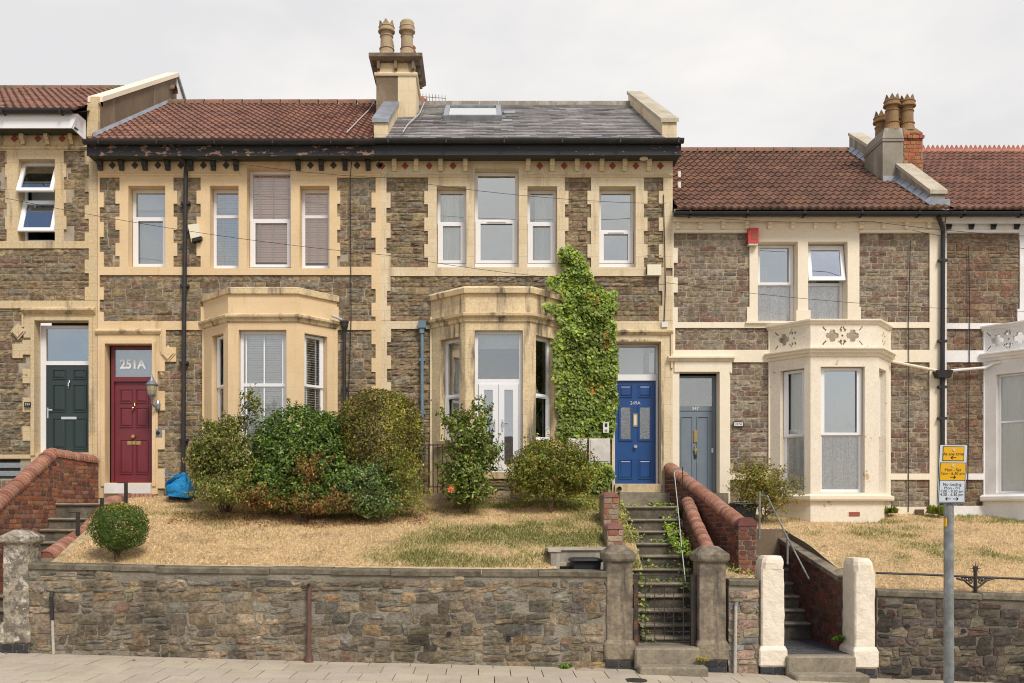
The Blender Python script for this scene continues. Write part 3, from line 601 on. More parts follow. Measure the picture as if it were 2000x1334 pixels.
mb = MB(); fbox(mb, FRONT, dA0 + .055, dA1 - .055, fz(743), fz(734), -.24, -.15); obj('door_frame', mb, M['maroon'], hA)
mb = MB(); fbox(mb, FRONT, dA0 + .055, dA1 - .055, fz(734), fz(680), -.205, -.2); fl = obj('fanlight', mb, G['sky'], hA)
mb = MB(); fbox(mb, FRONT, dA0 + .055, dA1 - .055, fz(734), fz(680), -.24, -.235); obj('frosted_film', mb, M['blind_grey'], fl)
ntext('lettering', '251A', .245, (fx(252), 0, fz(709)), M['number'], fl, FRONT, -.196, xs=.95, bold=.008, ext=.0015)
dr = door(hA, FRONT, dA0 + .057, dA1 - .057, fz(943), fz(743), -.2, M['maroon'], [(.13, .46, .09, .43), (.54, .87, .09, .43), (.13, .46, .55, .75), (.54, .87, .55, .75), (.13, .46, .79, .93), (.54, .87, .79, .93)])
mb = MB(); cx = (dA0 + dA1) / 2; fbox(mb, FRONT, cx - .13, cx + .13, fz(867), fz(860), -.199, -.185); obj('letterbox', mb, M['brass'], dr)
mb = MB(); mb.tube([(cx, YF + .185, fz(851)), (cx, YF + .13, fz(851))], [.03, .035], 10); obj('door_knob', mb, M['brass'], dr)
mb = MB(); mb.tube([(cx, YF + .18, fz(783)), (cx + .03, YF + .15, fz(786)), (cx + .035, YF + .13, fz(791)), (cx, YF + .13, fz(795)), (cx - .02, YF + .15, fz(799))], .016, 8); obj('door_knocker', mb, M['brass'], dr)
mb = MB(); fbox(mb, FRONT, fx(208), fx(298), fz(964), fz(945), -.2, .12); obj('door_step', mb, M['white_paint'], hA)
room(hA, fx(205), fx(305), fz(943), fz(676), 'roomdark', 1.5, .3)
# main downpipe with swan neck, and the small hopper pipe by the bay
downpipe(hA, [(fx(348), YF - .47, fz(287)), (fx(349), YF - .45, fz(300)), (fx(366), YF - .12, fz(325)), (fx(366), YF - .10, fz(340)), (fx(363), YF - .10, fz(600)), (fx(361), YF - .10, fz(960))], .042, M['black'], [(fx(365.5), YF - .08, fz(400)), (fx(363), YF - .08, fz(560)), (fx(362), YF - .08, fz(710)), (fx(361.5), YF - .08, fz(860))])
mb = MB(); mb.lathe((fx(674), YF - .09, fz(646)), [(.03, -.06), (.05, 0), (.07, .06), (.075, .14), (.085, .14), (.085, .17), (.05, .17)], 4 * 3); hp = obj('hopper', mb, M['black'], hA)
downpipe(hA, [(fx(674), YF - .09, fz(650)), (fx(674), YF - .09, fz(950))], .032, M['black'], [(fx(674), YF - .08, fz(760))])
mb = MB(); mb.tube([(bx(640), YF - .28, fz(622)), (fx(668), YF - .1, fz(626))], .025, 8); obj('spout', mb, M['blind_grey'], hA)

# ------------------------------------------------------------ MIDDLE HOUSE with blue door and ivy
hC = thing('terrace_house', 'middle stone house with royal blue door, slate roof, skylight and french doors in its bay', 'house', (fx(1030), YF, 2.3), 'houses of the terrace')
F = [(745, 1313, 312, 1010, 'S'), (745, 1313, 300, 348, 'T')]
teeth(F, 745, 755, 763, 348, 524, 29.5, 0); F += [(836, 1103, 348, 524, 'T')]; teeth(F, 845, 836, 829, 348, 524, 26, 0); teeth(F, 1100, 1103, 1110, 348, 524, 26, 0)
F += [(1154, 1257, 348, 524, 'T')]; teeth(F, 1160, 1154, 1147, 348, 524, 26, 0); teeth(F, 1250, 1257, 1264, 348, 524, 26, 0); teeth(F, 1313, 1295, 1286, 348, 524, 26, 0)
F += [(745, 1300, 523, 540, 'T'), (745, 1313, 628, 643, 'T')]; teeth(F, 745, 763, 756, 540, 628, 29, 0); teeth(F, 1313, 1286, 1293, 540, 628, 29, 0); teeth(F, 745, 764, 756, 643, 985, 26, 0)
F += [(1195, 1313, 640, 1010, 'T'), (840, 1100, 620, 1010, 'T'), (853, 911, 365, 523, 'O'), (927, 1013, 330, 523, 'O'), (1030, 1088, 365, 523, 'O'), (1170, 1241, 365, 523, 'O'), (1200, 1290, 668, 945, 'O'), (870, 1070, 650, 925, 'O')]
facade(hC, F, FAC, M['cream'], M['mortar'], zones=[(348, 523), (540, 628), (643, 1010)])
mb = MB()
for a, b in ((745, 915), (1023, 1313)): sweep(mb, [(fx(a), YF), (fx(b), YF)], [(.04, fz(348)), (.06, fz(347.5)), (.08, fz(345)), (.06, fz(343)), (.04, fz(342))])
obj('string_moulding', mb, M['cream'], hC)
zs_ = eaves(hC, 735.2, 1322, 274, 285, 303, M['black'], M['black_chip'])
for x in (771, 813.6, 861, 909, 1031, 1078, 1126, 1174, 1218.6, 1266): bracket(hC, fx(x), fz(337), zs_ + .02, M['cream'], .085)
for x in (746.5, 791.7, 838.5, 885, 1054, 1101.6, 1148.4, 1195.8, 1241.4, 1289): diamond(hC, fx(x), fz(325.5), M['diamond_r'])
RC = MB(); slates(RC, fx(757) - .02, fx(1293), 18.02, ROOFZ(18.02), 22.5, ROOFZ(22.5)); rC = obj('roof', RC, M['slate'], hC)
mb = MB(); mb.q([(fx(740), 18.0, ROOFZ(18.0) - .03), (fx(1300), 18.0, ROOFZ(18) - .03), (fx(1300), 22.5, ROOFZ(22.5) - .03), (fx(740), 22.5, ROOFZ(22.5) - .03)]); mb.q([(fx(740), 22.5, ROOFZ(22.5)), (fx(1315), 22.5, ROOFZ(22.5)), (fx(1315), 27, 9.4), (fx(740), 27, 9.4)])
mb.q([(fx(740), 27, 9.4), (fx(1315), 27, 9.4), (fx(1315), 27, 2.3), (fx(740), 27, 2.3)]); obj('rear_slope', mb, M['grey_render'], hC)
mb = MB(); k = fx(757)
while k < fx(1292):
    mb.poly8([(k, 22.42, ROOFZ(22.4) + .02), (k + .44, 22.42, ROOFZ(22.4) + .02), (k + .44, 22.6, ROOFZ(22.4) + .02), (k, 22.6, ROOFZ(22.4) + .02), (k, 22.44, ROOFZ(22.5) + .07), (k + .44, 22.44, ROOFZ(22.5) + .07), (k + .44, 22.56, ROOFZ(22.5) + .07), (k, 22.56, ROOFZ(22.5) + .07)]); k += .45
obj('ridge_tiles', mb, M['grey_render'], rC)
# right gable wall rising above the lower neighbour
mb = MB(); mb.poly8([(fx(1311), YF + .01, 2.0), (fx(1313), YF + .01, 2.0), (fx(1313), 27, 2.0), (fx(1311), 27, 2.0), (fx(1311), YF + .01, 9.3), (fx(1313), YF + .01, 9.3), (fx(1313), 22.5, 11.9), (fx(1311), 22.5, 11.9)]); obj('gable_wall', mb, M['cream'], hC)
coped(hC, fx(731), fx(758), 18.42, ROOFZ(18.42) + .34, 20.66, ROOFZ(20.66) + .34, lambda Y: ROOFZ(Y) - .08, M['cream'], M['lead'])
coped(hC, fx(1292), fx(1320), 18.42, ROOFZ(18.42) + .34, 22.7, ROOFZ(22.6) + .34, lambda Y: ROOFZ(Y) - .08, M['cream'], M['coping_stone'])
# skylight
sl = Vector((0, 1, .58)).normalized(); nr = Vector((0, -sl.z, sl.y))
def onroof(px, py, lift=0):
    a = (YH - py) / FPX; Y = (9.42 - .58 * 18.1 - CZ) / (a - .58); X = (px - XV) * Y / FPX; return Vector((X, Y, ROOFZ(Y))) + nr * lift
s0, s1, s2, s3 = onroof(866, 238, .0), onroof(980, 238, 0), onroof(978, 217, 0), onroof(870, 217, 0)
xl, xr = s0.x, s1.x; mb = MB()
def rbox(mb, x0, x1, Ya, Yb, l0, l1):
    q = lambda x, Y, l: tuple(Vector((x, Y, ROOFZ(Y))) + nr * l); mb.poly8([q(x0, Ya, l0), q(x1, Ya, l0), q(x1, Yb, l0), q(x0, Yb, l0), q(x0, Ya, l1), q(x1, Ya, l1), q(x1, Yb, l1), q(x0, Yb, l1)])
rbox(mb, xl, xr, s0.y, s0.y + .1, .01, .13); rbox(mb, xl, xr, s2.y - .05, s2.y + .03, .01, .13); rbox(mb, xl, xl + .1, s0.y + .1, s2.y - .05, .01, .13); rbox(mb, xr - .1, xr, s0.y + .1, s2.y - .05, .01, .13)
sk = obj('skylight', mb, M['lead'], rC); mb = MB(); rbox(mb, xl + .1, xr - .1, s0.y + .1, s2.y - .05, .09, .10); obj('pane', mb, G['up'], sk)
mb = MB(); rbox(mb, xl + .1, xr - .1, s0.y + .1, s2.y - .05, .03, .04); obj('interior', mb, M['white_paint'], sk)  # white sheet put close under the pane for the bright sky reflection
for (a, b, y0, y1) in ((984, 1006, 219, 223), (984, 1000, 236, 239)): mb = MB(); rbox(mb, onroof(a, y1).x, onroof(b, y1).x, onroof(a, y1).y, onroof(a, y0).y, .012, .03); obj('flashing', mb, M['lead'], sk)
# chimney
Yc = 20.63; S_ = FPX / Yc; cX = lambda p, Y=Yc: (p - XV) * Y / FPX; cZ = lambda p, Y=Yc: (YH - p) * Y / FPX + CZ
mb = MB(); mb.box(cX(735), cX(777), Yc, 21.75, 9.3, cZ(146)); mb2 = MB(); mb2.box(cX(777) + .001, cX(812), Yc - .004, 21.754, 9.3, cZ(146) + .001)
ch = obj('chimney', mb2, M['cream'], hC); obj('stack', mb, M['brown_render'], ch, 'bare brown rendered half of the stack')
def ring(parent, x0, x1, y0, y1, prof, m, nm):
    mb = MB(); sweep(mb, [(x0, (y0 + y1) / 2), (x0, y0), (x1, y0), (x1, y1), (x0, y1), (x0, (y0 + y1) / 2 + .001)], prof); return obj(nm, mb, m, parent)
x0, x1, y0, y1 = cX(735), cX(812), Yc, 21.75; zt = cZ(146)
ring(ch, x0, x1, y0, y1, [(0, zt - .03), (.03, zt - .03), (.045, zt + .01), (.03, zt + .04), (0, zt + .04)], M['cream'], 'neck_moulding')
mb = MB(); mb.box(x0 + .02, x1 - .02, y0 + .02, y1 - .02, zt, zt + .27); obj('neck', mb, M['weathered'], ch)
mb = MB()
for k in (.06, .5, .94):
    x = x0 + (x1 - x0) * k; mb.box(x - .03, x + .03, y0 - .09, y0 + .02, zt + .1, zt + .27); mb.box(x - .03, x + .03, y1 - .02, y1 + .09, zt + .1, zt + .27)
for k in (.2, .5, .8): y = y0 + (y1 - y0) * k; mb.box(x1 - .02, x1 + .09, y - .03, y + .03, zt + .1, zt + .27); mb.box(x0 - .09, x0 + .02, y - .03, y + .03, zt + .1, zt + .27)
obj('cap_brackets', mb, M['capstone'], ch)
mb = MB(); o = .15
mb.poly8([(x0 - o * .6, y0 - o * .6, zt + .272), (x1 + o * .6, y0 - o * .6, zt + .272), (x1 + o * .6, y1 + o * .6, zt + .272), (x0 - o * .6, y1 + o * .6, zt + .272), (x0 - o, y0 - o, zt + .33), (x1 + o, y0 - o, zt + .33), (x1 + o, y1 + o, zt + .33), (x0 - o, y1 + o, zt + .33)])
mb.poly8([(x0 - o, y0 - o, zt + .331), (x1 + o, y0 - o, zt + .331), (x1 + o, y1 + o, zt + .331), (x0 - o, y1 + o, zt + .331), (x0 - o, y0 - o, zt + .41), (x1 + o, y0 - o, zt + .41), (x1 + o, y1 + o, zt + .41), (x0 - o, y1 + o, zt + .41)])
mb.poly8([(x0 - o, y0 - o, zt + .411), (x1 + o, y0 - o, zt + .411), (x1 + o, y1 + o, zt + .411), (x0 - o, y1 + o, zt + .411), (x0 + .1, y0 + .1, zt + .50), (x1 - .1, y0 + .1, zt + .50), (x1 - .1, y1 - .1, zt + .50), (x0 + .1, y1 - .1, zt + .50)])
obj('cap', mb, M['capstone'], ch)
pz = zt + .47; Yp_ = y0 + .22
crown_pot(ch, (cX(755, Yp_), Yp_, pz), .80, .17, M['pot'], 6); crown_pot(ch, (cX(757, 21.6), 21.55, pz), .72, .15, M['pot'])
mb = MB(); c = (cX(795, Yp_), Yp_, pz); r, h = .165, .80
mb.lathe(c, [(r * 1.15, 0), (r * .95, h * .1), (r * .85, h * .22), (r * .95, h * .24), (r * .8, h * .26), (r * .78, h * .55), (r * .88, h * .58), (r * .7, h * .6), (r * .68, h * .68), (r * 1.08, h * .70), (r * 1.1, h * .73), (r * 1.0, h * .75), (r * .98, h * .82), (r * 1.04, h * .83), (r * .98, h * .86), (r * .95, h * .95), (r * .8, h * 1.0), (r * .5, h * 1.01), (.01, h * 1.01)], 20); cp = obj('chimney_pot', mb, M['pot'], ch)
mb = MB(); c2 = (cX(800, 21.6), 21.55, pz); mb.lathe(c2, [(.14, 0), (.13, .5)] + [((.15 if i % 2 else .125), .16 + i * .045) for i in range(10)] + [(.1, .62)], 16); obj('chimney_pot', mb, M['terra'], ch)
# upper windows
def cur_l(p, fr, a0, a1, z0, z1): curtain(p, fr, a0 + (a1 - a0) * .1, a1 - (a1 - a0) * .22, z0, z1, -.27, M['curtain'], 8)
def cur_r(p, fr, a0, a1, z0, z1): curtain(p, fr, a0 + (a1 - a0) * .25, a1, z0, z1, -.27, M['curtain'], 8)
window(hC, FRONT, fx(853), fx(911), fz(523), fz(365), .55, sub=.12, inner=cur_l, vent=False)
window(hC, FRONT, fx(927), fx(1013), fz(523), fz(330), .47, sub=.12, vent=True, g='hi')
window(hC, FRONT, fx(1030), fx(1088), fz(523), fz(365), .55, sub=.12, inner=cur_r)
window(hC, FRONT, fx(1170), fx(1241), fz(523), fz(365), .44, sub=.12, vent=True, g='hi')
room(hC, fx(846), fx(1095), fz(530), fz(325)); room(hC, fx(1160), fx(1250), fz(530), fz(360))
# bay with french doors
ax = [fx(840), bx(909), bx(1036), fx(1100)]; lA = math.hypot(ax[1] - ax[0], .7); lB = math.hypot(ax[3] - ax[2], .7)
lev = [('coping', [(.0, bz(573)), (.06, bz(573)), (.07, bz(564)), (.02, bz(559)), (-.16, bz(559)), (-.16, bz(573))], M['weathered']), ('cornice', [(.0, bz(630)), (.03, bz(628)), (.035, bz(622)), (.10, bz(618)), (.11, bz(613)), (.02, bz(610)), (0, bz(610))], M['weathered'])]
fs = [[(lA * .30, lA * .84, bz(858), bz(655))], [(bx(927) - ax[1], bx(1021) - ax[1], bz(922), bz(645))], [(lB * .16, lB * .72, bz(858), bz(652))]]
frs, path = bay(hC, ax, .70, bz(571), bz(1010), fs, M['weathered'], lev)
def cur_in(p, fr, a0, a1, z0, z1):
    curtain(p, fr, a0, a0 + (a1 - a0) * .3, z0, z1, -.35, M['curtain'], 3); mb = MB(); fbox(mb, fr, a0, a1, z1 - .28, z1, -.3, -.29); obj('roller_blind', mb, M['roller'], p)
for i in (0, 2):
    a0, a1, z0, z1 = fs[i][0]; window(hC, frs[i][0], a0, a1, z0, z1, .44, d=-.13, inner=cur_in, g='lo', sash='lower', vent=True)
fr = frs[1][0]; a0, a1, z0, z1 = fs[1][0]; A0, A1 = a0 + .004, a1 - .004; zt = bz(745)
fd = MB(); T = .06
for b in ((A0, A0 + T, z0, z1), (A1 - T, A1, z0, z1), (A0 + T, A1 - T, z1 - T, z1), (A0 + T, A1 - T, zt - .04, zt + .06), (A0 + T, A1 - T, z0, z0 + .05)): fbox(fd, fr, *b, -.17, -.11)
fo = obj('french_doors', fd, M['pvc'], hC, 'white french doors under a wide fanlight'); mid = (A0 + A1) / 2
for (q0, q1) in ((A0 + T + .01, mid - .003), (mid + .003, A1 - T - .01)):
    lf = MB(); s_ = .105
    for b in ((q0, q0 + s_, z0 + .05, zt - .04), (q1 - s_, q1, z0 + .05, zt - .04), (q0 + s_, q1 - s_, zt - .04 - s_, zt - .04), (q0 + s_, q1 - s_, z0 + .05, z0 + .05 + s_)): fbox(lf, fr, *b, -.15, -.095)
    lo = obj('door_leaf', lf, M['pvc'], fo); gl = MB(); fbox(gl, fr, q0 + s_ - .01, q1 - s_ + .01, z0 + .1, zt - .1, -.13, -.125); obj('pane', gl, G['hi'], fo)
for sgn in (-1, 1):
    mb = MB(); x = mid + sgn * .075; fbox(mb, fr, x - .014, x + .014, bz(842), bz(818), -.094, -.085); fbox(mb, fr, min(x, x + sgn * -.1) if 0 else x - (.1 if sgn < 0 else 0), x + (.1 if sgn > 0 else 0), bz(826.5), bz(824), -.06, -.045); fbox(mb, fr, x - .01, x + .01, bz(827), bz(823.5), -.085, -.045); obj('handle', mb, M['chrome'], fo)
gl = MB(); fbox(gl, fr, A0 + T - .01, A1 - T + .01, zt + .05, z1 - T + .01, -.14, -.135); obj('fanlight_pane', gl, G['sky'], fo)
mb = MB(); fbox(mb, fr, A0 + T, A1 - T, z1 - .3, z1 - .05, -.3, -.29); obj('roller_blind', mb, M['roller'], fo)
mb = MB(); fbox(mb, fr, A0 - .02, A1 + .02, bz(935), bz(922) - .003, -.15, .06); obj('door_sill', mb, M['old'], hC)
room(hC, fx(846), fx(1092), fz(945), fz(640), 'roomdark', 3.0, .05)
mb = MB(); sweep(mb, path, [(0, bz(870)), (.05, bz(870)), (.06, bz(862)), (0, bz(859))]) if 0 else None
for i in (0, 2):
    a0, a1, z0, z1 = fs[i][0]; fbox(mb, frs[i][0], a0 - .08, a1 + .08, z0 - .11, z0 - .003, .001, .055)
obj('window_sill', mb, M['old'], hC)
# base stones of the bay
st = MB(); stones(st, frs[1][0], 0, frs[1][1], bz(1010), bz(937), pal=FAC, h=(.10, .15), wd=(.2, .4), bulge=.02, d0=.012); obj('base_stones', st, M['stone'], hC)
# doorway
mb = MB(); sweep(mb, [(fx(1194), YF), (fx(1313), YF)], [(.04, fz(655)), (.06, fz(655)), (.11, fz(650)), (.11, fz(647)), (.04, fz(644))]); fbox(mb, FRONT, fx(1309), fx(1313), fz(720), fz(652), .041, .075); obj('hood_mould', mb, M['weathered'], hC)
mb = MB(); fbox(mb, FRONT, fx(1290), fx(1295), fz(950), fz(664), .041, .06); fbox(mb, FRONT, fx(1200), fx(1290), fz(668), fz(664), .041, .06); obj('door_surround', mb, M['weathered'], hC)
d0, d1 = fx(1200) + .004, fx(1290) - .004
fframe(hC, FRONT, d0, d1, fz(946), fz(668) - .004, -.33, -.24, .04, M['pvc'], 'door_frame', False)
mb = MB(); fbox(mb, FRONT, d0 + .04, d1 - .04, fz(740), fz(728), -.33, -.23); obj('door_frame', mb, M['pvc'], hC)
mb = MB(); fbox(mb, FRONT, d0 + .04, d1 - .04, fz(728), fz(672), -.29, -.285); fl = obj('fanlight', mb, G['sky'], hC)
mb = MB(); fbox(mb, FRONT, d0 + .04, d0 + .62, fz(728), fz(672), -.36, -.355); obj('frosted_film', mb, M['blind_grey'], fl)
mb = MB(); fbox(mb, FRONT, d1 - .16, d1 - .06, fz(722), fz(684), -.35, -.345); obj('letter_card', mb, M['blind_white'], fl)
pn = [(.10, .43, .05, .24), (.57, .90, .05, .24), (.10, .43, .42, .76), (.57, .90, .42, .76), (.10, .43, .84, .96), (.57, .90, .84, .96)]
dr = door(hC, FRONT, d0 + .042, d1 - .042, fz(945), fz(740), -.27, M['blue'], [pn[0], pn[1], pn[4], pn[5]]); W, H, z0 = d1 - d0 - .084, fz(740) - fz(945), fz(945)
for p in pn[2:4]:
    mb = MB(); xa, xb, za, zb = d0 + .042 + W * p[0], d0 + .042 + W * p[1], z0 + H * p[2], z0 + H * p[3]
    for b in ((xa, xb, za, za + .035), (xa, xb, zb - .035, zb), (xa, xa + .035, za + .035, zb - .035), (xb - .035, xb, za + .035, zb - .035)): fbox(mb, FRONT, *b, -.2695, -.247)
    obj('panel_moulding', mb, M['blue'], dr); mb = MB(); fbox(mb, FRONT, xa + .034, xb - .034, za + .034, zb - .034, -.2697, -.2685); obj('pane_backing', mb, M['roomdark'], dr); mb = MB(); fbox(mb, FRONT, xa + .033, xb - .033, za + .033, zb - .033, -.264, -.262); obj('obscured_pane', mb, G['old'], dr)
cx = (d0 + d1) / 2
mb = MB(); fbox(mb, FRONT, cx - .045, cx + .045, fz(831), fz(805), -.2695, -.255); obj('letterbox', mb, M['brass'], dr); mb = MB(); fbox(mb, FRONT, cx - .022, cx + .022, fz(828), fz(808), -.2545, -.25); obj('letter_flap', mb, M['plate_white'], dr)
mb = MB(); mb.tube([(cx, YF + .26, fz(870.5)), (cx, YF + .21, fz(870.5))], [.02, .035], 12); obj('door_knob', mb, M['chrome'], dr)
ntext('number', '249A', .095, (cx, 0, fz(784.5)), M['chrome'], dr, FRONT, -.2695, ext=.004)
mb = MB(); fbox(mb, FRONT, fx(1200), fx(1290), fz(962), fz(946), -.3, .10); ds = obj('door_step', mb, M['old'], hC); mb = MB(); mb.box(fx(1205), fx(1308), YF - .36, YF - .042, fz(1000), fz(963)); obj('lower_step', mb, M['step'], hC)
mb = MB(); mb.tube([(fx(1208), YF - .14, fz(955)), (fx(1208), YF - .09, fz(955))], [.05, .05], 14, caps=False); obj('waste_pipe', mb, M['pvc'], ds); mb = MB(); mb.tube([(fx(1208), YF - .101, fz(955)), (fx(1208), YF - .105, fz(955))], .042, 14); obj('waste_pipe', mb, M['signblack'], ds)
room(hC, fx(1196), fx(1292), fz(946), fz(670), 'room', 1.8, .38)
mb = MB(); c = (fx(825), YF - .10, fz(645)); mb.box(c[0] - .075, c[0] + .075, c[1] - .07, c[1] + .07, c[2] + .02, c[2] + .16); mb.box(c[0] - .045, c[0] + .045, c[1] - .045, c[1] + .045, c[2] - .08, c[2] + .02); obj('hopper', mb, M['bluepipe'], hC)
downpipe(hC, [(c[0], c[1], fz(650)), (c[0], c[1], fz(900))], .034, M['bluepipe'], [(c[0], YF - .08, fz(704)), (c[0], YF - .08, fz(808))])
mb = MB(); mb.tube([(fx(1254), YF - .2, zs_ + .02), (fx(1254), YF - .2, zs_ - .005)], .08, 16); obj('soffit_vent', mb, M['plate_white'], hC)
# ------------------------------------------------------------ LEFTMOST HOUSE
hL = thing('terrace_house', 'leftmost stone house with dark green door, white fascia and two white windows tilted open', 'house', (fx(40), YF, 2.3), 'houses of the terrace')
F = [(-330, 191, 252, 1030, 'S'), (-330, 191, 240, 296, 'T'), (15, 126, 296, 486, 'T')]
teeth(F, 20, 19, 12, 296, 486, 25.5, 0); teeth(F, 120, 124, 131, 296, 486, 25.5, 0); teeth(F, 191, 167, 175, 296, 588, 26.5, 0)
F += [(-330, 191, 472, 486, 'T'), (-330, 191, 588, 603, 'T'), (62, 191, 603, 1030, 'T'), (48, 62, 603, 660, 'T')]; teeth(F, 64, 46, 61, 665, 890, 28, 0); F += [(-330, 70, 888, 896, 'T'), (26, 46, 672, 700, 'T'), (-330, 60, 955, 1030, 'T'),
  (38, 109, 312, 472, 'O'), (70, 176, 627, 884, 'O'), (-60, 40, 896, 935, 'O'), (-250, -150, 330, 472, 'O'), (-250, -120, 640, 860, 'O')]
facade(hL, F, FAC, M['old'], M['mortar_pale'], sx=(fx(-330), fx(176)), zones=[(296, 486), (486, 588), (603, 955)], h=(.10, .19), wd=(.2, .5))
mb = MB(); sweep(mb, [(fx(-330), YF), (fx(191), YF)], [(.04, fz(294)), (.06, fz(293.5)), (.09, fz(290)), (.06, fz(287)), (.04, fz(286))]); obj('string_moulding', mb, M['weathered'], hL)
Yp = YF - .42; s = FPX / Yp; q = lambda py: (YH - py) / s + CZ
mb = MB(); mb.poly8([(fx(-330), Yp, q(250)), (fx(158), Yp, q(250)), (fx(158), Yp + .03, q(250)), (fx(-330), Yp + .03, q(250)), (fx(-330), Yp, q(222)), (fx(170), Yp, q(222)), (fx(170), Yp + .03, q(222)), (fx(-330), Yp + .03, q(222))])
mb.poly8([(fx(158), Yp + .031, q(250)), (fx(160), Yp + .031, q(250)), (fx(172), YF - .101, q(262)), (fx(170), YF - .101, q(262)), (fx(170) - .03, Yp + .031, q(222)), (fx(170), Yp + .031, q(222)), (fx(172), YF - .101, q(222)), (fx(172) - .03, YF - .101, q(222))])
obj('fascia', mb, M['pvc'], hL); mb = MB(); mb.box(fx(-330), fx(165), Yp + .04, YF, q(250) + .01, q(250) + .03); obj('soffit', mb, M['soffit'], hL)
gutter(hL, fx(-330), fx(160), Yp - .07, q(217), M['black'])
for x in (-236, -189, -141, -94, -46, 1.5, 48.5, 96, 143): bracket(hL, fx(x), fz(285), q(250), M['old'], .075)
for x in (-64, -17, 30, 76, 123, 169): diamond(hL, fx(x), fz(272.5), M['diamond_r'])
RL = lambda Y: q(217) + .03 + (10.08 + CZ - q(217)) / (22.7 - Yp) * (Y - Yp)
mb = MB(); tiles(mb, fx(-330), fx(176), Yp - .1, RL(Yp - .1), 22.7, RL(22.7)); rL = obj('roof', mb, M['tile'], hL)
mb = MB(); mb.smooth = True; k = fx(-330)
while k < fx(176): mb.grid([[(x, 22.7 + .14 * math.cos(t), RL(22.7) - .03 + .14 * math.sin(t)) for t in np.linspace(0, math.pi, 8)] for x in (k, k + .44)], (1, 1, 1)); k += .45
obj('ridge_tiles', mb, M['ridge'], rL)
mb = MB(); mb.q([(fx(-330), 22.7, RL(22.7)), (fx(185), 22.7, RL(22.7)), (fx(185), 28, 9.2), (fx(-330), 28, 9.2)]); mb.q([(fx(-330), 28, 9.2), (fx(185), 28, 9.2), (fx(185), 28, 2), (fx(-330), 28, 2)]); mb.q([(fx(-330), Yp, RL(Yp) - .05), (fx(180), Yp, RL(Yp) - .05), (fx(180), 22.7, RL(22.7) - .05), (fx(-330), 22.7, RL(22.7) - .05)]); obj('rear_slope', mb, M['tile_dark'], hL)
# tall rendered party wall between the two roofs
T = lambda Y: cZ(187, 18.6) + .565 * (Y - 18.6); Yt = 23.1; x0, x1 = fx(179), fx(197)
mb = MB(); mb.poly8([(x0, 18.5, 8.9), (x1, 18.5, 8.9), (x1, Yt, 8.9), (x0, Yt, 8.9), (x0, 18.5, T(18.5) - .1), (x1, 18.5, T(18.5) - .1), (x1, Yt, T(Yt) - .1), (x0, Yt, T(Yt) - .1)])
pw = obj('parapet_wall', mb, M['brown_render'], hL)
mb = MB(); mb.poly8([(x0, Yt, 8.9), (x1, Yt, 8.9), (x1, 28, 8.9), (x0, 28, 8.9), (x0, Yt, T(Yt) - .1), (x1, Yt, T(Yt) - .1), (x1, 28, T(Yt) - 3.0), (x0, 28, T(Yt) - 3.0)]); obj('rear_gable', mb, M['white_paint'], pw)
mb = MB(); mb.poly8([(x0 - .04, Yt, T(Yt) - .1), (x1 + .05, Yt, T(Yt) - .1), (x1 + .05, 28, T(Yt) - 3.0), (x0 - .04, 28, T(Yt) - 3.0), (x0 - .04, Yt, T(Yt) - .02), (x1 + .05, Yt, T(Yt) - .02), (x1 + .05, 28, T(Yt) - 2.93), (x0 - .04, 28, T(Yt) - 2.93)]); obj('verge_board', mb, M['lead'], pw)
mb = MB(); n = 6
for k in range(n):
    ya, yb = 18.45 + (Yt - 18.45) * k / n + .004, 18.45 + (Yt - 18.45) * (k + 1) / n - .004
    mb.poly8([(x0 - .06, ya, T(ya) - .1), (x1 + .05, ya, T(ya) - .1), (x1 + .05, yb, T(yb) - .1), (x0 - .06, yb, T(yb) - .1), (x0 - .06, ya, T(ya)), (x1 + .05, ya, T(ya)), (x1 + .05, yb, T(yb)), (x0 - .06, yb, T(yb))])
obj('coping', mb, M['paleC'], pw)
mb = MB(); mb.box(fx(174), fx(195) + .004, YF - .10, YF + .1, fz(297), fz(205)); mb.box(fx(180), fx(197), YF - .08, YF + .1, fz(205) + .001, fz(192)); obj('kneeler', mb, M['old'], hL)
mb = MB(); mb.poly8([(x1 - .01, 18.15, ROOFZ(18.15) + .04), (x1 + .05, 18.15, ROOFZ(18.15) + .06), (x1 + .05, 22.6, ROOFZ(22.6) + .06), (x1 - .01, 22.6, ROOFZ(22.6) + .04), (x1 - .01, 18.15, ROOFZ(18.15) + .13), (x1 + .012, 18.15, ROOFZ(18.15) + .13), (x1 + .012, 22.6, ROOFZ(22.6) + .13), (x1 - .01, 22.6, ROOFZ(22.6) + .13)]); obj('lead_flashing', mb, M['lead'], pw)
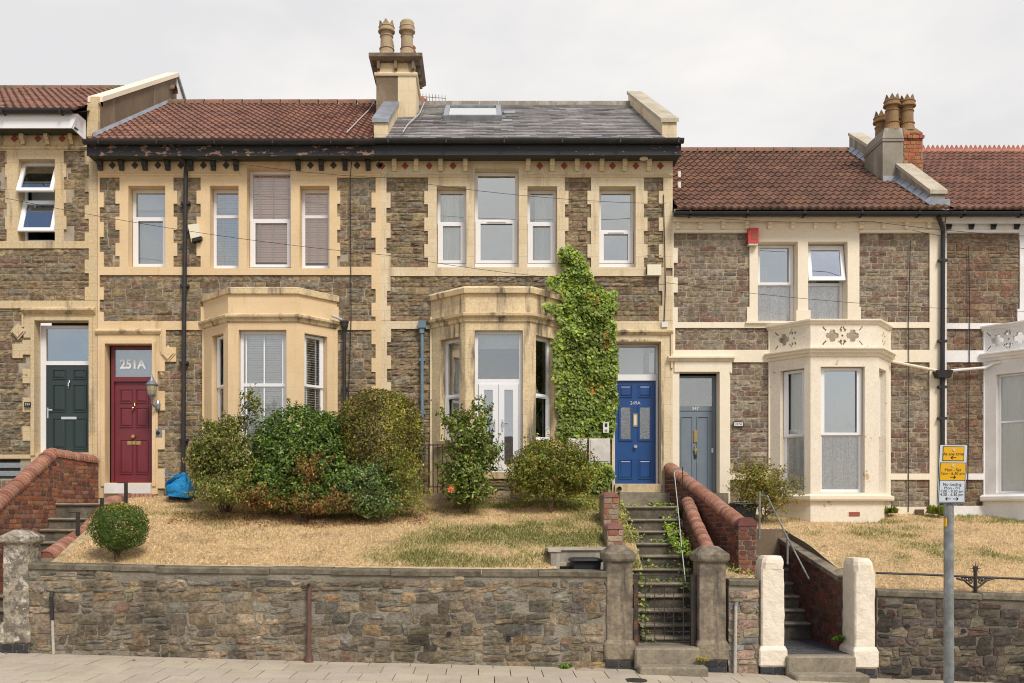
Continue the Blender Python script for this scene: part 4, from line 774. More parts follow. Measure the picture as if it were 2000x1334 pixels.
# tilted open window
W0, W1, Z0, Z1 = fx(38) + .004, fx(109) - .004, fz(472), fz(312) - .004; mb = MB(); D0, D1 = -.25, -.2; zt = fz(388)
for b in ((W0, W0 + .05, Z0, Z1), (W1 - .05, W1, Z0, Z1), (W0 + .05, W1 - .05, Z1 - .05, Z1), (W0 + .05, W1 - .05, zt - .03, zt + .03), (W0 + .05, W1 - .05, Z0, Z0 + .09)): fbox(mb, FRONT, *b, D0, D1)
wn = obj('window', mb, M['pvc'], hL, 'white window with both top hung sashes tilted out')
def tilted(parent, a0, a1, z0, z1, d, ang, g='hi', t=.075, back=.03):
    c, s_ = math.cos(ang), math.sin(ang); H = z1 - z0
    def q_(a, h, dd): return (a, YF - (d + (z1 - h) * s_ + dd * c), z1 - (z1 - h) * c + dd * s_)   # h = height before tilting
    def bb(mb, x0, x1, h0, h1, e0, e1): mb.poly8([q_(x0, h0, e1), q_(x1, h0, e1), q_(x1, h0, e0), q_(x0, h0, e0), q_(x0, h1, e1), q_(x1, h1, e1), q_(x1, h1, e0), q_(x0, h1, e0)])
    mb = MB()
    for b in ((a0, a0 + t, z0, z1), (a1 - t, a1, z0, z1), (a0 + t, a1 - t, z1 - t, z1), (a0 + t, a1 - t, z0, z0 + t)): bb(mb, *b, 0, .05)
    o = obj('open_sash', mb, M['pvc'], parent); gl = MB(); bb(gl, a0 + t - .01, a1 - t + .01, z0 + t - .01, z1 - t + .01, .022, .028); obj('pane', gl, G[g], parent); return o
tilted(wn, W0 - .01, W1 + .01, zt + .03, Z1 - .01, -.195, R(24)); tilted(wn, W0, W1, Z0 + .13, zt - .01, -.195, R(20))
mb = MB(); fbox(mb, FRONT, W0, W1, zt + .1, Z1, -.5, -.495); obj('curtain', mb, M['blind_grey'], wn)
room(hL, fx(30), fx(118), fz(480), fz(305), 'roomdark')
for (a, b, c, d_) in ((-250, -150, 472, 330), (-250, -120, 860, 640)): window(hL, FRONT, fx(a), fx(b), fz(c), fz(d_), .5)
room(hL, fx(-260), fx(-110), fz(870), fz(320), 'roomdark')
mb = MB(); sweep(mb, [(fx(47), YF), (fx(189), YF)], [(.04, fz(615)), (.06, fz(614)), (.14, fz(608)), (.14, fz(604)), (.04, fz(600))]); fbox(mb, FRONT, fx(46), fx(49), fz(640), fz(614), .041, .08); obj('hood_mould', mb, M['weathered'], hL); boss(hL, 38, 648, M['old'])
mb = MB(); fbox(mb, FRONT, fx(63), fx(70), fz(890), fz(622), .041, .07); fbox(mb, FRONT, fx(176), fx(183), fz(890), fz(622), .041, .07); fbox(mb, FRONT, fx(70), fx(176), fz(627), fz(621), .041, .07); obj('door_surround', mb, M['old'], hL)
d0, d1 = fx(70) + .004, fx(176) - .004; dd = -.20
mb = MB()
for b in ((d0, d0 + .10, fz(884), fz(632)), (d1 - .05, d1, fz(884), fz(632)), (d0 + .10, d1 - .05, fz(638), fz(632)), (d0 + .10, d1 - .05, fz(710), fz(702))): fbox(mb, FRONT, *b, dd - .06, dd)
df = obj('door_frame', mb, M['pvc'], hL); mb = MB(); fbox(mb, FRONT, d0 + .1, d1 - .05, fz(702), fz(638), dd - .03, dd - .025); obj('fanlight', mb, G['hi'], df)
dr = door(hL, FRONT, d0 + .102, d1 - .052, fz(884), fz(710), dd - .015, M['greenD'], [(.14, .43, .05, .40), (.59, .88, .05, .40), (.14, .43, .47, .78), (.59, .88, .47, .78), (.14, .43, .84, .95), (.59, .88, .84, .95)]); cx = (d0 + d1) / 2 + .03
mb = MB(); fbox(mb, FRONT, cx - .15, cx + .15, fz(817), fz(812), dd - .014, dd + .005); obj('letterbox', mb, M['chrome'], dr)
mb = MB(); mb.tube([(cx, YF - dd + .01, fz(742)), (cx, YF - dd - .02, fz(745)), (cx, YF - dd - .02, fz(752)), (cx, YF - dd + .01, fz(756))], .018, 8); obj('door_knocker', mb, M['chrome'], dr)
mb = MB(); fbox(mb, FRONT, d0 + .12, d0 + .15, fz(815), fz(794), dd - .014, dd + .0); fbox(mb, FRONT, d0 + .13, d0 + .24, fz(800), fz(797.5), dd + .02, dd + .03); fbox(mb, FRONT, d0 + .128, d0 + .143, fz(800.5), fz(797), dd, dd + .03); obj('handle', mb, M['chrome'], dr)
room(hL, fx(66), fx(180), fz(884), fz(630), 'roomdark', 1.5, .3)
mb = MB(); fbox(mb, FRONT, fx(51), fx(64), fz(796), fz(786), .075, .085); pl = obj('number_plate', mb, M['signblack'], hL); ntext('lettering', '253', .065, (fx(57.5), 0, fz(790.5)), M['number'], pl, FRONT, .0855)
window(hL, FRONT, fx(-60), fx(40), fz(935), fz(896), .5, inner=None, sash=None, m=M['black']); room(hL, fx(-65), fx(45), fz(940), fz(890), 'roomdark', 1.5)

# ------------------------------------------------------------ LOWER CREAM HOUSE with grey blue door
ROOFD = lambda Y: 5.75 + CZ + .636 * (Y - 18.1)
hD = thing('terrace_house', 'lower stone house with pale cream trim, grey blue door and pierced parapet on its bay', 'house', (fx(1575), YF, 2.3), 'houses of the terrace')
F = [(1313, 1839, 424, 1030, 'S'), (1313, 1839, 424, 456, 'T')]
teeth(F, 1313, 1315, 1323, 456, 630, 29, 0); F += [(1313, 1318, 630, 1030, 'T'), (1463, 1677, 448, 612, 'T'), (1458, 1680, 600, 632, 'T'), (1313, 1839, 630, 641, 'T'), (1313, 1839, 684, 708, 'T'), (1814, 1839, 424, 1030, 'T'), (1302 + 12, 1425, 684, 985, 'T')]
F += [(1418, 1839, 925, 937, 'T'), (1418, 1839, 990, 1030, 'T'), (1500, 1738, 640, 1030, 'T'), (1479, 1557, 473, 629, 'O'), (1577, 1654, 473, 629, 'O'), (1326, 1404, 727, 963, 'O'), (1530, 1712, 712, 960, 'O')]
facade(hD, F, FACD, M['paleC'], M['mortar_pale'], zones=[(456, 630), (641, 684), (708, 925), (937, 990)], h=(.075, .14), wd=(.14, .34), gap=.0085, bulge=.018)
mb = MB(); sweep(mb, [(fx(1318), YF), (fx(1463), YF)], [(.04, fz(457)), (.07, fz(456)), (.08, fz(451)), (.04, fz(449))]); sweep(mb, [(fx(1677), YF), (fx(1838), YF)], [(.04, fz(457)), (.07, fz(456)), (.08, fz(451)), (.04, fz(449))]); obj('string_moulding', mb, M['paleC'], hD)
zs_ = eaves(hD, 1313.5, 1838, 416, 424, 432, M['black'], M['paleC'], .16, M['paleC'])
for x in (1323, 1366, 1411, 1457, 1501, 1546, 1590.5, 1634.6, 1679.5, 1723, 1767, 1811): bracket(hD, fx(x), fz(449), zs_ + .02, M['paleC'], .07, deep=.11)
mb = MB(); tiles(mb, fx(1316), fx(1838), 18.2, ROOFD(18.2), 22.5, ROOFD(22.5)); rD = obj('roof', mb, M['tile_dark'], hD)
mb = MB(); mb.smooth = True; k = fx(1316)
while k < 8.6: mb.grid([[(x, 22.5 + .14 * math.cos(t), ROOFD(22.5) - .03 + .14 * math.sin(t)) for t in np.linspace(0, math.pi, 8)] for x in (k, k + .44)], (1, 1, 1)); k += .45
obj('ridge_tiles', mb, M['ridge'], rD)
mb = MB(); mb.q([(fx(1315), 22.5, ROOFD(22.5)), (fx(1838), 22.5, ROOFD(22.5)), (fx(1838), 27, 8), (fx(1315), 27, 8)]); mb.q([(fx(1315), 27, 8), (fx(1838), 27, 8), (fx(1838), 27, 1.5), (fx(1315), 27, 1.5)]); mb.q([(fx(1315), 18.1, ROOFD(18.1) - .05), (fx(1838), 18.1, ROOFD(18.1) - .05), (fx(1838), 22.5, ROOFD(22.5) - .05), (fx(1315), 22.5, ROOFD(22.5) - .05)]); obj('rear_slope', mb, M['tile_dark'], hD)
mb = MB()
for (px, py) in ((1326, 348), (1326, 369)):
    a = (YH - py) / FPX; Y = (ROOFD(18.1) - .636 * 18.1 - CZ) / (a - .636); X = (px - XV) * Y / FPX; mb.box(X - .03, X + .03, Y - .06, Y + .1, ROOFD(Y), ROOFD(Y) + .13)
obj('roof_vents', mb, M['plate_white'], rD)
# chimney, cream half, and the parapet
Yd = 20.0; X0, X1 = cX(1724, Yd), cX(1764, Yd); zt = cZ(276, Yd)
mb = MB(); mb.box(X0, X1, Yd, Yd + .95, 7.6, zt); ch = obj('chimney', mb, M['grey_render'], hD)
mb = MB(); mb.smooth = True; mb.box(X0 - .015, X1 + .005, Yd - .02, Yd + .97, zt, zt + .06); mb.poly8([(X0 - .02, Yd - .03, zt + .06), (X1 + .004, Yd - .03, zt + .06), (X1 + .004, Yd + .97, zt + .06), (X0 - .02, Yd + .97, zt + .06), (X0 + .06, Yd + .05, zt + .30), (X1 + .003, Yd + .05, zt + .30), (X1 + .003, Yd + .9, zt + .30), (X0 + .06, Yd + .9, zt + .30)]); mb.smooth = False; obj('flaunching', mb, M['grey_render'], ch)
crown_pot(ch, (cX(1743, Yd + .2), Yd + .22, zt + .28), .78, .165, M['pot_red']); crown_pot(ch, (cX(1722, Yd + .7), Yd + .72, zt + .1), .82, .16, M['pot_red'])
coped(hD, 8.83, 9.12, 18.6, 3.98 + CZ + .06, 20.1, 3.98 + CZ + 1.06, lambda Y: ROOFD(Y) - .1, M['grey_render'], M['coping_stone'], over=.03) if 0 else None
coped(hD, fx(1818), fx(1846), 18.5, cZ(371, 18.5), Yd, cZ(321, Yd), lambda Y: ROOFD(Y) - .12, M['grey_render'], M['coping_stone'], over=.03)
coped(hD, fx(1818), fx(1846), Yd + .95, ROOFD(Yd + .95) + .42, 22.6, ROOFD(22.6) + .42, lambda Y: ROOFD(Y) - .12, M['grey_render'], M['coping_stone'], over=.03)
mb = MB(); k = 18.3
while k < 22.3:
    mb.poly8([(fx(1806), k, ROOFD(k) + .05), (fx(1817), k, ROOFD(k) + .07), (fx(1817), k + .22, ROOFD(k + .22) + .07), (fx(1806), k + .22, ROOFD(k + .22) + .05), (fx(1806), k, ROOFD(k) + .07), (fx(1817), k, ROOFD(k) + .16), (fx(1817), k + .22, ROOFD(k + .22) + .16), (fx(1806), k + .22, ROOFD(k + .22) + .07)])
    k += .26
mb.box(X0 - .12, X0, Yd - .1, Yd + .95, ROOFD(Yd) - .05, ROOFD(Yd) + .02) if 0 else None
obj('lead_flashing', mb, M['lead'], rD)
mb = MB(); mb.box(fx(1817), fx(1850), 18.38, 18.5, ROOFD(18.4) - .1, ROOFD(18.45) + .1); obj('lead_apron', mb, M['lead'], rD); mb = MB(); mb.box(X0 - .02, X1, Yd - .06, Yd, ROOFD(Yd) - .05, ROOFD(Yd) + .12); obj('lead_apron', mb, M['lead'], rD)
# upper windows with nets
def nets(p, fr, a0, a1, z0, z1): curtain(p, fr, a0, a1, z0, z0 + (z1 - z0) * .52, -.247, M['net'], 15, .013, name='net_curtain'); curtain(p, fr, a0, a0 + (a1 - a0) * .35, z0 + (z1 - z0) * .5, z0 + (z1 - z0) * .75, -.30, M['curtain'], 5)
window(hD, FRONT, fx(1479), fx(1557), fz(629), fz(473), .50, inner=nets, sash='upper', g='hi', lowg='lo')
wn = window(hD, FRONT, fx(1577), fx(1654), fz(629), fz(473), .50, inner=nets, sash=None, g='lo', lowg='lo'); wn['label'] = 'window with its top sash tilted out'
tilted(wn, fx(1577) + .03, fx(1654) - .02, fz(549), fz(478), -.19, R(11))
room(hD, fx(1470), fx(1665), fz(640), fz(465))
mb = MB(); fbox(mb, FRONT, fx(1455), fx(1690), fz(633), fz(629), .041, .09); fbox(mb, FRONT, fx(1553), fx(1581), fz(629), fz(607), .041, .07); obj('window_sill', mb, M['paleC'], hD)
# bay
ax = [fx(1499.5), bx(1583), bx(1714), fx(1738)]; lA = math.hypot(ax[1] - ax[0], .7); lB = math.hypot(ax[3] - ax[2], .7)
lev = [('coping', [(.0, bz(633)), (.03, bz(632)), (.035, bz(629)), (.07, bz(627)), (.07, bz(624)), (-.14, bz(624)), (-.14, bz(633))], M['peelC']), ('cornice', [(.0, bz(697)), (.03, bz(695)), (.04, bz(691)), (.08, bz(689)), (.09, bz(685)), (.13, bz(683)), (.13, bz(680.5)), (.02, bz(678)), (0, bz(678))], M['peelC'])]
fs = [[(lA * .30, lA * .86, bz(962), bz(717))], [(bx(1603) - ax[1], bx(1689) - ax[1], bz(962), bz(716))], [(lB * .12, lB * .70, bz(962), bz(717))]]
frs, path = bay(hD, ax, .70, bz(680), bz(1025), fs, M['peelC'], lev)
def net2(p, fr, a0, a1, z0, z1): curtain(p, fr, a0, a1, z0, z0 + (z1 - z0) * .52, -.176, M['net'], 15, .014, name='net_curtain')
def cur2(p, fr, a0, a1, z0, z1): net2(p, fr, a0, a1, z0, z1); curtain(p, fr, a0 + (a1 - a0) * .15, a1, z0, z1, -.23, M['curtain'], 7)
for i in range(3):
    a0, a1, z0, z1 = fs[i][0]; window(hD, frs[i][0], a0, a1, z0, z1, .465, d=-.13, inner=cur2 if i != 1 else net2, sash='upper', g='hi' if i == 1 else 'lo', lowg='lo')
room(hD, fx(1506), fx(1732), fz(975), fz(705), 'roomdark', 2.6, .05)
mb = MB(); sweep(mb, path, [(0, bz(978)), (.07, bz(978)), (.085, bz(975)), (.085, bz(969)), (.0, bz(965))]); obj('bay_sill', mb, M['paleC'], hD)
mb = MB(); mb.box(fx(1645) * .98, fx(1645) * .98 + .2, YB - .012, YB + .01, bz(1008), bz(1000)); obj('airbrick', mb, M['airbrick'], hD)
# pierced parapet: thin wall with real holes cut by a fine grid
def pierced(h, fr, L_, z0, z1, units, m):
    mb = MB(); nx, nz = max(8, int(L_ / .0125)), int((z1 - z0) / .0125); H = z1 - z0; zc = (z0 + z1) / 2
    def hole(a, z):
        z = z - zc
        for (c, k) in units:
            x = a - c; r_ = math.hypot(x, z)
            if k == 'ring' and (r_ < .118 and r_ > .0) and not (abs(abs(x) - .118) < .03 and 0): 
                if r_ < .118 - .035 * max(0, math.cos(4 * math.atan2(z, x) + math.pi)): return True
            for sx_ in (-1, 1):
                for sz_ in (-1, 1):
                    u_, v_ = x * sx_ - .145, z * sz_ - .125
                    if k == 'ring' and abs(u_ + v_) < .055 and abs(u_ - v_) < .016: return True
                    if k == 'ring' and math.hypot(x * sx_ - .175, z * sz_ - .165) < .012: return True
            if k == 'dot' and (r_ < .02 or (abs(abs(z) - .10) < .03 and abs(abs(x) - .03) < .02)): return True
            if k == 'flower':
                for t in range(6):
                    cx_, cz_ = .085 * math.cos(t * math.pi / 3 + .5), .105 * math.sin(t * math.pi / 3 + .5)
                    if math.hypot(x - cx_, z - cz_) < .034: return True
                if r_ < .016: return True
        return False
    K = [[not hole((i + .5) * L_ / nx, z0 + (j + .5) * H / nz) for j in range(nz)] for i in range(nx)]; T_ = .09
    for i in range(nx):
        j = 0
        while j < nz:
            if not K[i][j]: j += 1; continue
            a, b, j0 = i * L_ / nx, (i + 1) * L_ / nx, j
            while j < nz and K[i][j] and (j == j0 or (K[i - 1][j] if i else 1) == (K[i - 1][j0] if i else 1) and (K[i + 1][j] if i < nx - 1 else 1) == (K[i + 1][j0] if i < nx - 1 else 1)): j += 1
            za, zb = z0 + j0 * H / nz, z0 + j * H / nz
            mb.q([fr.p(a, za, 0), fr.p(b, za, 0), fr.p(b, zb, 0), fr.p(a, zb, 0)]); mb.q([fr.p(b, za, -T_), fr.p(a, za, -T_), fr.p(a, zb, -T_), fr.p(b, zb, -T_)])
            if j < nz: mb.q([fr.p(a, zb, 0), fr.p(b, zb, 0), fr.p(b, zb, -T_), fr.p(a, zb, -T_)]) if not K[i][j] else None
            if j0 > 0 and not K[i][j0 - 1]: mb.q([fr.p(b, za, 0), fr.p(a, za, 0), fr.p(a, za, -T_), fr.p(b, za, -T_)])
            if i and not K[i - 1][j0]: mb.q([fr.p(a, zb, 0), fr.p(a, za, 0), fr.p(a, za, -T_), fr.p(a, zb, -T_)])
            if i < nx - 1 and not K[i + 1][j0]: mb.q([fr.p(b, za, 0), fr.p(b, zb, 0), fr.p(b, zb, -T_), fr.p(b, za, -T_)])
    for a in (0.0, L_): mb.q([fr.p(a, z0, 0), fr.p(a, z1, 0), fr.p(a, z1, -T_), fr.p(a, z0, -T_)])
    return obj('pierced_parapet', mb, m, h)
z0, z1 = bz(679), bz(632)
c1 = (bx(1645.5) - ax[1])
pierced(hD, frs[0][0], frs[0][1], z0, z1, [(lA * .38, 'ring'), (lA * .62, 'dot')], M['peelC']); pierced(hD, frs[1][0], frs[1][1], z0, z1, [(c1 - .19, 'ring'), (c1, 'dot'), (c1 + .19, 'ring')], M['peelC']); pierced(hD, frs[2][0], frs[2][1], z0, z1, [(lB * .5, 'flower')], M['peelC'])
mb = MB(); mb.poly8([(ax[0] + .1, YF, z0), (ax[1] + .06, YB + .45, z0), (ax[2] - .06, YB + .45, z0), (ax[3] - .1, YF, z0), (ax[0] + .1, YF, z1 - .05), (ax[1] + .06, YB + .45, z1 - .05), (ax[2] - .06, YB + .45, z1 - .05), (ax[3] - .1, YF, z1 - .05)]); obj('parapet_lining', mb, M['coping_stone'], hD)
# door case
mb = MB(); sweep(mb, [(fx(1303), YF), (fx(1432), YF)], [(.04, fz(707)), (.08, fz(706)), (.10, fz(702)), (.15, fz(701)), (.15, fz(698)), (.04, fz(696))])
P0 = [(1305, 706), (1427, 706), (1427, 728), (1424, 730), (1424, 733), (1420, 735), (1414, 737), (1404, 737) , (1404, 727), (1326, 727), (1326, 737), (1316, 737), (1310, 735), (1308, 733), (1308, 730), (1305, 728)]
obj('door_cornice', mb, M['paleC'], hD)
mb = MB(); fbox(mb, FRONT, fx(1316), fx(1425), fz(727), fz(707), .041, .07); fbox(mb, FRONT, fx(1414), fx(1429), fz(733), fz(709), .0705, .1) if 0 else None; fbox(mb, FRONT, fx(1404), fx(1423), fz(990), fz(727), .041, .07); fbox(mb, FRONT, fx(1425), fx(1428), fz(730), fz(707), .041, .07); obj('door_surround', mb, M['paleC'], hD)
d0, d1 = fx(1326) + .004, fx(1404) - .004; dd = -.22
mb = MB()
for b in ((d0, d0 + .03, fz(963), fz(731)), (d1 - .06, d1, fz(963), fz(731)), (d0 + .03, d1 - .06, fz(800), fz(791)), (d0 + .03, d1 - .06, fz(735), fz(731))): fbox(mb, FRONT, *b, dd - .05, dd)
df = obj('door_frame', mb, M['greyblue'], hD); mb = MB(); fbox(mb, FRONT, d0 + .03, d1 - .06, fz(791), fz(735), dd - .03, dd - .025); obj('fanlight', mb, G['sky'], df); ntext('lettering', '247', .09, ((d0 + d1) / 2 - .02, 0, fz(796)), M['plate_white'], df, FRONT, dd + .0, ext=.002)
dr = door(hD, FRONT, d0 + .032, d1 - .062, fz(963), fz(801), dd - .01, M['greyblue'], [(.08, .42, .06, .94), (.54, .88, .06, .94)], raised=False); cx = (d0 + d1) / 2 - .02
mb = MB(); fbox(mb, FRONT, cx - .035, cx + .035, fz(862), fz(838), dd - .0095, dd + .008); fbox(mb, FRONT, cx - .018, cx + .018, fz(858), fz(842), dd + .009, dd + .014); obj('letterbox', mb, M['brass'], dr)
mb = MB(); mb.tube([(cx, YF - dd + .01, fz(877)), (cx, YF - dd - .05, fz(877))], [.02, .035], 10); mb.tube([(cx, YF - dd - .01, fz(871)), (cx, YF - dd - .03, fz(884))], .02, 8); obj('door_knocker', mb, M['brass'], dr); mb = MB(); fbox(mb, FRONT, cx - .02, cx + .02, fz(894), fz(887), dd - .0095, dd + .01); obj('door_lock', mb, M['signblack'], dr)
mb = MB(); fbox(mb, FRONT, d1 - .09, d1 - .055, fz(883), fz(874), dd - .009, dd + .02); obj('handle', mb, M['chrome'], dr); room(hD, fx(1322), fx(1408), fz(963), fz(729), 'roomdark', 1.5, .3)
mb = MB(); fbox(mb, FRONT, fx(1316), fx(1418), fz(985), fz(963) - .003, -.2, .18); obj('door_step', mb, M['step'], hD)
mb = MB(); fbox(mb, FRONT, fx(1431), fx(1451), fz(834), fz(824), .04, .055); pl = obj('number_plate', mb, M['black'], hD); mb = MB(); fbox(mb, FRONT, fx(1432.5), fx(1449.5), fz(832.5), fz(825.5), .0555, .058); obj('plate_face', mb, M['plate_white'], pl); ntext('lettering', '247A', .065, (fx(1441), 0, fz(829)), M['signblack'], pl, FRONT, .0585, ext=.001)
for dx in (0,):
    downpipe(hD, [(fx(1820), YF - .24, fz(422)), (fx(1822), YF - .24, fz(432)), (fx(1836), YF - .12, fz(452)), (fx(1837), YF - .10, fz(465)), (fx(1836), YF - .10, fz(700)), (fx(1836), YF - .10, fz(1020))], .043, M['black'], [(fx(1837), YF - .08, fz(511)), (fx(1836), YF - .08, fz(668)), (fx(1836), YF - .08, fz(757)), (fx(1836), YF - .08, fz(818))])
mb = MB(); c = (fx(1835), YF - .13, fz(733)); mb.poly8([(c[0] - .12, c[1] - .08, c[2] - .07), (c[0] + .12, c[1] - .08, c[2] - .07), (c[0] + .12, c[1] + .08, c[2] - .07), (c[0] - .12, c[1] + .08, c[2] - .07), (c[0] - .16, c[1] - .1, c[2] + .07), (c[0] + .16, c[1] - .1, c[2] + .07), (c[0] + .16, c[1] + .1, c[2] + .07), (c[0] - .16, c[1] + .1, c[2] + .07)]); obj('hopper', mb, M['black'], hD)
mb = MB(); mb.tube([(fx(1737), YF - .12, fz(708)), (fx(1822), YF - .15, fz(726))], .028, 8); obj('overflow_pipe', mb, M['paleC'], hD)
mb = MB(); fbox(mb, FRONT, fx(1785), fx(1799), fz(1011), fz(995), .04, .12); obj('vent_block', mb, M['brownpipe'], hD)

# ------------------------------------------------------------ RIGHTMOST WHITE TRIMMED HOUSE
hE = thing('terrace_house', 'rightmost brown stone house with white painted trim and crested red ridge tiles', 'house', (fx(2080), YF, 2.3), 'houses of the terrace')
F = [(1840, 2420, 424, 1030, 'S'), (1840, 2420, 424, 456, 'T'), (1840, 1847, 424, 1030, 'T'), (1989, 2230, 448, 632, 'T'), (1981, 1990, 470, 604, 'S'), (1985, 2235, 604, 632, 'T'), (1840, 2420, 632, 643, 'T'), (1840, 2420, 685, 708, 'T'), (1840, 2420, 925, 937, 'T'), (1840, 2420, 988, 1030, 'T'), (1919, 2170, 640, 1030, 'T'),
  (2010, 2085, 473, 629, 'O'), (2110, 2185, 473, 629, 'O'), (1950, 2145, 712, 960, 'O')]
facade(hE, F, FACE_, M['white_paint'], M['mortar'], zones=[(456, 632), (643, 685), (708, 925), (937, 988)], h=(.08, .15), wd=(.14, .36), gap=.009, bulge=.022)
zs_ = eaves(hE, 1840.2, 2420, 416, 424, 436, M['black'], M['white_paint'], .16, M['white_paint'])
for x in (1850, 1893.5, 1936.5, 1982, 2025, 2068, 2111, 2154, 2197, 2240): bracket(hE, fx(x), fz(450), zs_ + .02, M['black'], .075, deep=.13)
mb = MB(); sweep(mb, [(fx(1847), YF), (fx(1985), YF)], [(.04, fz(457)), (.07, fz(456)), (.08, fz(451)), (.04, fz(449))]); obj('string_moulding', mb, M['white_paint'], hE)
mb = MB(); tiles(mb, fx(1846), fx(2420), 18.2, ROOFD(18.2), 22.5, ROOFD(22.5)); rE = obj('roof', mb, M['tile'], hE)
mb = MB(); k = fx(1846) - .3; rz = ROOFD(22.5)
while k < fx(2420):
    mb.poly8([(k, 22.36, rz - .1), (k + .44, 22.36, rz - .1), (k + .44, 22.64, rz - .1), (k, 22.64, rz - .1), (k, 22.47, rz + .07), (k + .44, 22.47, rz + .07), (k + .44, 22.53, rz + .07), (k, 22.53, rz + .07)])
    for i in range(4): a = k + .11 * i; mb.poly8([(a, 22.485, rz + .07), (a + .11, 22.485, rz + .07), (a + .11, 22.515, rz + .07), (a, 22.515, rz + .07), (a + .05, 22.485, rz + .17), (a + .06, 22.485, rz + .17), (a + .06, 22.515, rz + .17), (a + .05, 22.515, rz + .17)])
    k += .45
obj('crested_ridge', mb, M['ridge_red'], rE)
mb = MB(); mb.q([(fx(1840), 22.5, ROOFD(22.5)), (fx(2420), 22.5, ROOFD(22.5)), (fx(2420), 27, 8), (fx(1840), 27, 8)]); mb.q([(fx(1840), 27, 8), (fx(2420), 27, 8), (fx(2420), 27, 1.5), (fx(1840), 27, 1.5)]); mb.q([(fx(1840), 18.1, ROOFD(18.1) - .05), (fx(2420), 18.1, ROOFD(18.1) - .05), (fx(2420), 22.5, ROOFD(22.5) - .05), (fx(1840), 22.5, ROOFD(22.5) - .05)]); obj('rear_slope', mb, M['tile_dark'], hE)
BR = [(.40, .13, .06), (.33, .11, .06), (.45, .19, .08), (.28, .10, .07), (.22, .10, .08), (.42, .24, .11)]
mb = MB(); X2, X3 = cX(1765, Yd), cX(1803, Yd); zt2 = cZ(258, Yd); mb.box(X2, X3, Yd + .02, Yd + .95, 7.8, zt2); ch = obj('chimney', mb, M['mortar'], hE)
st = MB(); fr_ = Fr((0, Yd + .02, 0), (1, 0, 0), (0, -1, 0)); stones(st, fr_, X2, X3, 7.9, zt2 - .14, h=(.08, .0801), wd=(.11, .23), gap=.006, bulge=.003, d0=.008, pal=BR, nu=2, nv=2, jit=.15); stones(st, fr_, X2 - .02, X3 + .03, zt2 - .14, zt2 - .06, h=(.08, .0801), wd=(.11, .23), gap=.005, bulge=.003, d0=.04, pal=BR, nu=2, nv=2); stones(st, fr_, X2, X3, zt2 - .06, zt2, h=(.06, .0601), wd=(.11, .23), gap=.005, bulge=.003, d0=.02, pal=BR, nu=2, nv=2)
obj('brickwork', st, M['brick'], ch)
mb = MB(); mb.poly8([(X2 + .01, Yd + .03, zt2), (X3, Yd + .03, zt2), (X3, Yd + .95, zt2), (X2 + .01, Yd + .95, zt2), (X2 + .03, Yd + .1, zt2 + .12), (X3 - .1, Yd + .1, zt2 + .12), (X3 - .1, Yd + .85, zt2 + .12), (X2 + .03, Yd + .85, zt2 + .12)]); obj('flaunching', mb, M['pot_red'], ch)
crown_pot(ch, (cX(1773, Yd + .2), Yd + .24, zt2 + .08), .78, .165, M['pot_red']); crown_pot(ch, (cX(1768, Yd + .7), Yd + .72, zt2 + .05), .74, .15, M['pot_red'])
ax = [fx(1918), bx(2020), bx(2150), fx(2175)]; lA = math.hypot(ax[1] - ax[0], .7); lB = math.hypot(ax[3] - ax[2], .7)
levE = [(a, b, M['white_paint']) for a, b, c in lev]
fs = [[(lA * .28, lA * .93, bz(962), bz(724))], [(bx(2040) - ax[1], bx(2130) - ax[1], bz(962), bz(716))], [(lB * .12, lB * .70, bz(962), bz(717))]]
frs, path = bay(hE, ax, .70, bz(680), bz(1025), fs, M['white_paint'], levE)
def curE(p, fr, a0, a1, z0, z1): curtain(p, fr, a0, a1, z0, z1, -.18, M['curtain'], 7, .015)
for i in range(3):
    a0, a1, z0, z1 = fs[i][0]; window(hE, frs[i][0], a0, a1, z0, z1, .60, d=-.13, inner=curE, sash=None, g='lo', ft=.035)
room(hE, fx(1925), fx(2168), fz(975), fz(705), 'roomdark', 2.6, .05); mb = MB(); sweep(mb, path, [(0, bz(978)), (.09, bz(978)), (.11, bz(975)), (.11, bz(969)), (.0, bz(965))]); obj('bay_sill', mb, M['white_paint'], hE)
pierced(hE, frs[0][0], frs[0][1], z0 * 0 + bz(679), bz(632), [(lA * .30, 'ring'), (lA * .52, 'dot'), (lA * .72, 'ring')], M['white_paint']); pierced(hE, frs[1][0], frs[1][1], bz(679), bz(632), [(.44, 'ring'), (.63, 'dot'), (.82, 'ring')], M['white_paint'])
for a, b in ((2010, 2085), (2110, 2185)): window(hE, FRONT, fx(a), fx(b), fz(629), fz(473), .5, inner=nets)
room(hE, fx(2000), fx(2195), fz(640), fz(465)); mb = MB(); mb.tube([(fx(1850), YF - .15, fz(726)), (fx(1918), YF - .13, fz(720)), (fx(1930), YF - .2, fz(713)), (fx(1938), YF - .3, fz(712))], .026, 8); obj('overflow_pipe', mb, M['white_paint'], hE)
# ------------------------------------------------------------ GROUND: terrain, pavement, road
GYW = 13.9                                             # front face of the garden walls
def pavz(x): return -.022 * (x + 7) - 2.05 + CZ - .0    # the street falls to the right
def interp(x, pts):
    if x <= pts[0][0]: return pts[0][1]
    for (a, b), (c, d) in zip(pts, pts[1:]):
        if x <= c: return b + (d - b) * (x - a) / (c - a)
    return pts[-1][1]
PZ = [(-30, .75), (-7, (1000 - 1274) / 133 + CZ), (-2.5, (1000 - 1291) / 133 + CZ), (2, (1000 - 1305) / 133 + CZ), (4.5, (1000 - 1318) / 133 + CZ), (8, -2.52 + CZ), (30, -3.1 + CZ)]
def pz(x): return interp(x, PZ)
mb = MB(); xs = list(np.arange(-16, 20.01, 1.0))
mb.grid([[(x, y, pz(x) - .035) for x in xs] for y in (9.0, 14.4)], (1, 1, 1)); struct('pavement_bed', mb, M['grout'])
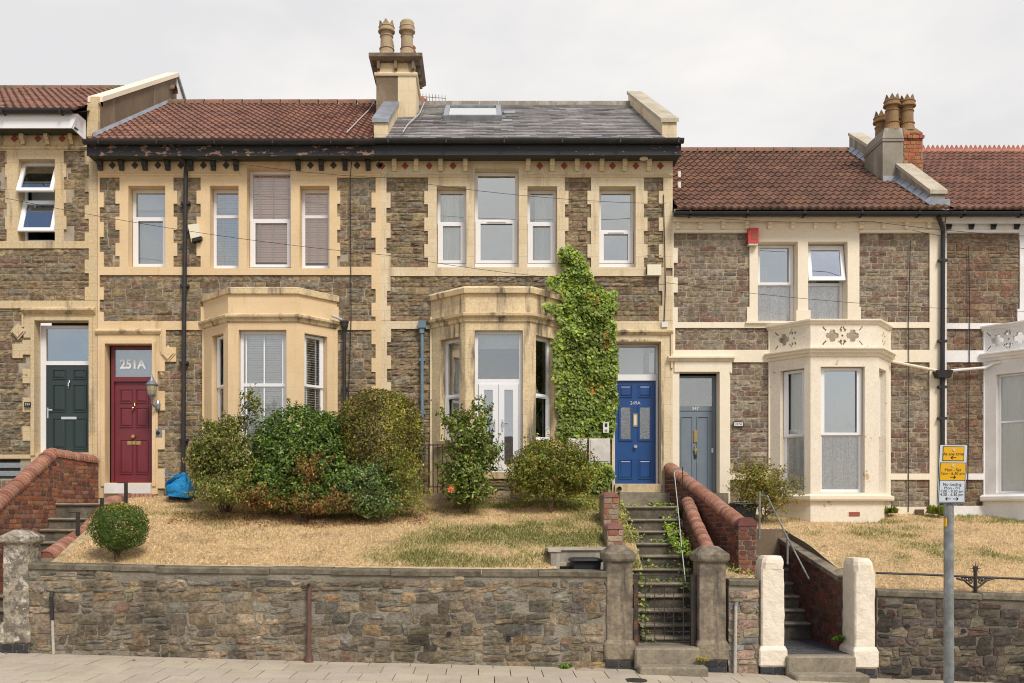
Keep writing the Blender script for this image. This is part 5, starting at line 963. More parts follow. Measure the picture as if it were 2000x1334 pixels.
mb = MB(); x = -16.0; rowsY = [13.9, 13.62, 13.02, 12.42, 11.82, 11.22, 10.62, 10.02, 9.42, 9.2]
for r in range(len(rowsY) - 1):
    yb, ya = rowsY[r], rowsY[r + 1]; x = -16.0 + (.22 if r % 2 else 0) + random.uniform(-.03, .03)
    while x < 20:
        w_ = .45 if r else .6; a, b = x + .006, x + w_ - .006; g = random.uniform(.92, 1.06); c = (g, g * random.uniform(.98, 1.01), g * random.uniform(.94, 1.02)); z = [random.uniform(-.003, .003) for _ in range(4)]; y0_, y1_ = ya + .004, yb - .004
        mb.poly8([(a, y0_, pz(a) - .03), (b, y0_, pz(b) - .03), (b, y1_, pz(b) - .03), (a, y1_, pz(a) - .03), (a, y0_, pz(a) + z[0]), (b, y0_, pz(b) + z[1]), (b, y1_, pz(b) + z[2]), (a, y1_, pz(a) + z[3])], c); x += w_
struct('pavement', mb, M['slab'])
mb = MB(); x = -16.0
while x < 20: mb.poly8([(x + .003, 9.03, pz(x) - .16), (x + .91, 9.03, pz(x + .9) - .16), (x + .91, 9.19, pz(x + .9) - .16), (x + .003, 9.19, pz(x) - .16), (x + .003, 9.03, pz(x) - .005), (x + .91, 9.03, pz(x + .9) - .005), (x + .91, 9.19, pz(x + .9) + .0), (x + .003, 9.19, pz(x) + .0)]); x += .914
struct('kerb', mb, M['coping_stone'])
xs2 = [-400, -60, -30, -16, -7, -2.5, 2, 4.5, 8, 20, 30, 60, 400]
mb = MB(); mb.grid([[(x, y, pz(x) - .13 - (.25 if y < 2 else 0)) for x in xs2] for y in (9.03, 5, 1.6)]); struct('road', mb, M['tarmac'])
mb = MB(); mb.grid([[(x, y, pz(x) - .30) for x in xs2] for y in (1.59, -4)]); struct('far_pavement', mb, M['tarmac'])
mb = MB(); mb.grid([[(x, y, pz(x) - (.42 if y < 200 else .9)) for x in xs2] for y in (-300, 9, 14, 22, 40, 400)]); struct('ground', mb, M['earth'])

# ------------------------------------------------------------ LAWNS
def zt_left(x): return interp(x, [(-7, .30 + CZ), (-3, .22 + CZ), (2.6, .28 + CZ)])
def zb_left(x): return interp(x, [(-7, -.78 + CZ), (2.2, -.88 + CZ)])
def lawnL(x, y):
    if 1.14 < x < 2.2 and y < 14.9: return CZ - 1.5
    t = min(1, max(0, (y - 14.15) / (18.0 - 14.15))); return zb_left(x) + (zt_left(x) - zb_left(x)) * (t ** .86) + .03 * mn.noise((x * .9, y * .9, 3)) * min(1, t * 4)
def xl_left(y): return interp(y, [(14.2, -6.46), (15.5, -6.52), (16.6, -6.62), (17.8, -6.75), (18.5, -6.9)])
def xr_left(y): return interp(y, [(14.2, 2.42), (17.0, 2.55), (18.5, 2.6)])
def zb_right(x): return interp(x, [(5.5, -1.17 + CZ), (8, -1.24 + CZ), (16, -1.5 + CZ)])
def lawnR(x, y):
    t = min(1, max(0, (y - 14.15) / (18.4 - 14.15))); return zb_right(x) + (-.06 + CZ - zb_right(x)) * (t ** .8) + .03 * mn.noise((x * .9, y * .9, 8)) * min(1, t * 4)
def xl_right(y): return 5.66 - (y - 14.2) * .05 if y < 17.2 else 4.3
def ground_patch(f, xl, xr, y0, y1, name, mat_):
    mb = MB(); ny, nx = 60, 110
    mb.grid([[(xl(y) + (xr(y) - xl(y)) * i / nx, y, f(xl(y) + (xr(y) - xl(y)) * i / nx, y)) for i in range(nx + 1)] for y in np.linspace(y0, y1, ny)]); mb.smooth = True; return struct(name, mb, mat_)
ground_patch(lawnL, xl_left, xr_left, 14.18, 18.5, 'lawn_soil', M['earth'])
ground_patch(lawnR, xl_right, lambda y: 16, 14.18, 18.5, 'lawn_soil', M['earth'])
mb = MB(); ysk = list(np.linspace(14.2, 17.2, 16)); mb.grid([[(xl_right(y) + .005, y, lawnR(xl_right(y), y) - (0 if k else 1.2)) for y in ysk] for k in (1, 0)]); mb.grid([[(x, 17.19, lawnR(x, 17.25) - (0 if k else 1.0)) for x in (4.28, 4.9, 5.52)] for k in (1, 0)]); struct('lawn_edge', mb, M['brown_render'])
mb = MB()      # soil strip between the low coped wall and the tall brick wall beside the centre stair
mb.grid([[(3.62, y, interp(y, [(14.15, -1.3 + CZ), (15.2, -.9 + CZ), (18.5, .2 + CZ)])), (4.5, y, interp(y, [(14.15, -1.12 + CZ), (15.2, -1.0 + CZ), (18.5, 0 + CZ)]))] for y in np.linspace(14.15, 18.5, 12)]); struct('planting_soil', mb, M['earth'])
def mesh_np(name, V, F4, T, m):
    me = bpy.data.meshes.new(name); nv, nf, k = len(V), len(F4), F4.shape[1]
    me.vertices.add(nv); me.vertices.foreach_set('co', V.astype(np.float32).ravel()); me.loops.add(nf * k); me.loops.foreach_set('vertex_index', F4.astype(np.int32).ravel())
    me.polygons.add(nf); me.polygons.foreach_set('loop_start', np.arange(0, nf * k, k, dtype=np.int32)); me.polygons.foreach_set('loop_total', np.full(nf, k, dtype=np.int32))
    a = me.color_attributes.new('tint', 'FLOAT_COLOR', 'POINT'); a.data.foreach_set('color', np.hstack([T, np.ones((nv, 1))]).astype(np.float32).ravel()); me.update(calc_edges=True); me.materials.append(m); return me
def link(name, me, parent=None, kind=None, loc=None):
    o = bpy.data.objects.new(name, me); scene.collection.objects.link(o)
    if parent: o.parent = parent
    if kind: o['kind'] = kind
    if loc: o.location = loc
    return o
def blades(f, xl, xr, y0, y1, n, name, green, near=1.0, skip=None):
    V, F_, T = [], [], []; 
    for i in range(n):
        y = y0 + (y1 - y0) * random.random() ** near; a, b = xl(y), xr(y); x = random.uniform(a, b)
        if skip and skip(x, y): continue
        z = f(x, y); gf = green(x, y) + random.gauss(0, .13); pn_ = mn.noise((x * 2.6, y * 2.6, 1)); 
        if gf > .5: c = (.24, .26, .06); h = random.uniform(.03, .075)
        elif gf > .3: c = (.50, .44, .17); h = random.uniform(.02, .05)
        elif pn_ < -.36: c = (.62, .45, .25); h = random.uniform(.012, .035)
        else: c = (.86, .65, .37); h = random.uniform(.01, .038)
        j = random.uniform(.72, 1.25); c = (c[0] * j, c[1] * j, c[2] * j * random.uniform(.8, 1.2)); t = random.uniform(0, 6.28); ln = random.uniform(.4, 1.9) * h; w_ = random.uniform(.003, .007)
        dx, dy = math.cos(t), math.sin(t); k = len(V); px_, py_ = random.uniform(-1, 1), random.uniform(-.5, .5)
        V += [(x - dy * w_, y + dx * w_, z - .004), (x + dy * w_, y - dx * w_, z - .004), (x + dx * ln, y + dy * ln, z + h)]; F_.append((k, k + 1, k + 2)); T += [c] * 3
    return link(name, mesh_np(name, np.array(V), np.array(F_), np.array(T), M['grass']), kind='stuff')
def greenL(x, y):
    v = .0 + 1.0 * mn.noise((x * .55, y * .8, 7)) + .35 * mn.noise((x * 2.1, y * 2.5, 2)); v += max(0, (x + 1.6) / 4.4) * .62
    if y < 14.7: v += .22 * max(0, min(1, (x + 3) / 4))
    if y > 17.2 and x > -.5: v += .5
    return v
def greenR(x, y):
    v = .02 + .8 * mn.noise((x * .6, y * .8, 17)) + .45 * mn.noise((x * 2.3, y * 2.8, 4))
    if y > 17.7: v += .35
    return v
niche = lambda x, y: 1.02 < x < 2.15 and y < 14.95
blades(lawnL, lambda y: xl_left(y) + .16, lambda y: xr_left(y) - .02, 14.2, 18.45, 120000, 'grass', greenL, 1.1, niche)
blades(lawnR, lambda y: max(xl_right(y), 4.6) + .05, lambda y: 11.5, 14.2, 18.48, 62000, 'grass', greenR, 1.1)

# ------------------------------------------------------------ GARDEN WALLS
GP = [(.20, .165, .115), (.165, .14, .10), (.23, .19, .135), (.19, .17, .135), (.21, .155, .11), (.25, .21, .155), (.14, .12, .095), (.175, .168, .155), (.22, .19, .14), (.20, .19, .165), (.12, .11, .095), (.18, .15, .11), (.21, .18, .13), (.16, .15, .13), (.24, .20, .15), (.19, .165, .13), (.25, .185, .11)]
GPD = [(.075, .066, .055), (.06, .055, .05), (.10, .086, .068), (.075, .068, .062), (.095, .066, .055), (.15, .13, .10), (.05, .047, .044), (.085, .072, .07), (.13, .115, .085)]
def garden_wall(name, xa, xb, topf, label, mm, pal, cop, seams=(), yf=GYW, th=.34):
    r = thing(name, label, 'wall', ((xa + xb) / 2, yf, pz((xa + xb) / 2)), None); mb = MB(); n = max(2, int((xb - xa) / .5)); xs = [xa + (xb - xa) * i / n for i in range(n + 1)]
    mb.grid([[(x, yf + (0 if k in (0, 1) else th), (pz(x) - .1) if k in (0, 3) else topf(x) - .085) for x in xs] for k in (0, 1, 2, 3)]); mb.q([(xa, yf, pz(xa) - .1), (xa, yf, topf(xa) - .085), (xa, yf + th, topf(xa) - .085), (xa, yf + th, pz(xa) - .1)]); mb.q([(xb, yf, pz(xb) - .1), (xb, yf + th, pz(xb) - .1), (xb, yf + th, topf(xb) - .085), (xb, yf, topf(xb) - .085)])
    obj('mortar_core', mb, mm, r)
    fr = Fr((0, yf, 0), (1, 0, 0), (0, -1, 0)); st = MB(); zlo, zhi = min(pz(xa), pz(xb)) - .02, max(topf(xa), topf(xb)) - .085
    def ok(a, b, q0, q1):
        if (q0 + q1) / 2 < pz((a + b) / 2) - .01 or q1 > topf((a + b) / 2) - .075: return False
        return random.random() > .04
    stones(st, fr, xa, xb, zlo, zhi + .03, h=(.07, .17), wd=(.10, .36), gap=.009, bulge=.03, d0=.004, pal=pal, ok=ok, nu=5, nv=4, wob=.028, jit=.24, base=-.03); obj('rubble_stones', st, M['gstone'], r)
    x = xa
    while x < xb - .05:
        w_ = random.uniform(.55, .95); e = min(x + w_, xb); 
        if xb - e < .25: e = xb
        c = MB(); j = random.uniform(-.006, .006); o = .025 + random.uniform(-.008, .008); za, zb = topf(x) + j, topf(e) + j + random.uniform(-.004, .004); t = .085
        rows = []
        nn = 7
        for i in range(nn + 1):
            xx = x + .003 + (e - x - .006) * i / nn; zz = za + (zb - za) * i / nn; ww = lambda s_: mn.noise((xx * 6, s_, 2)) * .008
            rows.append([(xx, yf - o + ww(1), zz - t), (xx, yf - o - .004 + ww(2), zz - .02 + ww(5)), (xx, yf - o + .02, zz + ww(3) * .6), (xx, yf + th + .02, zz + ww(4) * .6), (xx, yf + th + .02, zz - t)])
        c.grid(rows, closed=True); c.q(rows[0][::-1]); c.q(rows[-1]); obj('coping_stone', c, cop, r); x = e
    return r
TL = [(fx(940) - 6.66, (1000 - 1100) / 133 + CZ), ((308 - XV) / 133, (1000 - 1106) / 133 + CZ), ((700 - XV) / 133, (1000 - 1111) / 133 + CZ), ((1180 - XV) / 133, (1000 - 1116) / 133 + CZ)]
gw = garden_wall('garden_wall', (56 - XV) / 133, (1186 - XV) / 133, lambda x: interp(x, TL), 'long rubble stone retaining wall below the dry lawn, with a mossy coping', M['gmortar'], GP, M['coping_dark'])
for (px, py, r_) in ((841 + 36, 1237, .035), (993, 1247, .034)):
    mb = MB(); x, z = (px - XV) / 133, (YH - py) / 133 + CZ; mb.tube([(x, GYW - .035, z), (x, GYW - .02, z)], r_, 12); o = obj('weep_hole', mb, M['signblack'], gw)
mb = MB(); TM = lambda x: (1000 - 1132) / 133 + CZ - .02 * (x - 3.6)
garden_wall('garden_wall', (1423 - XV) / 133, (1481 - XV) / 133, TM, 'narrow piece of rubble wall between a dark stone pier and a white pier', M['gmortar'], [(.27, .23, .17), (.24, .25, .26), (.30, .24, .18), (.22, .19, .15), (.30, .22, .19)], M['coping_dark'])
TR = [((1711 - XV) / 133, (1000 - 1151) / 133 + CZ), (8.0, (1000 - 1162) / 133 + CZ), (16, -1.5 + CZ)]
gr_ = garden_wall('garden_wall', (1712 - XV) / 133, 15.5, lambda x: interp(x, TR), 'dark rubble stone retaining wall right of the white piers', M['gmortar_dark'], GPD, M['coping_dark'])
for (px, py) in ((1770, 1223), (1880, 1232)):
    mb = MB(); x, z = (px - XV) / 133, (YH - py) / 133 + CZ; mb.tube([(x, GYW - .035, z), (x, GYW - .02, z)], .035, 12); obj('weep_hole', mb, M['signblack'], gr_)
garden_wall('garden_wall', -15, (3 - XV) / 133 - .9, lambda x: (1000 - 1096) / 133 + CZ, 'rubble garden wall of the leftmost house', M['gmortar'], GP, M['coping_dark'])

# ------------------------------------------------------------ GATE PIERS
def lumpy(mb, rings, n=5, amp=.006, seed=0, tint=None, cham=.0):
    """square section stack: rings = (z, half width x, half depth y, centre x, centre y)"""
    rows = []
    for (z, hx, hy, cx_, cy_) in rings:
        r_ = []; c = cham
        cs = [(-hx, -hy + c), (-hx + c, -hy), (hx - c, -hy), (hx, -hy + c), (hx, hy - c), (hx - c, hy), (-hx + c, hy), (-hx, hy - c)]
        for i, (a, b) in enumerate(cs):
            e, f = cs[(i + 1) % 8]
            for k in range(n if i % 2 else 1):
                t = k / n; x, y = a + (e - a) * t, b + (f - b) * t; d = mn.noise((x * 7 + seed, y * 7, z * 7)) * amp + mn.noise((x * 22 + seed, y * 22, z * 22)) * amp * .4
                L_ = math.hypot(x, y) or 1; r_.append((cx_ + x + x / L_ * d, cy_ + y + y / L_ * d, z + (mn.noise((x * 5, y * 5, seed)) * amp * .6 if 0 else 0)))
        rows.append(r_)
    mb.grid(rows, tint, closed=True); mb.q(rows[0][::-1], tint); mb.q(rows[-1], tint)
def dense(z0, z1, a, b, cx_, cy_, k=8, da=None):
    return [(z0 + (z1 - z0) * i / k, a[0] + (b[0] - a[0]) * i / k, a[1] + (b[1] - a[1]) * i / k, cx_, cy_) for i in range(k + 1)]
def wz(py): return (YH - py) / 133 + CZ
def pier(label, x0, x1, ys, m, depth=.42, cap='gable', seed=1, base=True, lean=0.0, white=False, name='gate_pier', amp=.007):
    """ys: cap top, cap bottom, shaft bottom, plinth bottom, ground (pixel rows of the front face)"""
    cxw, hw = ((x0 + x1) / 2 - XV) / 133, (x1 - x0) / 266; cy_ = GYW + depth / 2 - .03; hd = depth / 2; zt, zc, zs, zp, zg = [wz(v) for v in ys]
    r = thing(name, label, 'gate pier', (cxw, cy_, zg), 'stone gate piers'); mb = MB()
    lumpy(mb, dense(zs, zc, (hw, hd), (hw * .985, hd * .985), cxw, cy_, 10), 5, amp, seed, cham=.012 if not white else .02); obj('shaft', mb, m, r)
    mb = MB()
    if cap == 'gable':
        H = zt - zc; lumpy(mb, [(zc + .001, hw + .01, hd + .01, cxw, cy_), (zc + H * .10, hw + .035, hd + .035, cxw, cy_), (zc + H * .22, hw + .045, hd + .045, cxw, cy_), (zc + H * .50, hw + .045, hd + .045, cxw, cy_), (zc + H * .56, hw + .035, hd + .035, cxw, cy_), (zc + H * .97, hw * .62, hd * .4, cxw, cy_), (zc + H, hw * .55, hd * .3, cxw, cy_)], 5, .007, seed + 3, cham=.02)
    else:
        H = zt - zc; lumpy(mb, [(zc + .001, hw * .985, hd * .985, cxw, cy_), (zc + H * .5, hw * .97, hd * .97, cxw + lean, cy_), (zc + H * .75, hw * .9, hd * .9, cxw + lean, cy_), (zc + H, hw * .72, hd * .72, cxw + lean * 1.6, cy_)], 5, .015, seed + 3, cham=.05)
    obj('cap', mb, m, r); mb = MB()
    lumpy(mb, [(zp, hw + .01, hd + .01, cxw, cy_), (zp + .03, hw + .035, hd + .035, cxw, cy_), (zs - .06, hw + .035, hd + .035, cxw, cy_), (zs - .01, hw + .012, hd + .012, cxw, cy_), (zs - .001, hw + .004, hd + .004, cxw, cy_)], 5, amp, seed + 9, cham=.015); obj('plinth', mb, m, r)
    if base:
        core = MB(); core.box(cxw - hw - .01, cxw + hw + .01, cy_ - hd - .01, cy_ + hd, zg - .12, zp - .001); o = obj('base_core', core, M['gmortar_dark'], r); st = MB()
        fr = Fr((0, cy_ - hd - .01, 0), (1, 0, 0), (0, -1, 0)); stones(st, fr, cxw - hw - .012, cxw + hw + .012, zp - .16, zp, h=(.075, .0765), wd=(.14, .23), gap=.005, bulge=.002, d0=.012, pal=[(.035, .037, .045), (.045, .045, .05), (.028, .03, .036)], nu=2, nv=2, jit=.1)
        fr = Fr((cxw + hw + .01, 0, 0), (0, 1, 0), (1, 0, 0)); 
        obj('blue_bricks', st, M['bluebrick'], r)
    return r
pier('dark weathered stone gate pier left of the iron gate', 1184, 1235, (1065, 1098, 1249, 1290, 1311), M['pier'], seed=1)
pier('dark weathered stone gate pier right of the iron gate', 1364, 1417, (1067, 1099, 1250, 1290, 1318), M['pier'], seed=21)
pier('lichen crusted stone pier at the left end of the long garden wall', 8, 58, (1035, 1062, 1214, 1257, 1276), M['lichen'], depth=.40, seed=40, amp=.012)
pier('white limewashed pier nearest the dark stone pier, left of the white steps', 1486, 1531, (1086, 1112, 1261, 1302, 1322), M['pierwhite'], cap='blunt', seed=55, lean=.012, white=True, depth=.38, amp=.012)
pier('white limewashed pier right of the white steps, chipped down its front edge', 1668, 1708, (1091, 1116, 1263, 1305, 1330), M['pierwhite'], cap='blunt', seed=77, lean=-.01, white=True, depth=.5, amp=.014)

# ------------------------------------------------------------ STEPS
def flight(name, label, steps, m, xc, rise_mat=None):
    """steps: (xl, xr, y_front, y_back, z_top) from the top down; each a slab with rounded nosing over a riser"""
    loc = (xc, steps[-1][2], steps[-1][4] - .2); r = thing(name, label, 'steps', loc)
    for i, (xl, xr, yf, yb, z) in enumerate(steps):
        zn = steps[i + 1][4] if i + 1 < len(steps) else z - .25; mb = MB(); t = .055; rows = []; nn = 10
        for k in range(nn + 1):
            x = xl + (xr - xl) * k / nn; s_ = -.008 * math.sin(math.pi * k / nn) + mn.noise((x * 4, z * 5, 1)) * .006; w_ = mn.noise((x * 5, z * 7, 4)) * .008
            rows.append([(x, yf + .025, z - t), (x, yf - .005 + w_, z - t + .012), (x, yf - .012 + w_, z - .018 + s_), (x, yf + .012 + w_, z + s_), (x, yb + .03, z + .002 + s_), (x, yb + .03, z - t)])
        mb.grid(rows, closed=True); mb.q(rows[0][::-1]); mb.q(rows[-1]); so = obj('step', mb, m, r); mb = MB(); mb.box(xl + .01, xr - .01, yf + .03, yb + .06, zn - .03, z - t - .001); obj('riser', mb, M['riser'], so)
    return r
ys = [988, 1013, 1036, 1060, 1084, 1110, 1138, 1162, 1191, 1219, 1244]
st_ = []; Ys = [17.3 - .295 * k for k in range(11)] ; XL = lambda y: interp(y, [(13.6, 2.44), (17.3, 2.50)]); XR = lambda y: interp(y, [(13.6, 3.38), (17.3, 3.60)])
for k in range(11):
    Y = Ys[k]; z = (YH - ys[k]) * Y / FPX + CZ; st_.append((XL(Y), XR(Y), Y, (Ys[k - 1] if k else 18.35), z))
flight('stone_steps', 'long flight of worn stone steps with ivy creeping over them, up to the blue door', st_, M['step'], 2.9)
zl = wz(1263); z2 = wz(1293); xa, xb = (1237 - XV) / 133, (1363 - XV) / 133
r = thing('gate_steps', 'two thick worn stone steps in front of the iron gate', 'steps', ((xa + xb) / 2, 13.6, z2 - .2))
def slab(parent, x0, x1, y0, y1, z0, z1, m, seed=0, nm='step'):
    mb = MB(); lumpy(mb, [(z0, (x1 - x0) / 2, (y1 - y0) / 2, (x0 + x1) / 2, (y0 + y1) / 2), (z0 + (z1 - z0) * .5, (x1 - x0) / 2, (y1 - y0) / 2, (x0 + x1) / 2, (y0 + y1) / 2), (z1 - .02, (x1 - x0) / 2, (y1 - y0) / 2, (x0 + x1) / 2, (y0 + y1) / 2), (z1, (x1 - x0) / 2 - .02, (y1 - y0) / 2 - .015, (x0 + x1) / 2, (y0 + y1) / 2)], 8, .012, seed, cham=.02); return obj(nm, mb, m, parent)
slab(r, xa - .0, xb - .0, 13.72, 14.36, zl - .3, zl, M['step'], 4); slab(r, xa + .02, xb + .04, 13.42, 13.719, z2 - .3, z2, M['step'], 9)
# steps between the white piers
ys = [1053, 1068, 1085, 1110, 1137, 1163, 1190, 1216]; Yt_ = [17.35, 17.1, 16.85, 16.6, 16.35, 16.1, 15.85, 15.6]; st_ = []
for k in range(8):
    Y = Yt_[k]; st_.append((4.42, 5.46 - (17.3 - Y) * 0 + (.0 if k else .0), Y, (Yt_[k - 1] if k else 18.3), (YH - ys[k]) * Y / FPX + CZ))
flight('stone_steps', 'upper stone steps with dark brick risers behind the white piers, to the grey blue door', st_, M['step'], 4.9)
r = thing('entrance_steps', 'two thick stone steps and a dark brick landing between the white piers', 'steps', (5.0, 13.6, wz(1318) - .1)); xa, xb = (1531 - XV) / 133, (1664 - XV) / 133
za, zb = wz(1279), wz(1308); slab(r, xa, xb, 13.75, 13.98, za - .3, za, M['step'], 14); slab(r, xa + .01, xb + .06, 13.42, 13.749, zb - .3, zb, M['step'], 19)
mb = MB(); mb.box(4.4, 5.55, 13.99, 15.64, za - .3, za - .02); obj('landing_bed', mb, M['grout'], r); mb = MB(); y = 14.0; i = 0
while y < 15.6:
    x = 4.42 + (.1 if i % 2 else 0)
    while x < 5.5: g = random.uniform(.8, 1.25); mb.box(x + .003, min(x + .2, 5.54), y + .003, min(y + .1, 15.63), za - .019, za - .002 + random.uniform(-.002, .002), (.085 * g, .085 * g, .09 * g)); x += .203
    y += .103; i += 1
obj('landing_pavers', mb, M['herring'], r)
# left shared steps
ys = [982, 1011, 1033, 1057, 1082, 1108, 1135, 1163, 1190, 1218, 1245]; st_ = []
for k in range(11):
    Y = 16.95 - .27 * k; z = (YH - ys[k]) * Y / FPX + CZ; st_.append((-7.78, -6.66, Y, (16.95 - .27 * (k - 1) if k else 18.4), z))
flight('stone_steps', 'dark stone steps between terracotta coped walls, up to the maroon door', st_, M['step'], -7.2)

# ------------------------------------------------------------ BRICK WALLS WITH ROUND COPES
BRK = [(.30, .105, .06), (.25, .09, .055), (.36, .14, .075), (.20, .085, .06), (.30, .15, .10), (.16, .075, .06), (.38, .17, .09)]
COP = [(.50, .235, .145), (.44, .20, .125), (.55, .28, .18), (.40, .17, .11), (.48, .25, .17)]
def cope(parent, path, w_, m, seg=.076, h=None, name='cope_bricks'):
    """half round cope bricks set on edge along a 3D path"""
    path = [Vector(p) for p in path]; mb = MB(); h = h or w_ * .5
    for a, b in zip(path, path[1:]):
        d = (b - a); L_ = d.length; d.normalize(); side = d.cross(Vector((0, 0, 1))).normalized(); up = side.cross(d).normalized(); n = max(1, int(L_ / seg))
        for i in range(n):
            g = random.choice(COP); j = random.uniform(.82, 1.15); g = tuple(c * j for c in g); jz = random.uniform(-.006, .006); jr = random.uniform(.97, 1.03); rows = []
            for t, rr in ((i + .02, .90), (i + .14, 1.0), (i + .78, 1.0), (i + .90, .90)):
                o = a + d * (L_ * t / n) + up * jz; rows.append([tuple(o + side * (math.cos(q) * w_ / 2 * rr * jr) + up * (math.sin(q) * h * rr * jr)) for q in np.linspace(-.35, math.pi + .35, 11)])
            mb.grid(rows, g); mb.q(rows[0][::-1], g); mb.q(rows[-1], g)
        rows = [[tuple(o + side * (math.cos(q) * w_ / 2 * .9) + up * (math.sin(q) * h * .88)) for q in np.linspace(-.3, math.pi + .3, 9)] for o in (a, b)]; mb.grid(rows, (.2, .15, .11))
    mb.smooth = False; return obj(name, mb, m, parent)
def brick_wall(label, path, w_, zbase, faces, seg=.076, name='brick_wall', cp=True, pal=BRK, mm='mortar'):
    """path: 3D line of the cope underside; zbase(pt); faces: list of sides (+1 right of travel, -1 left) showing brickwork"""
    P_ = [Vector(p) for p in path]; r = thing(name, label, 'wall', tuple(P_[0])[:2] + (zbase(P_[0]),)); core = MB(); bk = MB()
    for a, b in zip(P_, P_[1:]):
        d2 = Vector((b.x - a.x, b.y - a.y, 0)); L_ = d2.length; d2.normalize(); sd_ = Vector((d2.y, -d2.x, 0)); hw = w_ / 2 - .02; za, zb = zbase(a), zbase(b)
        A = [a - sd_ * hw, a + sd_ * hw, b + sd_ * hw, b - sd_ * hw]
        core.poly8([(A[0].x, A[0].y, za), (A[1].x, A[1].y, za), (A[2].x, A[2].y, zb), (A[3].x, A[3].y, zb), (A[0].x, A[0].y, a.z), (A[1].x, A[1].y, a.z), (A[2].x, A[2].y, b.z), (A[3].x, A[3].y, b.z)])
        for s_ in faces:
            fr = Fr(a + sd_ * hw * s_, d2, sd_ * s_); top = lambda x: a.z + (b.z - a.z) * x / L_; bot = lambda x: za + (zb - za) * x / L_
            stones(bk, fr, 0, L_, min(za, zb), max(a.z, b.z), h=(.078, .0785), wd=(.12, .235), gap=.007, bulge=.006, d0=.006, pal=pal, ok=lambda p, q, u_, v_: v_ < top((p + q) / 2) + .035 and u_ > bot((p + q) / 2) - .04, nu=3, nv=2, wob=.004, jit=.22)
    obj('wall_core', core, M[mm], r); obj('brickwork', bk, M['brick'], r)
    if cp: cope(r, [tuple(p + Vector((0, 0, .0))) for p in P_], w_ + .03, M['cope'], seg, h=w_ * .5)
    return r
# left pair
A1 = [(-7.54, 18.42, .98 + CZ), (-7.72, 17.0, 1.03 + CZ), (-7.84, 15.2, .06 + CZ), (-7.84, 14.3, -.42 + CZ)]
brick_wall('tall red brick wall with terracotta cope rising from the lichen pier to the dark green door', A1, .24, lambda p: -.1 + CZ - (18.5 - p.y) * .55, [1, -1])
A2 = [(-6.25, 18.2, .22 + CZ), (-6.75, 18.0, .24 + CZ), (-6.82, 17.45, .17 + CZ), (-6.68, 16.0, -.34 + CZ), (-6.58, 14.32, -.70 + CZ)]
brick_wall('low terracotta coped wall sweeping up the lawn edge to the maroon door', A2, .24, lambda p: p.z - .5, [1, -1])
# centre: tall wall and its square end
A3 = [(3.66, 18.42, .86 + CZ), (4.22, 15.35, -.20 + CZ)]
PUR = [(.20, .075, .055), (.15, .065, .055), (.25, .09, .06), (.12, .06, .05), (.28, .10, .055), (.17, .09, .075)]
bw = brick_wall('tall sloping dark red brick wall with terracotta cope between the blue door and the grey blue door', A3, .23, lambda p: interp(p.y, [(15.2, -1.0 + CZ), (18.5, -.1 + CZ)]), [1, -1], pal=PUR)
mb = MB(); c = (4.24, 15.2); hw = .14; zt = -.10 + CZ; mb.box(c[0] - hw, c[0] + hw, c[1] - .12, c[1] + .16, -1.0 + CZ, zt - .12); o = obj('end_pier', mb, M['mortar'], bw); st = MB()
stones(st, Fr((0, c[1] - .12, 0), (1, 0, 0), (0, -1, 0)), c[0] - hw, c[0] + hw, -1.0 + CZ, zt - .12, h=(.078, .0785), wd=(.12, .29), gap=.007, bulge=.005, d0=.008, pal=PUR, nu=3, nv=2)
stones(st, Fr((c[0] - hw, 0, 0), (0, 1, 0), (-1, 0, 0)), c[1] - .12, c[1] + .16, -1.0 + CZ, zt - .12, h=(.078, .0785), wd=(.12, .29), gap=.007, bulge=.005, d0=.008, pal=PUR, nu=3, nv=2)
stones(st, Fr((c[0] + hw, 0, 0), (0, 1, 0), (1, 0, 0)), c[1] - .12, c[1] + .16, -1.0 + CZ, zt - .12, h=(.078, .0785), wd=(.12, .29), gap=.007, bulge=.005, d0=.008, pal=PUR, nu=3, nv=2); obj('brickwork', st, M['brick'], o)
mb = MB(); rows = [[(c[0] + math.cos(q) * .155, y, zt - .12 + max(0, math.sin(q)) * .135) for q in np.linspace(0, math.pi, 11)] for y in (c[1] - .14, c[1] + .16)]; mb.grid(rows, (.27, .095, .08)); mb.q(rows[0][::-1], (.25, .09, .08)); obj('round_cap', mb, M['cope'], o)
A4 = [(3.70, 17.0, .20 + CZ), (3.68, 16.2, -.20 + CZ), (3.66, 15.35, -.56 + CZ), (3.46, 14.4, -.92 + CZ)]
brick_wall('low terracotta coped wall right beside the ivy covered centre steps', A4, .19, lambda p: p.z - 1.3, [1, -1], pal=PUR)
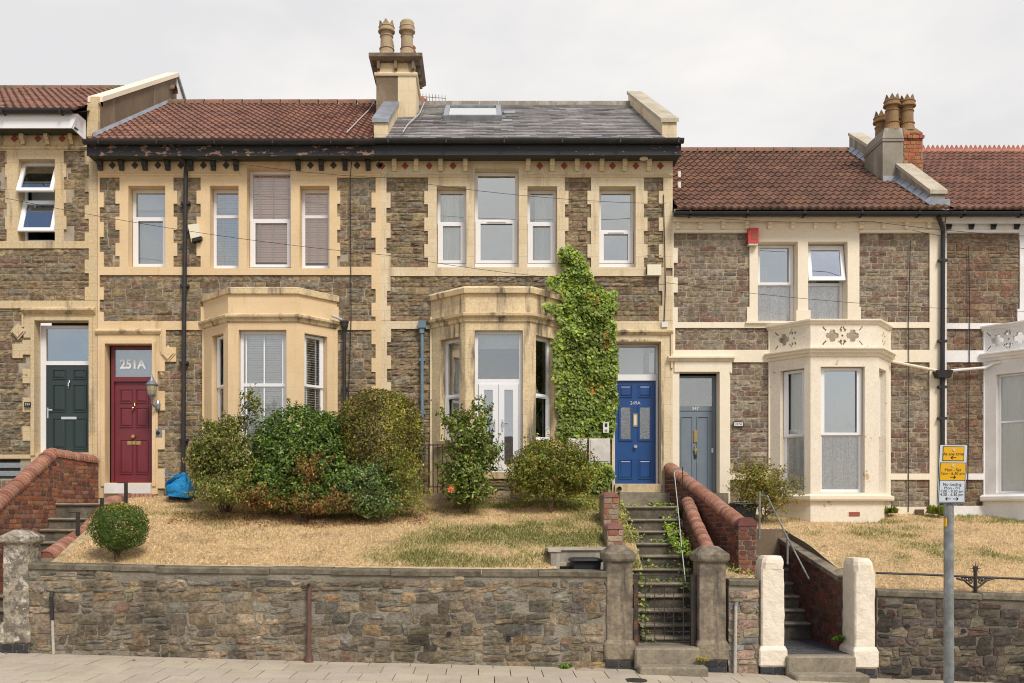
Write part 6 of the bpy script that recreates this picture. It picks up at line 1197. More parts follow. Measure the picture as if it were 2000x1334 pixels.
# two stepped brick stubs left of the centre stair
for (px, py0, py1, Y, lab) in ((1192, 960, 1024, 16.1, 'upper short red brick stub left of the centre steps'), (1200, 1021, 1078, 14.95, 'lower short red brick stub left of the centre steps')):
    s = FPX / Y; cx_ = (px - XV) / s; zt, zb = (YH - py0) / s + CZ, (YH - py1) / s + CZ - .1; hw = .125; r = thing('brick_stub', lab, 'brick stub', (cx_, Y, zb)); mb = MB(); mb.box(cx_ - hw, cx_ + hw, Y - .1, Y + .5, zb, zt - .1); obj('wall_core', mb, M['mortar'], r); st = MB()
    pal_ = [(.36, .15, .10), (.42, .2, .14), (.33, .26, .18), (.40, .30, .22), (.30, .12, .08)]
    stones(st, Fr((0, Y - .1, 0), (1, 0, 0), (0, -1, 0)), cx_ - hw, cx_ + hw, zb, zt - .1, h=(.09, .0905), wd=(.1, .25), gap=.007, bulge=.004, d0=.008, pal=pal_, nu=3, nv=2)
    stones(st, Fr((cx_ + hw, 0, 0), (0, 1, 0), (1, 0, 0)), Y - .1, Y + .5, zb, zt - .1, h=(.09, .0905), wd=(.1, .25), gap=.007, bulge=.004, d0=.008, pal=pal_, nu=3, nv=2); obj('brickwork', st, M['brick'], r)
    mb = MB(); rows = [[(cx_ + math.cos(q) * .128, y, zt - .1 + math.sin(q) * .1) for q in np.linspace(0, math.pi, 9)] for y in (Y - .12, Y + .5)]; mb.grid(rows, (.40, .20, .16)); mb.q(rows[0][::-1], (.40, .19, .15)); obj('round_cap', mb, M['cope'], r)
# right stair wall with flat coping
A5 = [(5.46, 17.4, -.46 + CZ), (5.58, 14.42, -1.06 + CZ)]
rw = brick_wall('dark red brick stair wall with sloping flat stone coping behind the right white pier', A5, .24, lambda p: -2.3 + CZ, [1], cp=False, pal=[(.20, .07, .045), (.15, .06, .045), (.24, .09, .055), (.12, .055, .045), (.17, .1, .08)], mm='gmortar_dark')
a, b = Vector(A5[0]), Vector(A5[1])
for k in range(4):
    p, q = a.lerp(b, k / 4), a.lerp(b, (k + 1) / 4); mb = MB(); mb.poly8([(q.x - .14, q.y + .004, q.z), (q.x + .26, q.y + .004, q.z), (p.x + .26, p.y, p.z), (p.x - .14, p.y, p.z), (q.x - .14, q.y + .004, q.z + .07), (q.x + .26, q.y + .004, q.z + .07), (p.x + .26, p.y, p.z + .07), (p.x - .14, p.y, p.z + .07)]); obj('coping_stone', mb, M['coping_stone'] if 0 else M['pier'], rw)
# ------------------------------------------------------------ PLANTS
def leaves(Pn, Nn, size, pal, wts, aspect=.55, droop=.2, jit=.25, spread=.7, up=.25, cols=None, fold=.18):
    n = len(Pn); r3 = rng.normal(size=(n, 3)); nn = Nn + r3 * spread + np.array([0, 0, up]); nn /= np.linalg.norm(nn, axis=1)[:, None]
    d = rng.normal(size=(n, 3)) + np.array([0, 0, -droop * 3]); d -= nn * (d * nn).sum(1)[:, None]; d /= np.linalg.norm(d, axis=1)[:, None] + 1e-6
    s = np.cross(nn, d); L_ = (size * rng.uniform(.65, 1.3, n))[:, None]; W_ = L_ * aspect * rng.uniform(.8, 1.2, n)[:, None] * .5
    p0 = Pn - d * L_ * .5; p2 = Pn + d * L_ * .5 - nn * L_ * .08; p1 = Pn - s * W_ + nn * L_ * fold - d * L_ * .05; p3 = Pn + s * W_ + nn * L_ * fold - d * L_ * .05
    V = np.stack([p0, p1, p2, p3], 1).reshape(-1, 3); F_ = np.arange(n * 4).reshape(n, 4)
    if cols is None: cols = np.array(pal)[rng.choice(len(pal), n, p=np.array(wts) / sum(wts))]
    cl = np.array([1 + .55 * mn.noise((a[0] * 3.2, a[1] * 3.2, a[2] * 3.2)) for a in Pn])[:, None] if size > .03 else 1.0
    cols = cols * cl * rng.uniform(1 - jit, 1 + jit, n)[:, None] * rng.uniform(.93, 1.07, (n, 3)); T = np.repeat(cols, 4, 0)
    # split quads into two triangles sharing the midrib so that each leaf is folded
    F3 = np.concatenate([F_[:, [0, 1, 2]], F_[:, [0, 2, 3]]]); return V, F3, T
def ellips(c, rad, n, amp=.18, freq=2.2, seed=0, inner=.45, zlo=-1.0, power=2.0, clumps=None):
    v = rng.normal(size=(n, 3)); v /= np.linalg.norm(v, axis=1)[:, None]; v = v[v[:, 2] > zlo]; n = len(v)
    if power != 2.0: k = (np.abs(v) ** power).sum(1) ** (1 / power); v = v / k[:, None]; 
    m = np.array([1 + amp * mn.noise((a[0] * freq + seed, a[1] * freq, a[2] * freq)) + amp * .5 * mn.noise((a[0] * freq * 2.7, a[1] * freq * 2.7 + seed, a[2] * freq * 2.7)) for a in v])
    t = 1 - (rng.random(n) ** 1.6) * inner; p = v * (m * t)[:, None] * np.array(rad) + np.array(c); return p, v
def stems(parent, base, tips, r0=.02, m=None, seed=0):
    mb = MB(); rd = random.Random(seed)
    for t in tips:
        b = Vector(base) + Vector((rd.uniform(-.05, .05), rd.uniform(-.05, .05), 0)); t = Vector(t); pts = [b]
        for k in range(1, 6): pts.append(b.lerp(t, k / 5) + Vector((rd.uniform(-1, 1), rd.uniform(-1, 1), rd.uniform(-.5, .5))) * .03)
        mb.tube(pts, [r0 * (1 - .16 * k) for k in range(6)], 6)
    return obj('stem', mb, m or M['bark'], parent)
def shrub(name, label, cat, base, blobs, size, pal, wts, tips=None, group=None, m='leaf', part='foliage', r0=.02, colf=None, ragged=1.0, **kw):
    """blobs: (centre, radii, count, kwargs)"""
    r = thing(name, label, cat, tuple(base), group); Vs, Fs, Ts, o = [], [], [], 0
    for (c, rad, n, ek) in blobs:
        p, v = ellips(c, rad, n, **ek)
        if ragged > .5:
            kp = np.array([mn.noise((a[0] * 4.5, a[1] * 4.5, a[2] * 4.5 + 7)) for a in p]); sel = (kp > -.22) | (rng.random(len(p)) < .25); p, v = p[sel], v[sel]
        if size > .03:
            ns = int(14 + rad[0] * 45); S1, S2 = [], []
            for q in range(ns):
                dv = rng.normal(size=3); dv /= np.linalg.norm(dv); dv[2] = abs(dv[2]) * .9 if rng.random() < .7 else dv[2]; L_ = rng.uniform(.04, .22) * ragged
                m_ = int(5 + L_ * 60); t = rng.random(m_)[:, None]; bs = np.array(c) + dv * np.array(rad) * .96; dr_ = dv + np.array([0, 0, .5]); S1.append(bs + dr_ * L_ * t + rng.normal(size=(m_, 3)) * .022); S2.append(np.repeat(dv[None], m_, 0))
            p = np.vstack([p] + S1); v = np.vstack([v] + S2)
        cols = colf(p, v) if colf else None; V, F_, T = leaves(p, v, size, pal, wts, cols=cols, **kw); Vs.append(V); Fs.append(F_ + o); Ts.append(T); o += len(V)
    V = np.vstack(Vs) - np.array(r.location); link(part, mesh_np(part, V, np.vstack(Fs), np.vstack(Ts), M[m]), r)
    if tips: stems(r, base, tips, r0, seed=hash(label) % 99 if 0 else len(label))
    return r
def W(px, py, Y): return tuple(P(px, py, Y))
# clipped box ball
c = W(232, 1029, 14.3); b = (W(226, 1096, 14.3)[0], 14.3, lawnL(W(226, 0, 14.3)[0], 14.3) - .02)
def boxcol(p, v):
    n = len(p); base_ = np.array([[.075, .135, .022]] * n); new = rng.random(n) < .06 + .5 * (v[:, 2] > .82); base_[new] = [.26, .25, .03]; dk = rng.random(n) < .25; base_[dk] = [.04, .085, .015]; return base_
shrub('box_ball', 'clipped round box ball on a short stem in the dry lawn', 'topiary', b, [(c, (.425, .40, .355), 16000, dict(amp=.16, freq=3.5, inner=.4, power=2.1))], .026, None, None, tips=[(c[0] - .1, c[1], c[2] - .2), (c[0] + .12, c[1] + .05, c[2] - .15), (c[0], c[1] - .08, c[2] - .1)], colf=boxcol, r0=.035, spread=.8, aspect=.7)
# tall loose rose bush at the left
G1 = [(.13, .17, .04), (.19, .22, .055), (.08, .12, .03), (.25, .25, .08), (.22, .11, .05), (.30, .22, .10)]
b = (W(440, 0, 16.9)[0], 16.9, lawnL(-4.5, 16.9) - .03); bl = []
for (px, py, Y, rx, rz, n) in ((432, 880, 16.8, .50, .46, 6200), (398, 905, 16.7, .28, .38, 2700), (470, 925, 16.6, .38, .42, 3200), (440, 960, 16.4, .58, .26, 2600), (425, 840, 17.0, .28, .18, 600), (465, 832, 17.0, .20, .18, 320), (500, 805, 17.0, .11, .2, 90), (487, 785, 17.0, .09, .16, 70)): bl.append((W(px, py, Y), (rx, rx * .8, rz), n, dict(amp=.35, freq=2.4, inner=.8, seed=px)))
shrub('rose_bush', 'tall loose rose bush with open branches in front of the ochre bay', 'shrub', b, bl, .055, G1, [5, 5, 3, 3, .8, .5], ragged=.75, tips=[W(497, 778, 17), W(430, 790, 17), W(465, 790, 17), W(395, 850, 16.8), W(510, 840, 17), W(440, 820, 17), W(488, 800, 17.1), W(380, 880, 16.8), W(405, 830, 17)], r0=.016, spread=.8)
# laurel
G2 = [(.07, .13, .025), (.11, .19, .035), (.16, .24, .045), (.04, .08, .018), (.24, .27, .07)]
b = (W(585, 0, 17.0)[0], 17.0, lawnL(-3.3, 17.0) - .03)
shrub('laurel_bush', 'dark glossy green laurel bush with small leaves, centre of the shrub group', 'shrub', b, [(W(582, 880, 17.1), (.84, .62, .80), 14000, dict(amp=.16, freq=2.2, inner=.5, seed=3)), (W(545, 920, 16.7), (.52, .4, .62), 4500, dict(amp=.22, freq=2.4, inner=.5, seed=5)), (W(630, 890, 16.8), (.42, .4, .6), 4000, dict(amp=.2, freq=2.4, inner=.5, seed=9)), (W(648, 850, 17.2), (.32, .35, .42), 2500, dict(amp=.3, freq=2.4, inner=.6, seed=10)), (W(530, 955, 16.5), (.42, .3, .34), 2600, dict(amp=.35, freq=2.4, inner=.7, seed=11)), (W(590, 968, 16.35), (.42, .28, .26), 2400, dict(amp=.35, freq=2.4, inner=.7, seed=12)), (W(650, 940, 16.5), (.38, .3, .36), 2400, dict(amp=.35, freq=2.4, inner=.7, seed=13))], .062, G2, [4, 5, 3, 4, .7], tips=[W(560, 850, 17), W(610, 850, 17)], spread=.6, droop=.1, up=.45)
# privet, rounded
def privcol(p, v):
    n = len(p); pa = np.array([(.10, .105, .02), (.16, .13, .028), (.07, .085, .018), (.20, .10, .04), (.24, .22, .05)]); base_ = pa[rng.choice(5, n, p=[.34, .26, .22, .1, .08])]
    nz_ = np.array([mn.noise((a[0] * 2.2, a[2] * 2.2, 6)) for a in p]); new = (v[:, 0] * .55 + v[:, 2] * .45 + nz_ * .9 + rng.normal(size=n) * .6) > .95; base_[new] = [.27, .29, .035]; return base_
b = (W(742, 0, 17.2)[0], 17.2, lawnL(-1.8, 17.2) - .03)
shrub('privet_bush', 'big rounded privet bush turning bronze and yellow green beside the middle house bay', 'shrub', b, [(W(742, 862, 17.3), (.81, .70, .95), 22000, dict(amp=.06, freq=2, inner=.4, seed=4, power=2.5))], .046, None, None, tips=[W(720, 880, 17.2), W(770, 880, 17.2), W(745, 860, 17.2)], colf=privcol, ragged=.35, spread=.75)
# low mixed shrubs at the front
b = (W(712, 0, 16.5)[0], 16.5, lawnL(-2.0, 16.5) - .03)
G3 = [(.09, .16, .05), (.13, .21, .07), (.19, .25, .09), (.05, .09, .03), (.22, .13, .05), (.5, .5, .42)]
shrub('low_rose_bush', 'low blue green rose bush at the front foot of the shrub group', 'shrub', b, [(W(712, 955, 16.45), (.52, .4, .44), 6500, dict(amp=.3, freq=2.6, inner=.7, seed=14)), (W(730, 985, 16.2), (.46, .3, .24), 2600, dict(amp=.3, freq=2.6, inner=.7, seed=15)), (W(660, 975, 16.4), (.3, .3, .28), 1100, dict(amp=.3, freq=2.6, inner=.7, seed=18))], .048, G3, [5, 4, 2.5, 4, .8, .25], tips=[W(690, 930, 16.5), W(730, 930, 16.5)], spread=.8)
b = (W(795, 0, 16.6)[0], 16.6, lawnL(-1.2, 16.6) - .03); G4 = [(.22, .26, .05), (.30, .32, .08), (.13, .18, .03), (.32, .19, .08), (.25, .10, .05)]
shrub('feathery_shrub', 'feathery yellow green shrub at the right foot of the round privet', 'shrub', b, [(W(793, 940, 16.7), (.30, .35, .50), 2300, dict(amp=.4, freq=2.6, inner=.8, seed=24)), (W(800, 975, 16.4), (.34, .3, .25), 1000, dict(amp=.4, freq=2.6, inner=.8, seed=25)), (W(770, 905, 16.7), (.26, .3, .25), 800, dict(amp=.4, freq=2.6, inner=.8, seed=26))], .05, G4, [4, 3, 4, 1.4, .8], tips=[W(790, 900, 16.6), W(820, 930, 16.6)], spread=.9, aspect=.35)
b = (W(590, 0, 16.4)[0], 16.4, lawnL(-3.1, 16.4) - .03); G5 = [(.30, .13, .05), (.22, .09, .04), (.36, .22, .09), (.12, .13, .03), (.18, .20, .05), (.08, .06, .03)]
shrub('dying_shrub', 'half dead shrub with rusty brown leaves at the foot of the laurel', 'shrub', b, [(W(605, 925, 16.25), (.30, .2, .34), 900, dict(amp=.4, freq=2.6, inner=.9, seed=34)), (W(620, 985, 16.1), (.75, .25, .17), 1500, dict(amp=.4, freq=2.6, inner=.9, seed=35)), (W(505, 975, 16.3), (.42, .22, .22), 1000, dict(amp=.4, freq=2.6, inner=.9, seed=36))], .055, G5, [3, 3, 2, 3, 3, 3], tips=[W(560, 910, 16.4), W(600, 900, 16.4), W(640, 920, 16.4), W(530, 940, 16.4)], spread=.9, aspect=.4, droop=.5)
# camellia
b = (W(915, 0, 16.9)[0], 16.9, lawnL(-.2, 16.9) - .03); G6 = [(.10, .15, .03), (.15, .21, .045), (.23, .28, .07), (.06, .09, .02), (.30, .24, .09)]
shrub('camellia_bush', 'upright glossy shrub with one orange flower in front of the french doors', 'shrub', b, [(W(918, 868, 16.9), (.40, .35, .42), 2200, dict(amp=.3, freq=2.6, inner=.9, seed=44)), (W(905, 930, 16.8), (.38, .35, .40), 2200, dict(amp=.3, freq=2.6, inner=.9, seed=45)), (W(915, 965, 16.7), (.40, .3, .2), 700, dict(amp=.3, freq=2.6, inner=.9, seed=46)), (W(935, 822, 16.9), (.22, .2, .22), 260, dict(amp=.4, freq=2.6, inner=.9, seed=47)), (W(885, 830, 16.9), (.16, .15, .16), 150, dict(amp=.4, freq=2.6, inner=.9, seed=48)), (W(950, 895, 16.9), (.22, .2, .25), 350, dict(amp=.4, freq=2.6, inner=.9, seed=49))], .075, G6, [4, 5, 3, 3, .7], tips=[W(935, 812, 16.9), W(890, 825, 16.9), W(960, 870, 16.9), W(915, 850, 16.9), W(880, 890, 16.9)], spread=.7, aspect=.5)
cf = W(881, 955, 16.25); mb = MB()
for k in range(7): t = k * .9; mb.q([cf, (cf[0] + .05 * math.cos(t), cf[1] + .02, cf[2] + .05 * math.sin(t)), (cf[0] + .075 * math.cos(t + .35), cf[1] - .02, cf[2] + .075 * math.sin(t + .35)), (cf[0] + .05 * math.cos(t + .7), cf[1] + .02, cf[2] + .05 * math.sin(t + .7))])
M['orange'] = mat('orange_petal', (.70, .17, .06), .6, fine=.05); obj('flower', mb, M['orange'], [o for o in scene.objects if o.name.startswith('camellia_bush')][0])
# spirea by the ivy
b = (W(1078, 0, 16.9)[0], 16.9, lawnL(1.2, 16.9) - .03); G7 = [(.16, .18, .03), (.23, .24, .045), (.11, .14, .025), (.26, .15, .05), (.30, .30, .06), (.10, .16, .03)]
shrub('spirea_bush', 'rounded olive and bronze shrub between the french doors and the meter boxes', 'shrub', b, [(W(1078, 915, 16.9), (.70, .5, .54), 14000, dict(amp=.22, freq=2.2, inner=.6, seed=54)), (W(1030, 930, 16.8), (.38, .3, .38), 3200, dict(amp=.3, freq=2.6, inner=.7, seed=55)), (W(1120, 925, 16.8), (.44, .3, .38), 3600, dict(amp=.3, freq=2.6, inner=.7, seed=56))], .052, G7, [4, 4, 3, 1.4, 2, 3], tips=[W(1060, 890, 16.9), W(1100, 890, 16.9)], spread=.85, aspect=.5)
# shrub by the grey blue door
zb_ = CZ - .12; b = (W(1492, 0, 17.6)[0], 17.6, zb_); G8 = [(.22, .22, .045), (.30, .27, .06), (.14, .16, .03), (.10, .12, .03), (.34, .16, .07)]
shrub('yellow_green_shrub', 'loose yellow green shrub beside the cream bay and the black recycling box', 'shrub', b, [(W(1490, 955, 17.6), (.48, .38, .44), 3400, dict(amp=.4, freq=2.4, inner=.85, seed=64)), (W(1470, 925, 17.6), (.26, .2, .2), 420, dict(amp=.4, freq=2.4, inner=.9, seed=65)), (W(1520, 965, 17.4), (.34, .3, .3), 800, dict(amp=.4, freq=2.4, inner=.9, seed=66)), (W(1455, 965, 17.6), (.22, .2, .3), 420, dict(amp=.4, freq=2.4, inner=.9, seed=67))], .05, G8, [4, 4, 3, 2, .8], tips=[W(1470, 912, 17.6), W(1500, 920, 17.6), W(1540, 945, 17.5), W(1445, 930, 17.6), W(1550, 975, 17.4)], r0=.012, spread=.85, aspect=.45)
# ivy on the wall
POLY = [(1082, 477), (1089, 500), (1098, 482), (1108, 503), (1108, 474), (1124, 488), (1138, 503), (1152, 525), (1162, 555), (1180, 568), (1196, 572), (1206, 566), (1202, 590), (1208, 604), (1196, 618), (1203, 632), (1202, 660), (1208, 700), (1206, 740), (1208, 800), (1198, 822), (1200, 850), (1186, 862), (1150, 868), (1100, 858), (1088, 850), (1092, 815), (1084, 790), (1090, 765), (1078, 735), (1082, 700), (1076, 670), (1088, 655), (1098, 640), (1078, 612), (1060, 602), (1064, 592), (1086, 596), (1100, 590), (1090, 570), (1070, 560), (1068, 546), (1084, 538), (1104, 530), (1094, 510)]
def inpoly(x, y, pl):
    c = False; j = len(pl) - 1
    for i in range(len(pl)):
        xi, yi = pl[i]; xj, yj = pl[j]
        if (yi > y) != (yj > y) and x < (xj - xi) * (y - yi) / (yj - yi) + xi: c = not c
        j = i
    return c
def edged(x, y, pl): 
    return inpoly(x + 5 * mn.noise((x * .09, y * .09, 1)), y + 5 * mn.noise((x * .09, y * .09, 9)), pl)
pts = []; nrm = []
while len(pts) < 10500:
    x, y = random.uniform(1055, 1212), random.uniform(470, 872)
    if not edged(x, y, POLY): continue
    dmax = .13 + .12 * mn.noise((x * .035, y * .035, 4)) + (max(0, 1104 - x) / 100 * 1.05 if y > 535 else 0)
    lo_ = .05 + (max(0, 1100 - x) / 100 * 1.0 if y > 535 else 0); d = lo_ + (max(.1, dmax) ) * random.random() ** .6; Y = YF - d; q_ = P(x, y, Y); pts.append(tuple(q_)); nrm.append((random.gauss(0, .25), -1, .45))
for (poly, n, dd) in (([(1150, 905), (1196, 908), (1200, 930), (1192, 950), (1188, 968), (1150, 962), (1140, 930)], 900, .30), ([(1186, 812), (1200, 816), (1203, 835), (1196, 848)], 60, .1)):
    k = 0
    while k < n:
        x, y = random.uniform(1130, 1210), random.uniform(800, 972)
        if not edged(x, y, poly): continue
        pts.append(tuple(P(x, y, YF - .05 - random.random() * dd))); nrm.append((random.gauss(0, .3), -1, .45)); k += 1
def ivycol(p):
    n = len(p); pa = np.array([(.115, .175, .028), (.165, .235, .036), (.075, .12, .02), (.23, .30, .055), (.28, .31, .06)]); c = pa[rng.choice(5, n, p=[.3, .3, .22, .12, .06])]
    for i, a in enumerate(p):
        q = (mn.noise((a[0] * 3.5, a[2] * 3.5, 33)))
        if q > .5 and rng.random() < .3: c[i] = (.42, .19, .05)
        if a[2] > 6.2 and rng.random() < .4: c[i] = (.24, .36, .05)
    return c
r = thing('ivy', 'thick green ivy climbing the wall between the middle bay and the blue door', 'ivy', (2.1, YF - .1, CZ + .3)); pa = np.array(pts); V, F3, T = leaves(pa, np.array(nrm), .066, None, None, cols=ivycol(pa), aspect=.95, droop=.8, spread=.38, up=.1, fold=.10)
link('ivy_leaves', mesh_np('ivy_leaves', V - np.array(r.location), F3, T, M['leaf']), r)
stems(r, (2.0, YF - .08, CZ + .35), [W(1110, 620, YF - .08), W(1150, 560, YF - .08), W(1130, 500, YF - .08), W(1180, 640, YF - .08), W(1100, 700, YF - .1)], .02, seed=5)
# ivy creeping over the centre steps and ground cover by the top
pts = []; nrm = []
def stepz(x, y):
    z = None
    for k in range(11):
        if y >= Ysc[k]: return Zsc[k]
    return Zsc[-1]
Ysc = [17.3 - .295 * k for k in range(11)]; Zsc = [(YH - v) * Y / FPX + CZ for v, Y in zip([988, 1013, 1036, 1060, 1084, 1110, 1138, 1162, 1191, 1219, 1244], Ysc)]
for k in range(11):
    for side, n, wid in ((0, 10, .13), (1, 14, .16)):
        if side == 0 and k in (0,): continue
        n = int(n * random.uniform(.3, 3.0)); x0_ = XL(Ysc[k]) if side == 0 else XR(Ysc[k])
        for i in range(n):
            u = abs(random.gauss(0, wid)); x = x0_ + (u if side == 0 else -u)
            if not XL(Ysc[k]) - .03 < x < XR(Ysc[k]) + .02: continue
            if random.random() < .6: pts.append((x, Ysc[k] - .03, Zsc[k] - random.uniform(.0, .15))); nrm.append((0, -1, .5))
            else: pts.append((x, Ysc[k] + .22 + random.uniform(-.04, .04), Zsc[k] + random.uniform(.01, .07))); nrm.append((0, -.7, 1))
    if k in (3, 5, 6, 0):
        for i in range(45): pts.append((random.uniform(XL(Ysc[k]), XR(Ysc[k])), Ysc[k] + random.uniform(.2, .27), Zsc[k] + random.uniform(.0, .05))); nrm.append((0, -.7, 1))
def cover(n, xa, xb, ya, yb, h, f, ok=None):
    for i in range(n):
        x, y = random.uniform(xa, xb), random.uniform(ya, yb)
        if ok and not ok(x, y): continue
        pts.append((x, y, f(x, y) + random.random() * h)); nrm.append((0, -.5, 1))
cover(700, 3.25, 3.5, 15.6, 18.3, .12, lambda x, y: interp(y, [(15.6, -.75 + CZ), (18.3, .15 + CZ)]))
pa = np.array(pts); cols = np.array([(.13, .22, .03), (.20, .30, .04), (.30, .32, .04), (.08, .15, .02)])[rng.choice(4, len(pa), p=[.35, .3, .15, .2])]
V, F3, T = leaves(pa, np.array(nrm), .05, None, None, cols=cols, aspect=.9, spread=.5, droop=.3); o = link('creeping_ivy', mesh_np('creeping_ivy', V, F3, T, M['leaf']), kind='stuff'); o['label'] = 'ivy creeping over the edges of the centre steps'; o['category'] = 'ground cover'
pts = []; nrm = []
cover(3800, .1, 2.6, 17.0, 18.4, .10, lawnL, lambda x, y: mn.noise((x * 2, y * 2, 4)) > -.25 + (.35 if x < 1 else 0)); cover(700, 2.1, 2.6, 15.2, 17.2, .07, lawnL, lambda x, y: random.random() < (x - 2.0) * 1.6)
cover(900, 3.45, 4.2, 14.3, 16.4, .09, lambda x, y: interp(y, [(14.15, -1.08 + CZ), (15.2, -.9 + CZ), (18.5, .2 + CZ)]), lambda x, y: mn.noise((x * 3, y * 3, 8)) > .0)
pa = np.array(pts); cols = np.array([(.22, .27, .05), (.34, .34, .10), (.15, .19, .04), (.40, .32, .14)])[rng.choice(4, len(pa), p=[.35, .25, .25, .15])]
V, F3, T = leaves(pa, np.array(nrm), .042, None, None, cols=cols, aspect=.7, spread=.6, droop=.1); o = link('ground_cover', mesh_np('ground_cover', V, F3, T, M['leaf']), kind='stuff')
pts = []; nrm = []; cover(2600, -5.4, -.9, 15.9, 16.9, .03, lawnL, lambda x, y: y > 16.15 + .25 * mn.noise((x * 2, 3, 3)) - .12 * math.sin((x + 5) * .8))
pa = np.array(pts); cols = np.array([(.25, .10, .05), (.16, .07, .04), (.34, .2, .09), (.12, .06, .035)])[rng.choice(4, len(pa))]
V, F3, T = leaves(pa, np.array(nrm), .04, None, None, cols=cols, aspect=.5, spread=.6); o = link('leaf_litter', mesh_np('leaf_litter', V, F3, T, M['leaf']), kind='stuff')
def weed(px, py, Y, r_, n, label, col=(.16, .30, .04), up=.6, wf=.16):
    c = W(px, py, Y); rt = thing('weed', label, 'weed', c); Vs, Fs, Ts = [], [], []
    for i in range(n):
        t = random.uniform(0, 6.28); l = r_ * random.uniform(.6, 1.2); dx, dy = math.cos(t), math.sin(t); w_ = r_ * wf; k = len(Vs); g = random.uniform(.7, 1.3)
        a = (0, 0, 0); m_ = (dx * l * .55, dy * l * .55, l * up * random.uniform(.5, 1.1)); e = (dx * l, dy * l, l * up * .5 * random.uniform(0, 1.4))
        Vs += [a, (m_[0] - dy * w_, m_[1] + dx * w_, m_[2]), e, (m_[0] + dy * w_, m_[1] - dx * w_, m_[2])]; Fs += [(k, k + 1, k + 2), (k, k + 2, k + 3)]; Ts += [tuple(v * g for v in col)] * 4
    link('leaves', mesh_np('leaves', np.array(Vs), np.array(Fs), np.array(Ts), M['leaf']), rt)
weed(1103, 1305, 13.78, .11, 26, 'bright green weed at the foot of the long wall near the left dark pier'); weed(1640, 1251, 14.3, .13, 30, 'small green weed behind the right white pier by the paved landing')
weed(1374, 1292, 13.66, .12, 26, 'yellow green weed growing out of the right dark pier foot', (.28, .26, .05)); weed(165, 1109, 13.9, .06, 20, 'tiny weed on the long wall below the box ball', (.3, .3, .04), .3)
weed(1385, 1120, 14.5, .2, 40, 'yellow tuft behind the right dark gate pier', (.42, .34, .10), .9, .06); weed(1830, 1004, 18.2, .17, 160, 'bright green grass tuft against the cream plinth', (.20, .27, .05), .9, .045)
weed(1738, 1003, 18.25, .16, 140, 'green grass tuft at the right foot of the cream bay', (.2, .28, .05), .8, .045)

# ------------------------------------------------------------ STREET FURNITURE AND SMALL THINGS
# parking sign
Y = 9.2; s = FPX / Y; X = (1853 - XV) / s; zb = pz(X) - .02; r = thing('parking_sign', 'grey steel signpost with yellow and white parking restriction plate', 'road sign', (X, Y, zb)); th = -.012
mb = MB(); mb.tube([(X, Y, zb), (X, Y, (YH - 905) / s + CZ)], .046, 20); obj('post', mb, M['steel'], r)
mb = MB(); mb.lathe((X, Y, zb), [(.075, 0), (.06, .03), (.047, .05)], 20); obj('post_collar', mb, M['steel'], r)
cx_, cz_ = (1854 - XV) / s, (YH - 926.5) / s + CZ; fr = Fr((cx_, Y - .055, 0), (math.cos(th), math.sin(th) * 0, 0), (0, -1, 0)); Wd, Ht = 54.5 / s, 114.5 / s; ro = .045
def rp(a, z): return (a * math.cos(ro) + z * math.sin(ro), cz_ - a * math.sin(ro) * .25 + z * math.cos(ro))
def plate(parent, nm, x0, x1, z0, z1, d, m, t=.002, rad=.006):
    mb = MB(); pts = []
    for (cx2, cz2, a0) in ((x1 - rad, z1 - rad, 0), (x0 + rad, z1 - rad, 90), (x0 + rad, z0 + rad, 180), (x1 - rad, z0 + rad, 270)):
        for k in range(4): q = R(a0 + k * 30); pts.append(rp(cx2 + rad * math.cos(q), cz2 + rad * math.sin(q)))
    mb.grid([[fr.p(a, z, d) for a, z in pts], [fr.p(a, z, d + t) for a, z in pts]], closed=True); mb.q([fr.p(a, z, d + t) for a, z in pts]); mb.q([fr.p(a, z, d) for a, z in pts][::-1]); return obj(nm, mb, m, parent)
hw, hh = Wd / 2, Ht / 2; k = 1 / s
pl = plate(r, 'sign_plate', -hw, hw, -hh, hh, 0, M['signblack'], .004); plate(pl, 'plate_border', -hw + .9 * k, hw - .9 * k, -hh + .9 * k, hh - .9 * k, .0045, M['signwhite'])
def pan(z0, z1, xw, m): plate(pl, 'panel_border', -xw, xw, z0, z1, .007, M['signblack']); plate(pl, 'panel', -xw + 1.1 * k, xw - 1.1 * k, z0 + 1.1 * k, z1 - 1.1 * k, .0095, m)
zz = lambda py: (926.5 - py) * k
pan(zz(901), zz(872.5), 20.8 * k, M['signback']); pan(zz(939.5), zz(904), 25.2 * k, M['signback']); pan(zz(981.5), zz(938.3), 25.2 * k, M['signwhite'])
def stext(t, py, size, cx0=0):
    cu_c = rp(cx0, zz(py)); o = ntext('lettering', t, size * k, (cu_c[0], 0, cu_c[1]), M['signblack'], pl, fr, .012, bold=.0, ext=.0006, xs=1.0)
for t, py, sz in (('At any time', 887.5, 8.6), ('Mon - Sat', 918.5, 8.2), ('7am - 6.30 pm', 925.2, 8.0), ('No loading', 946.5, 8.0), ('Mon - Fri', 953.6, 8.0), ('7.00 - 9.30 am', 960, 7.7), ('4.30 - 6.30 pm', 966.4, 7.7)): stext(t, py, sz)
def arrow(cxp, py, dirn):
    mb = MB(); L_ = 5.6 * k; x0 = cxp * k; z = zz(py); h = .8 * k
    def qd(pts): P_ = [rp(x0 + a * dirn, z + b) for a, b in pts]; mb.grid([[fr.p(a, b, .012) for a, b in P_], [fr.p(a, b, .0132) for a, b in P_]], closed=True); mb.q([fr.p(a, b, .0132) for a, b in P_])
    qd([(-L_, -h * .8), (L_ * .6, -h * .8), (L_ * .6, h * .8), (-L_, h * .8)]); qd([(L_ * .1, 3.2 * k), (L_ * .45, 3.2 * k), (L_, 0), (L_ * .45, -3.2 * k), (L_ * .1, -3.2 * k), (L_ * .55, 0)]); obj('arrow', mb, M['signblack'], pl)
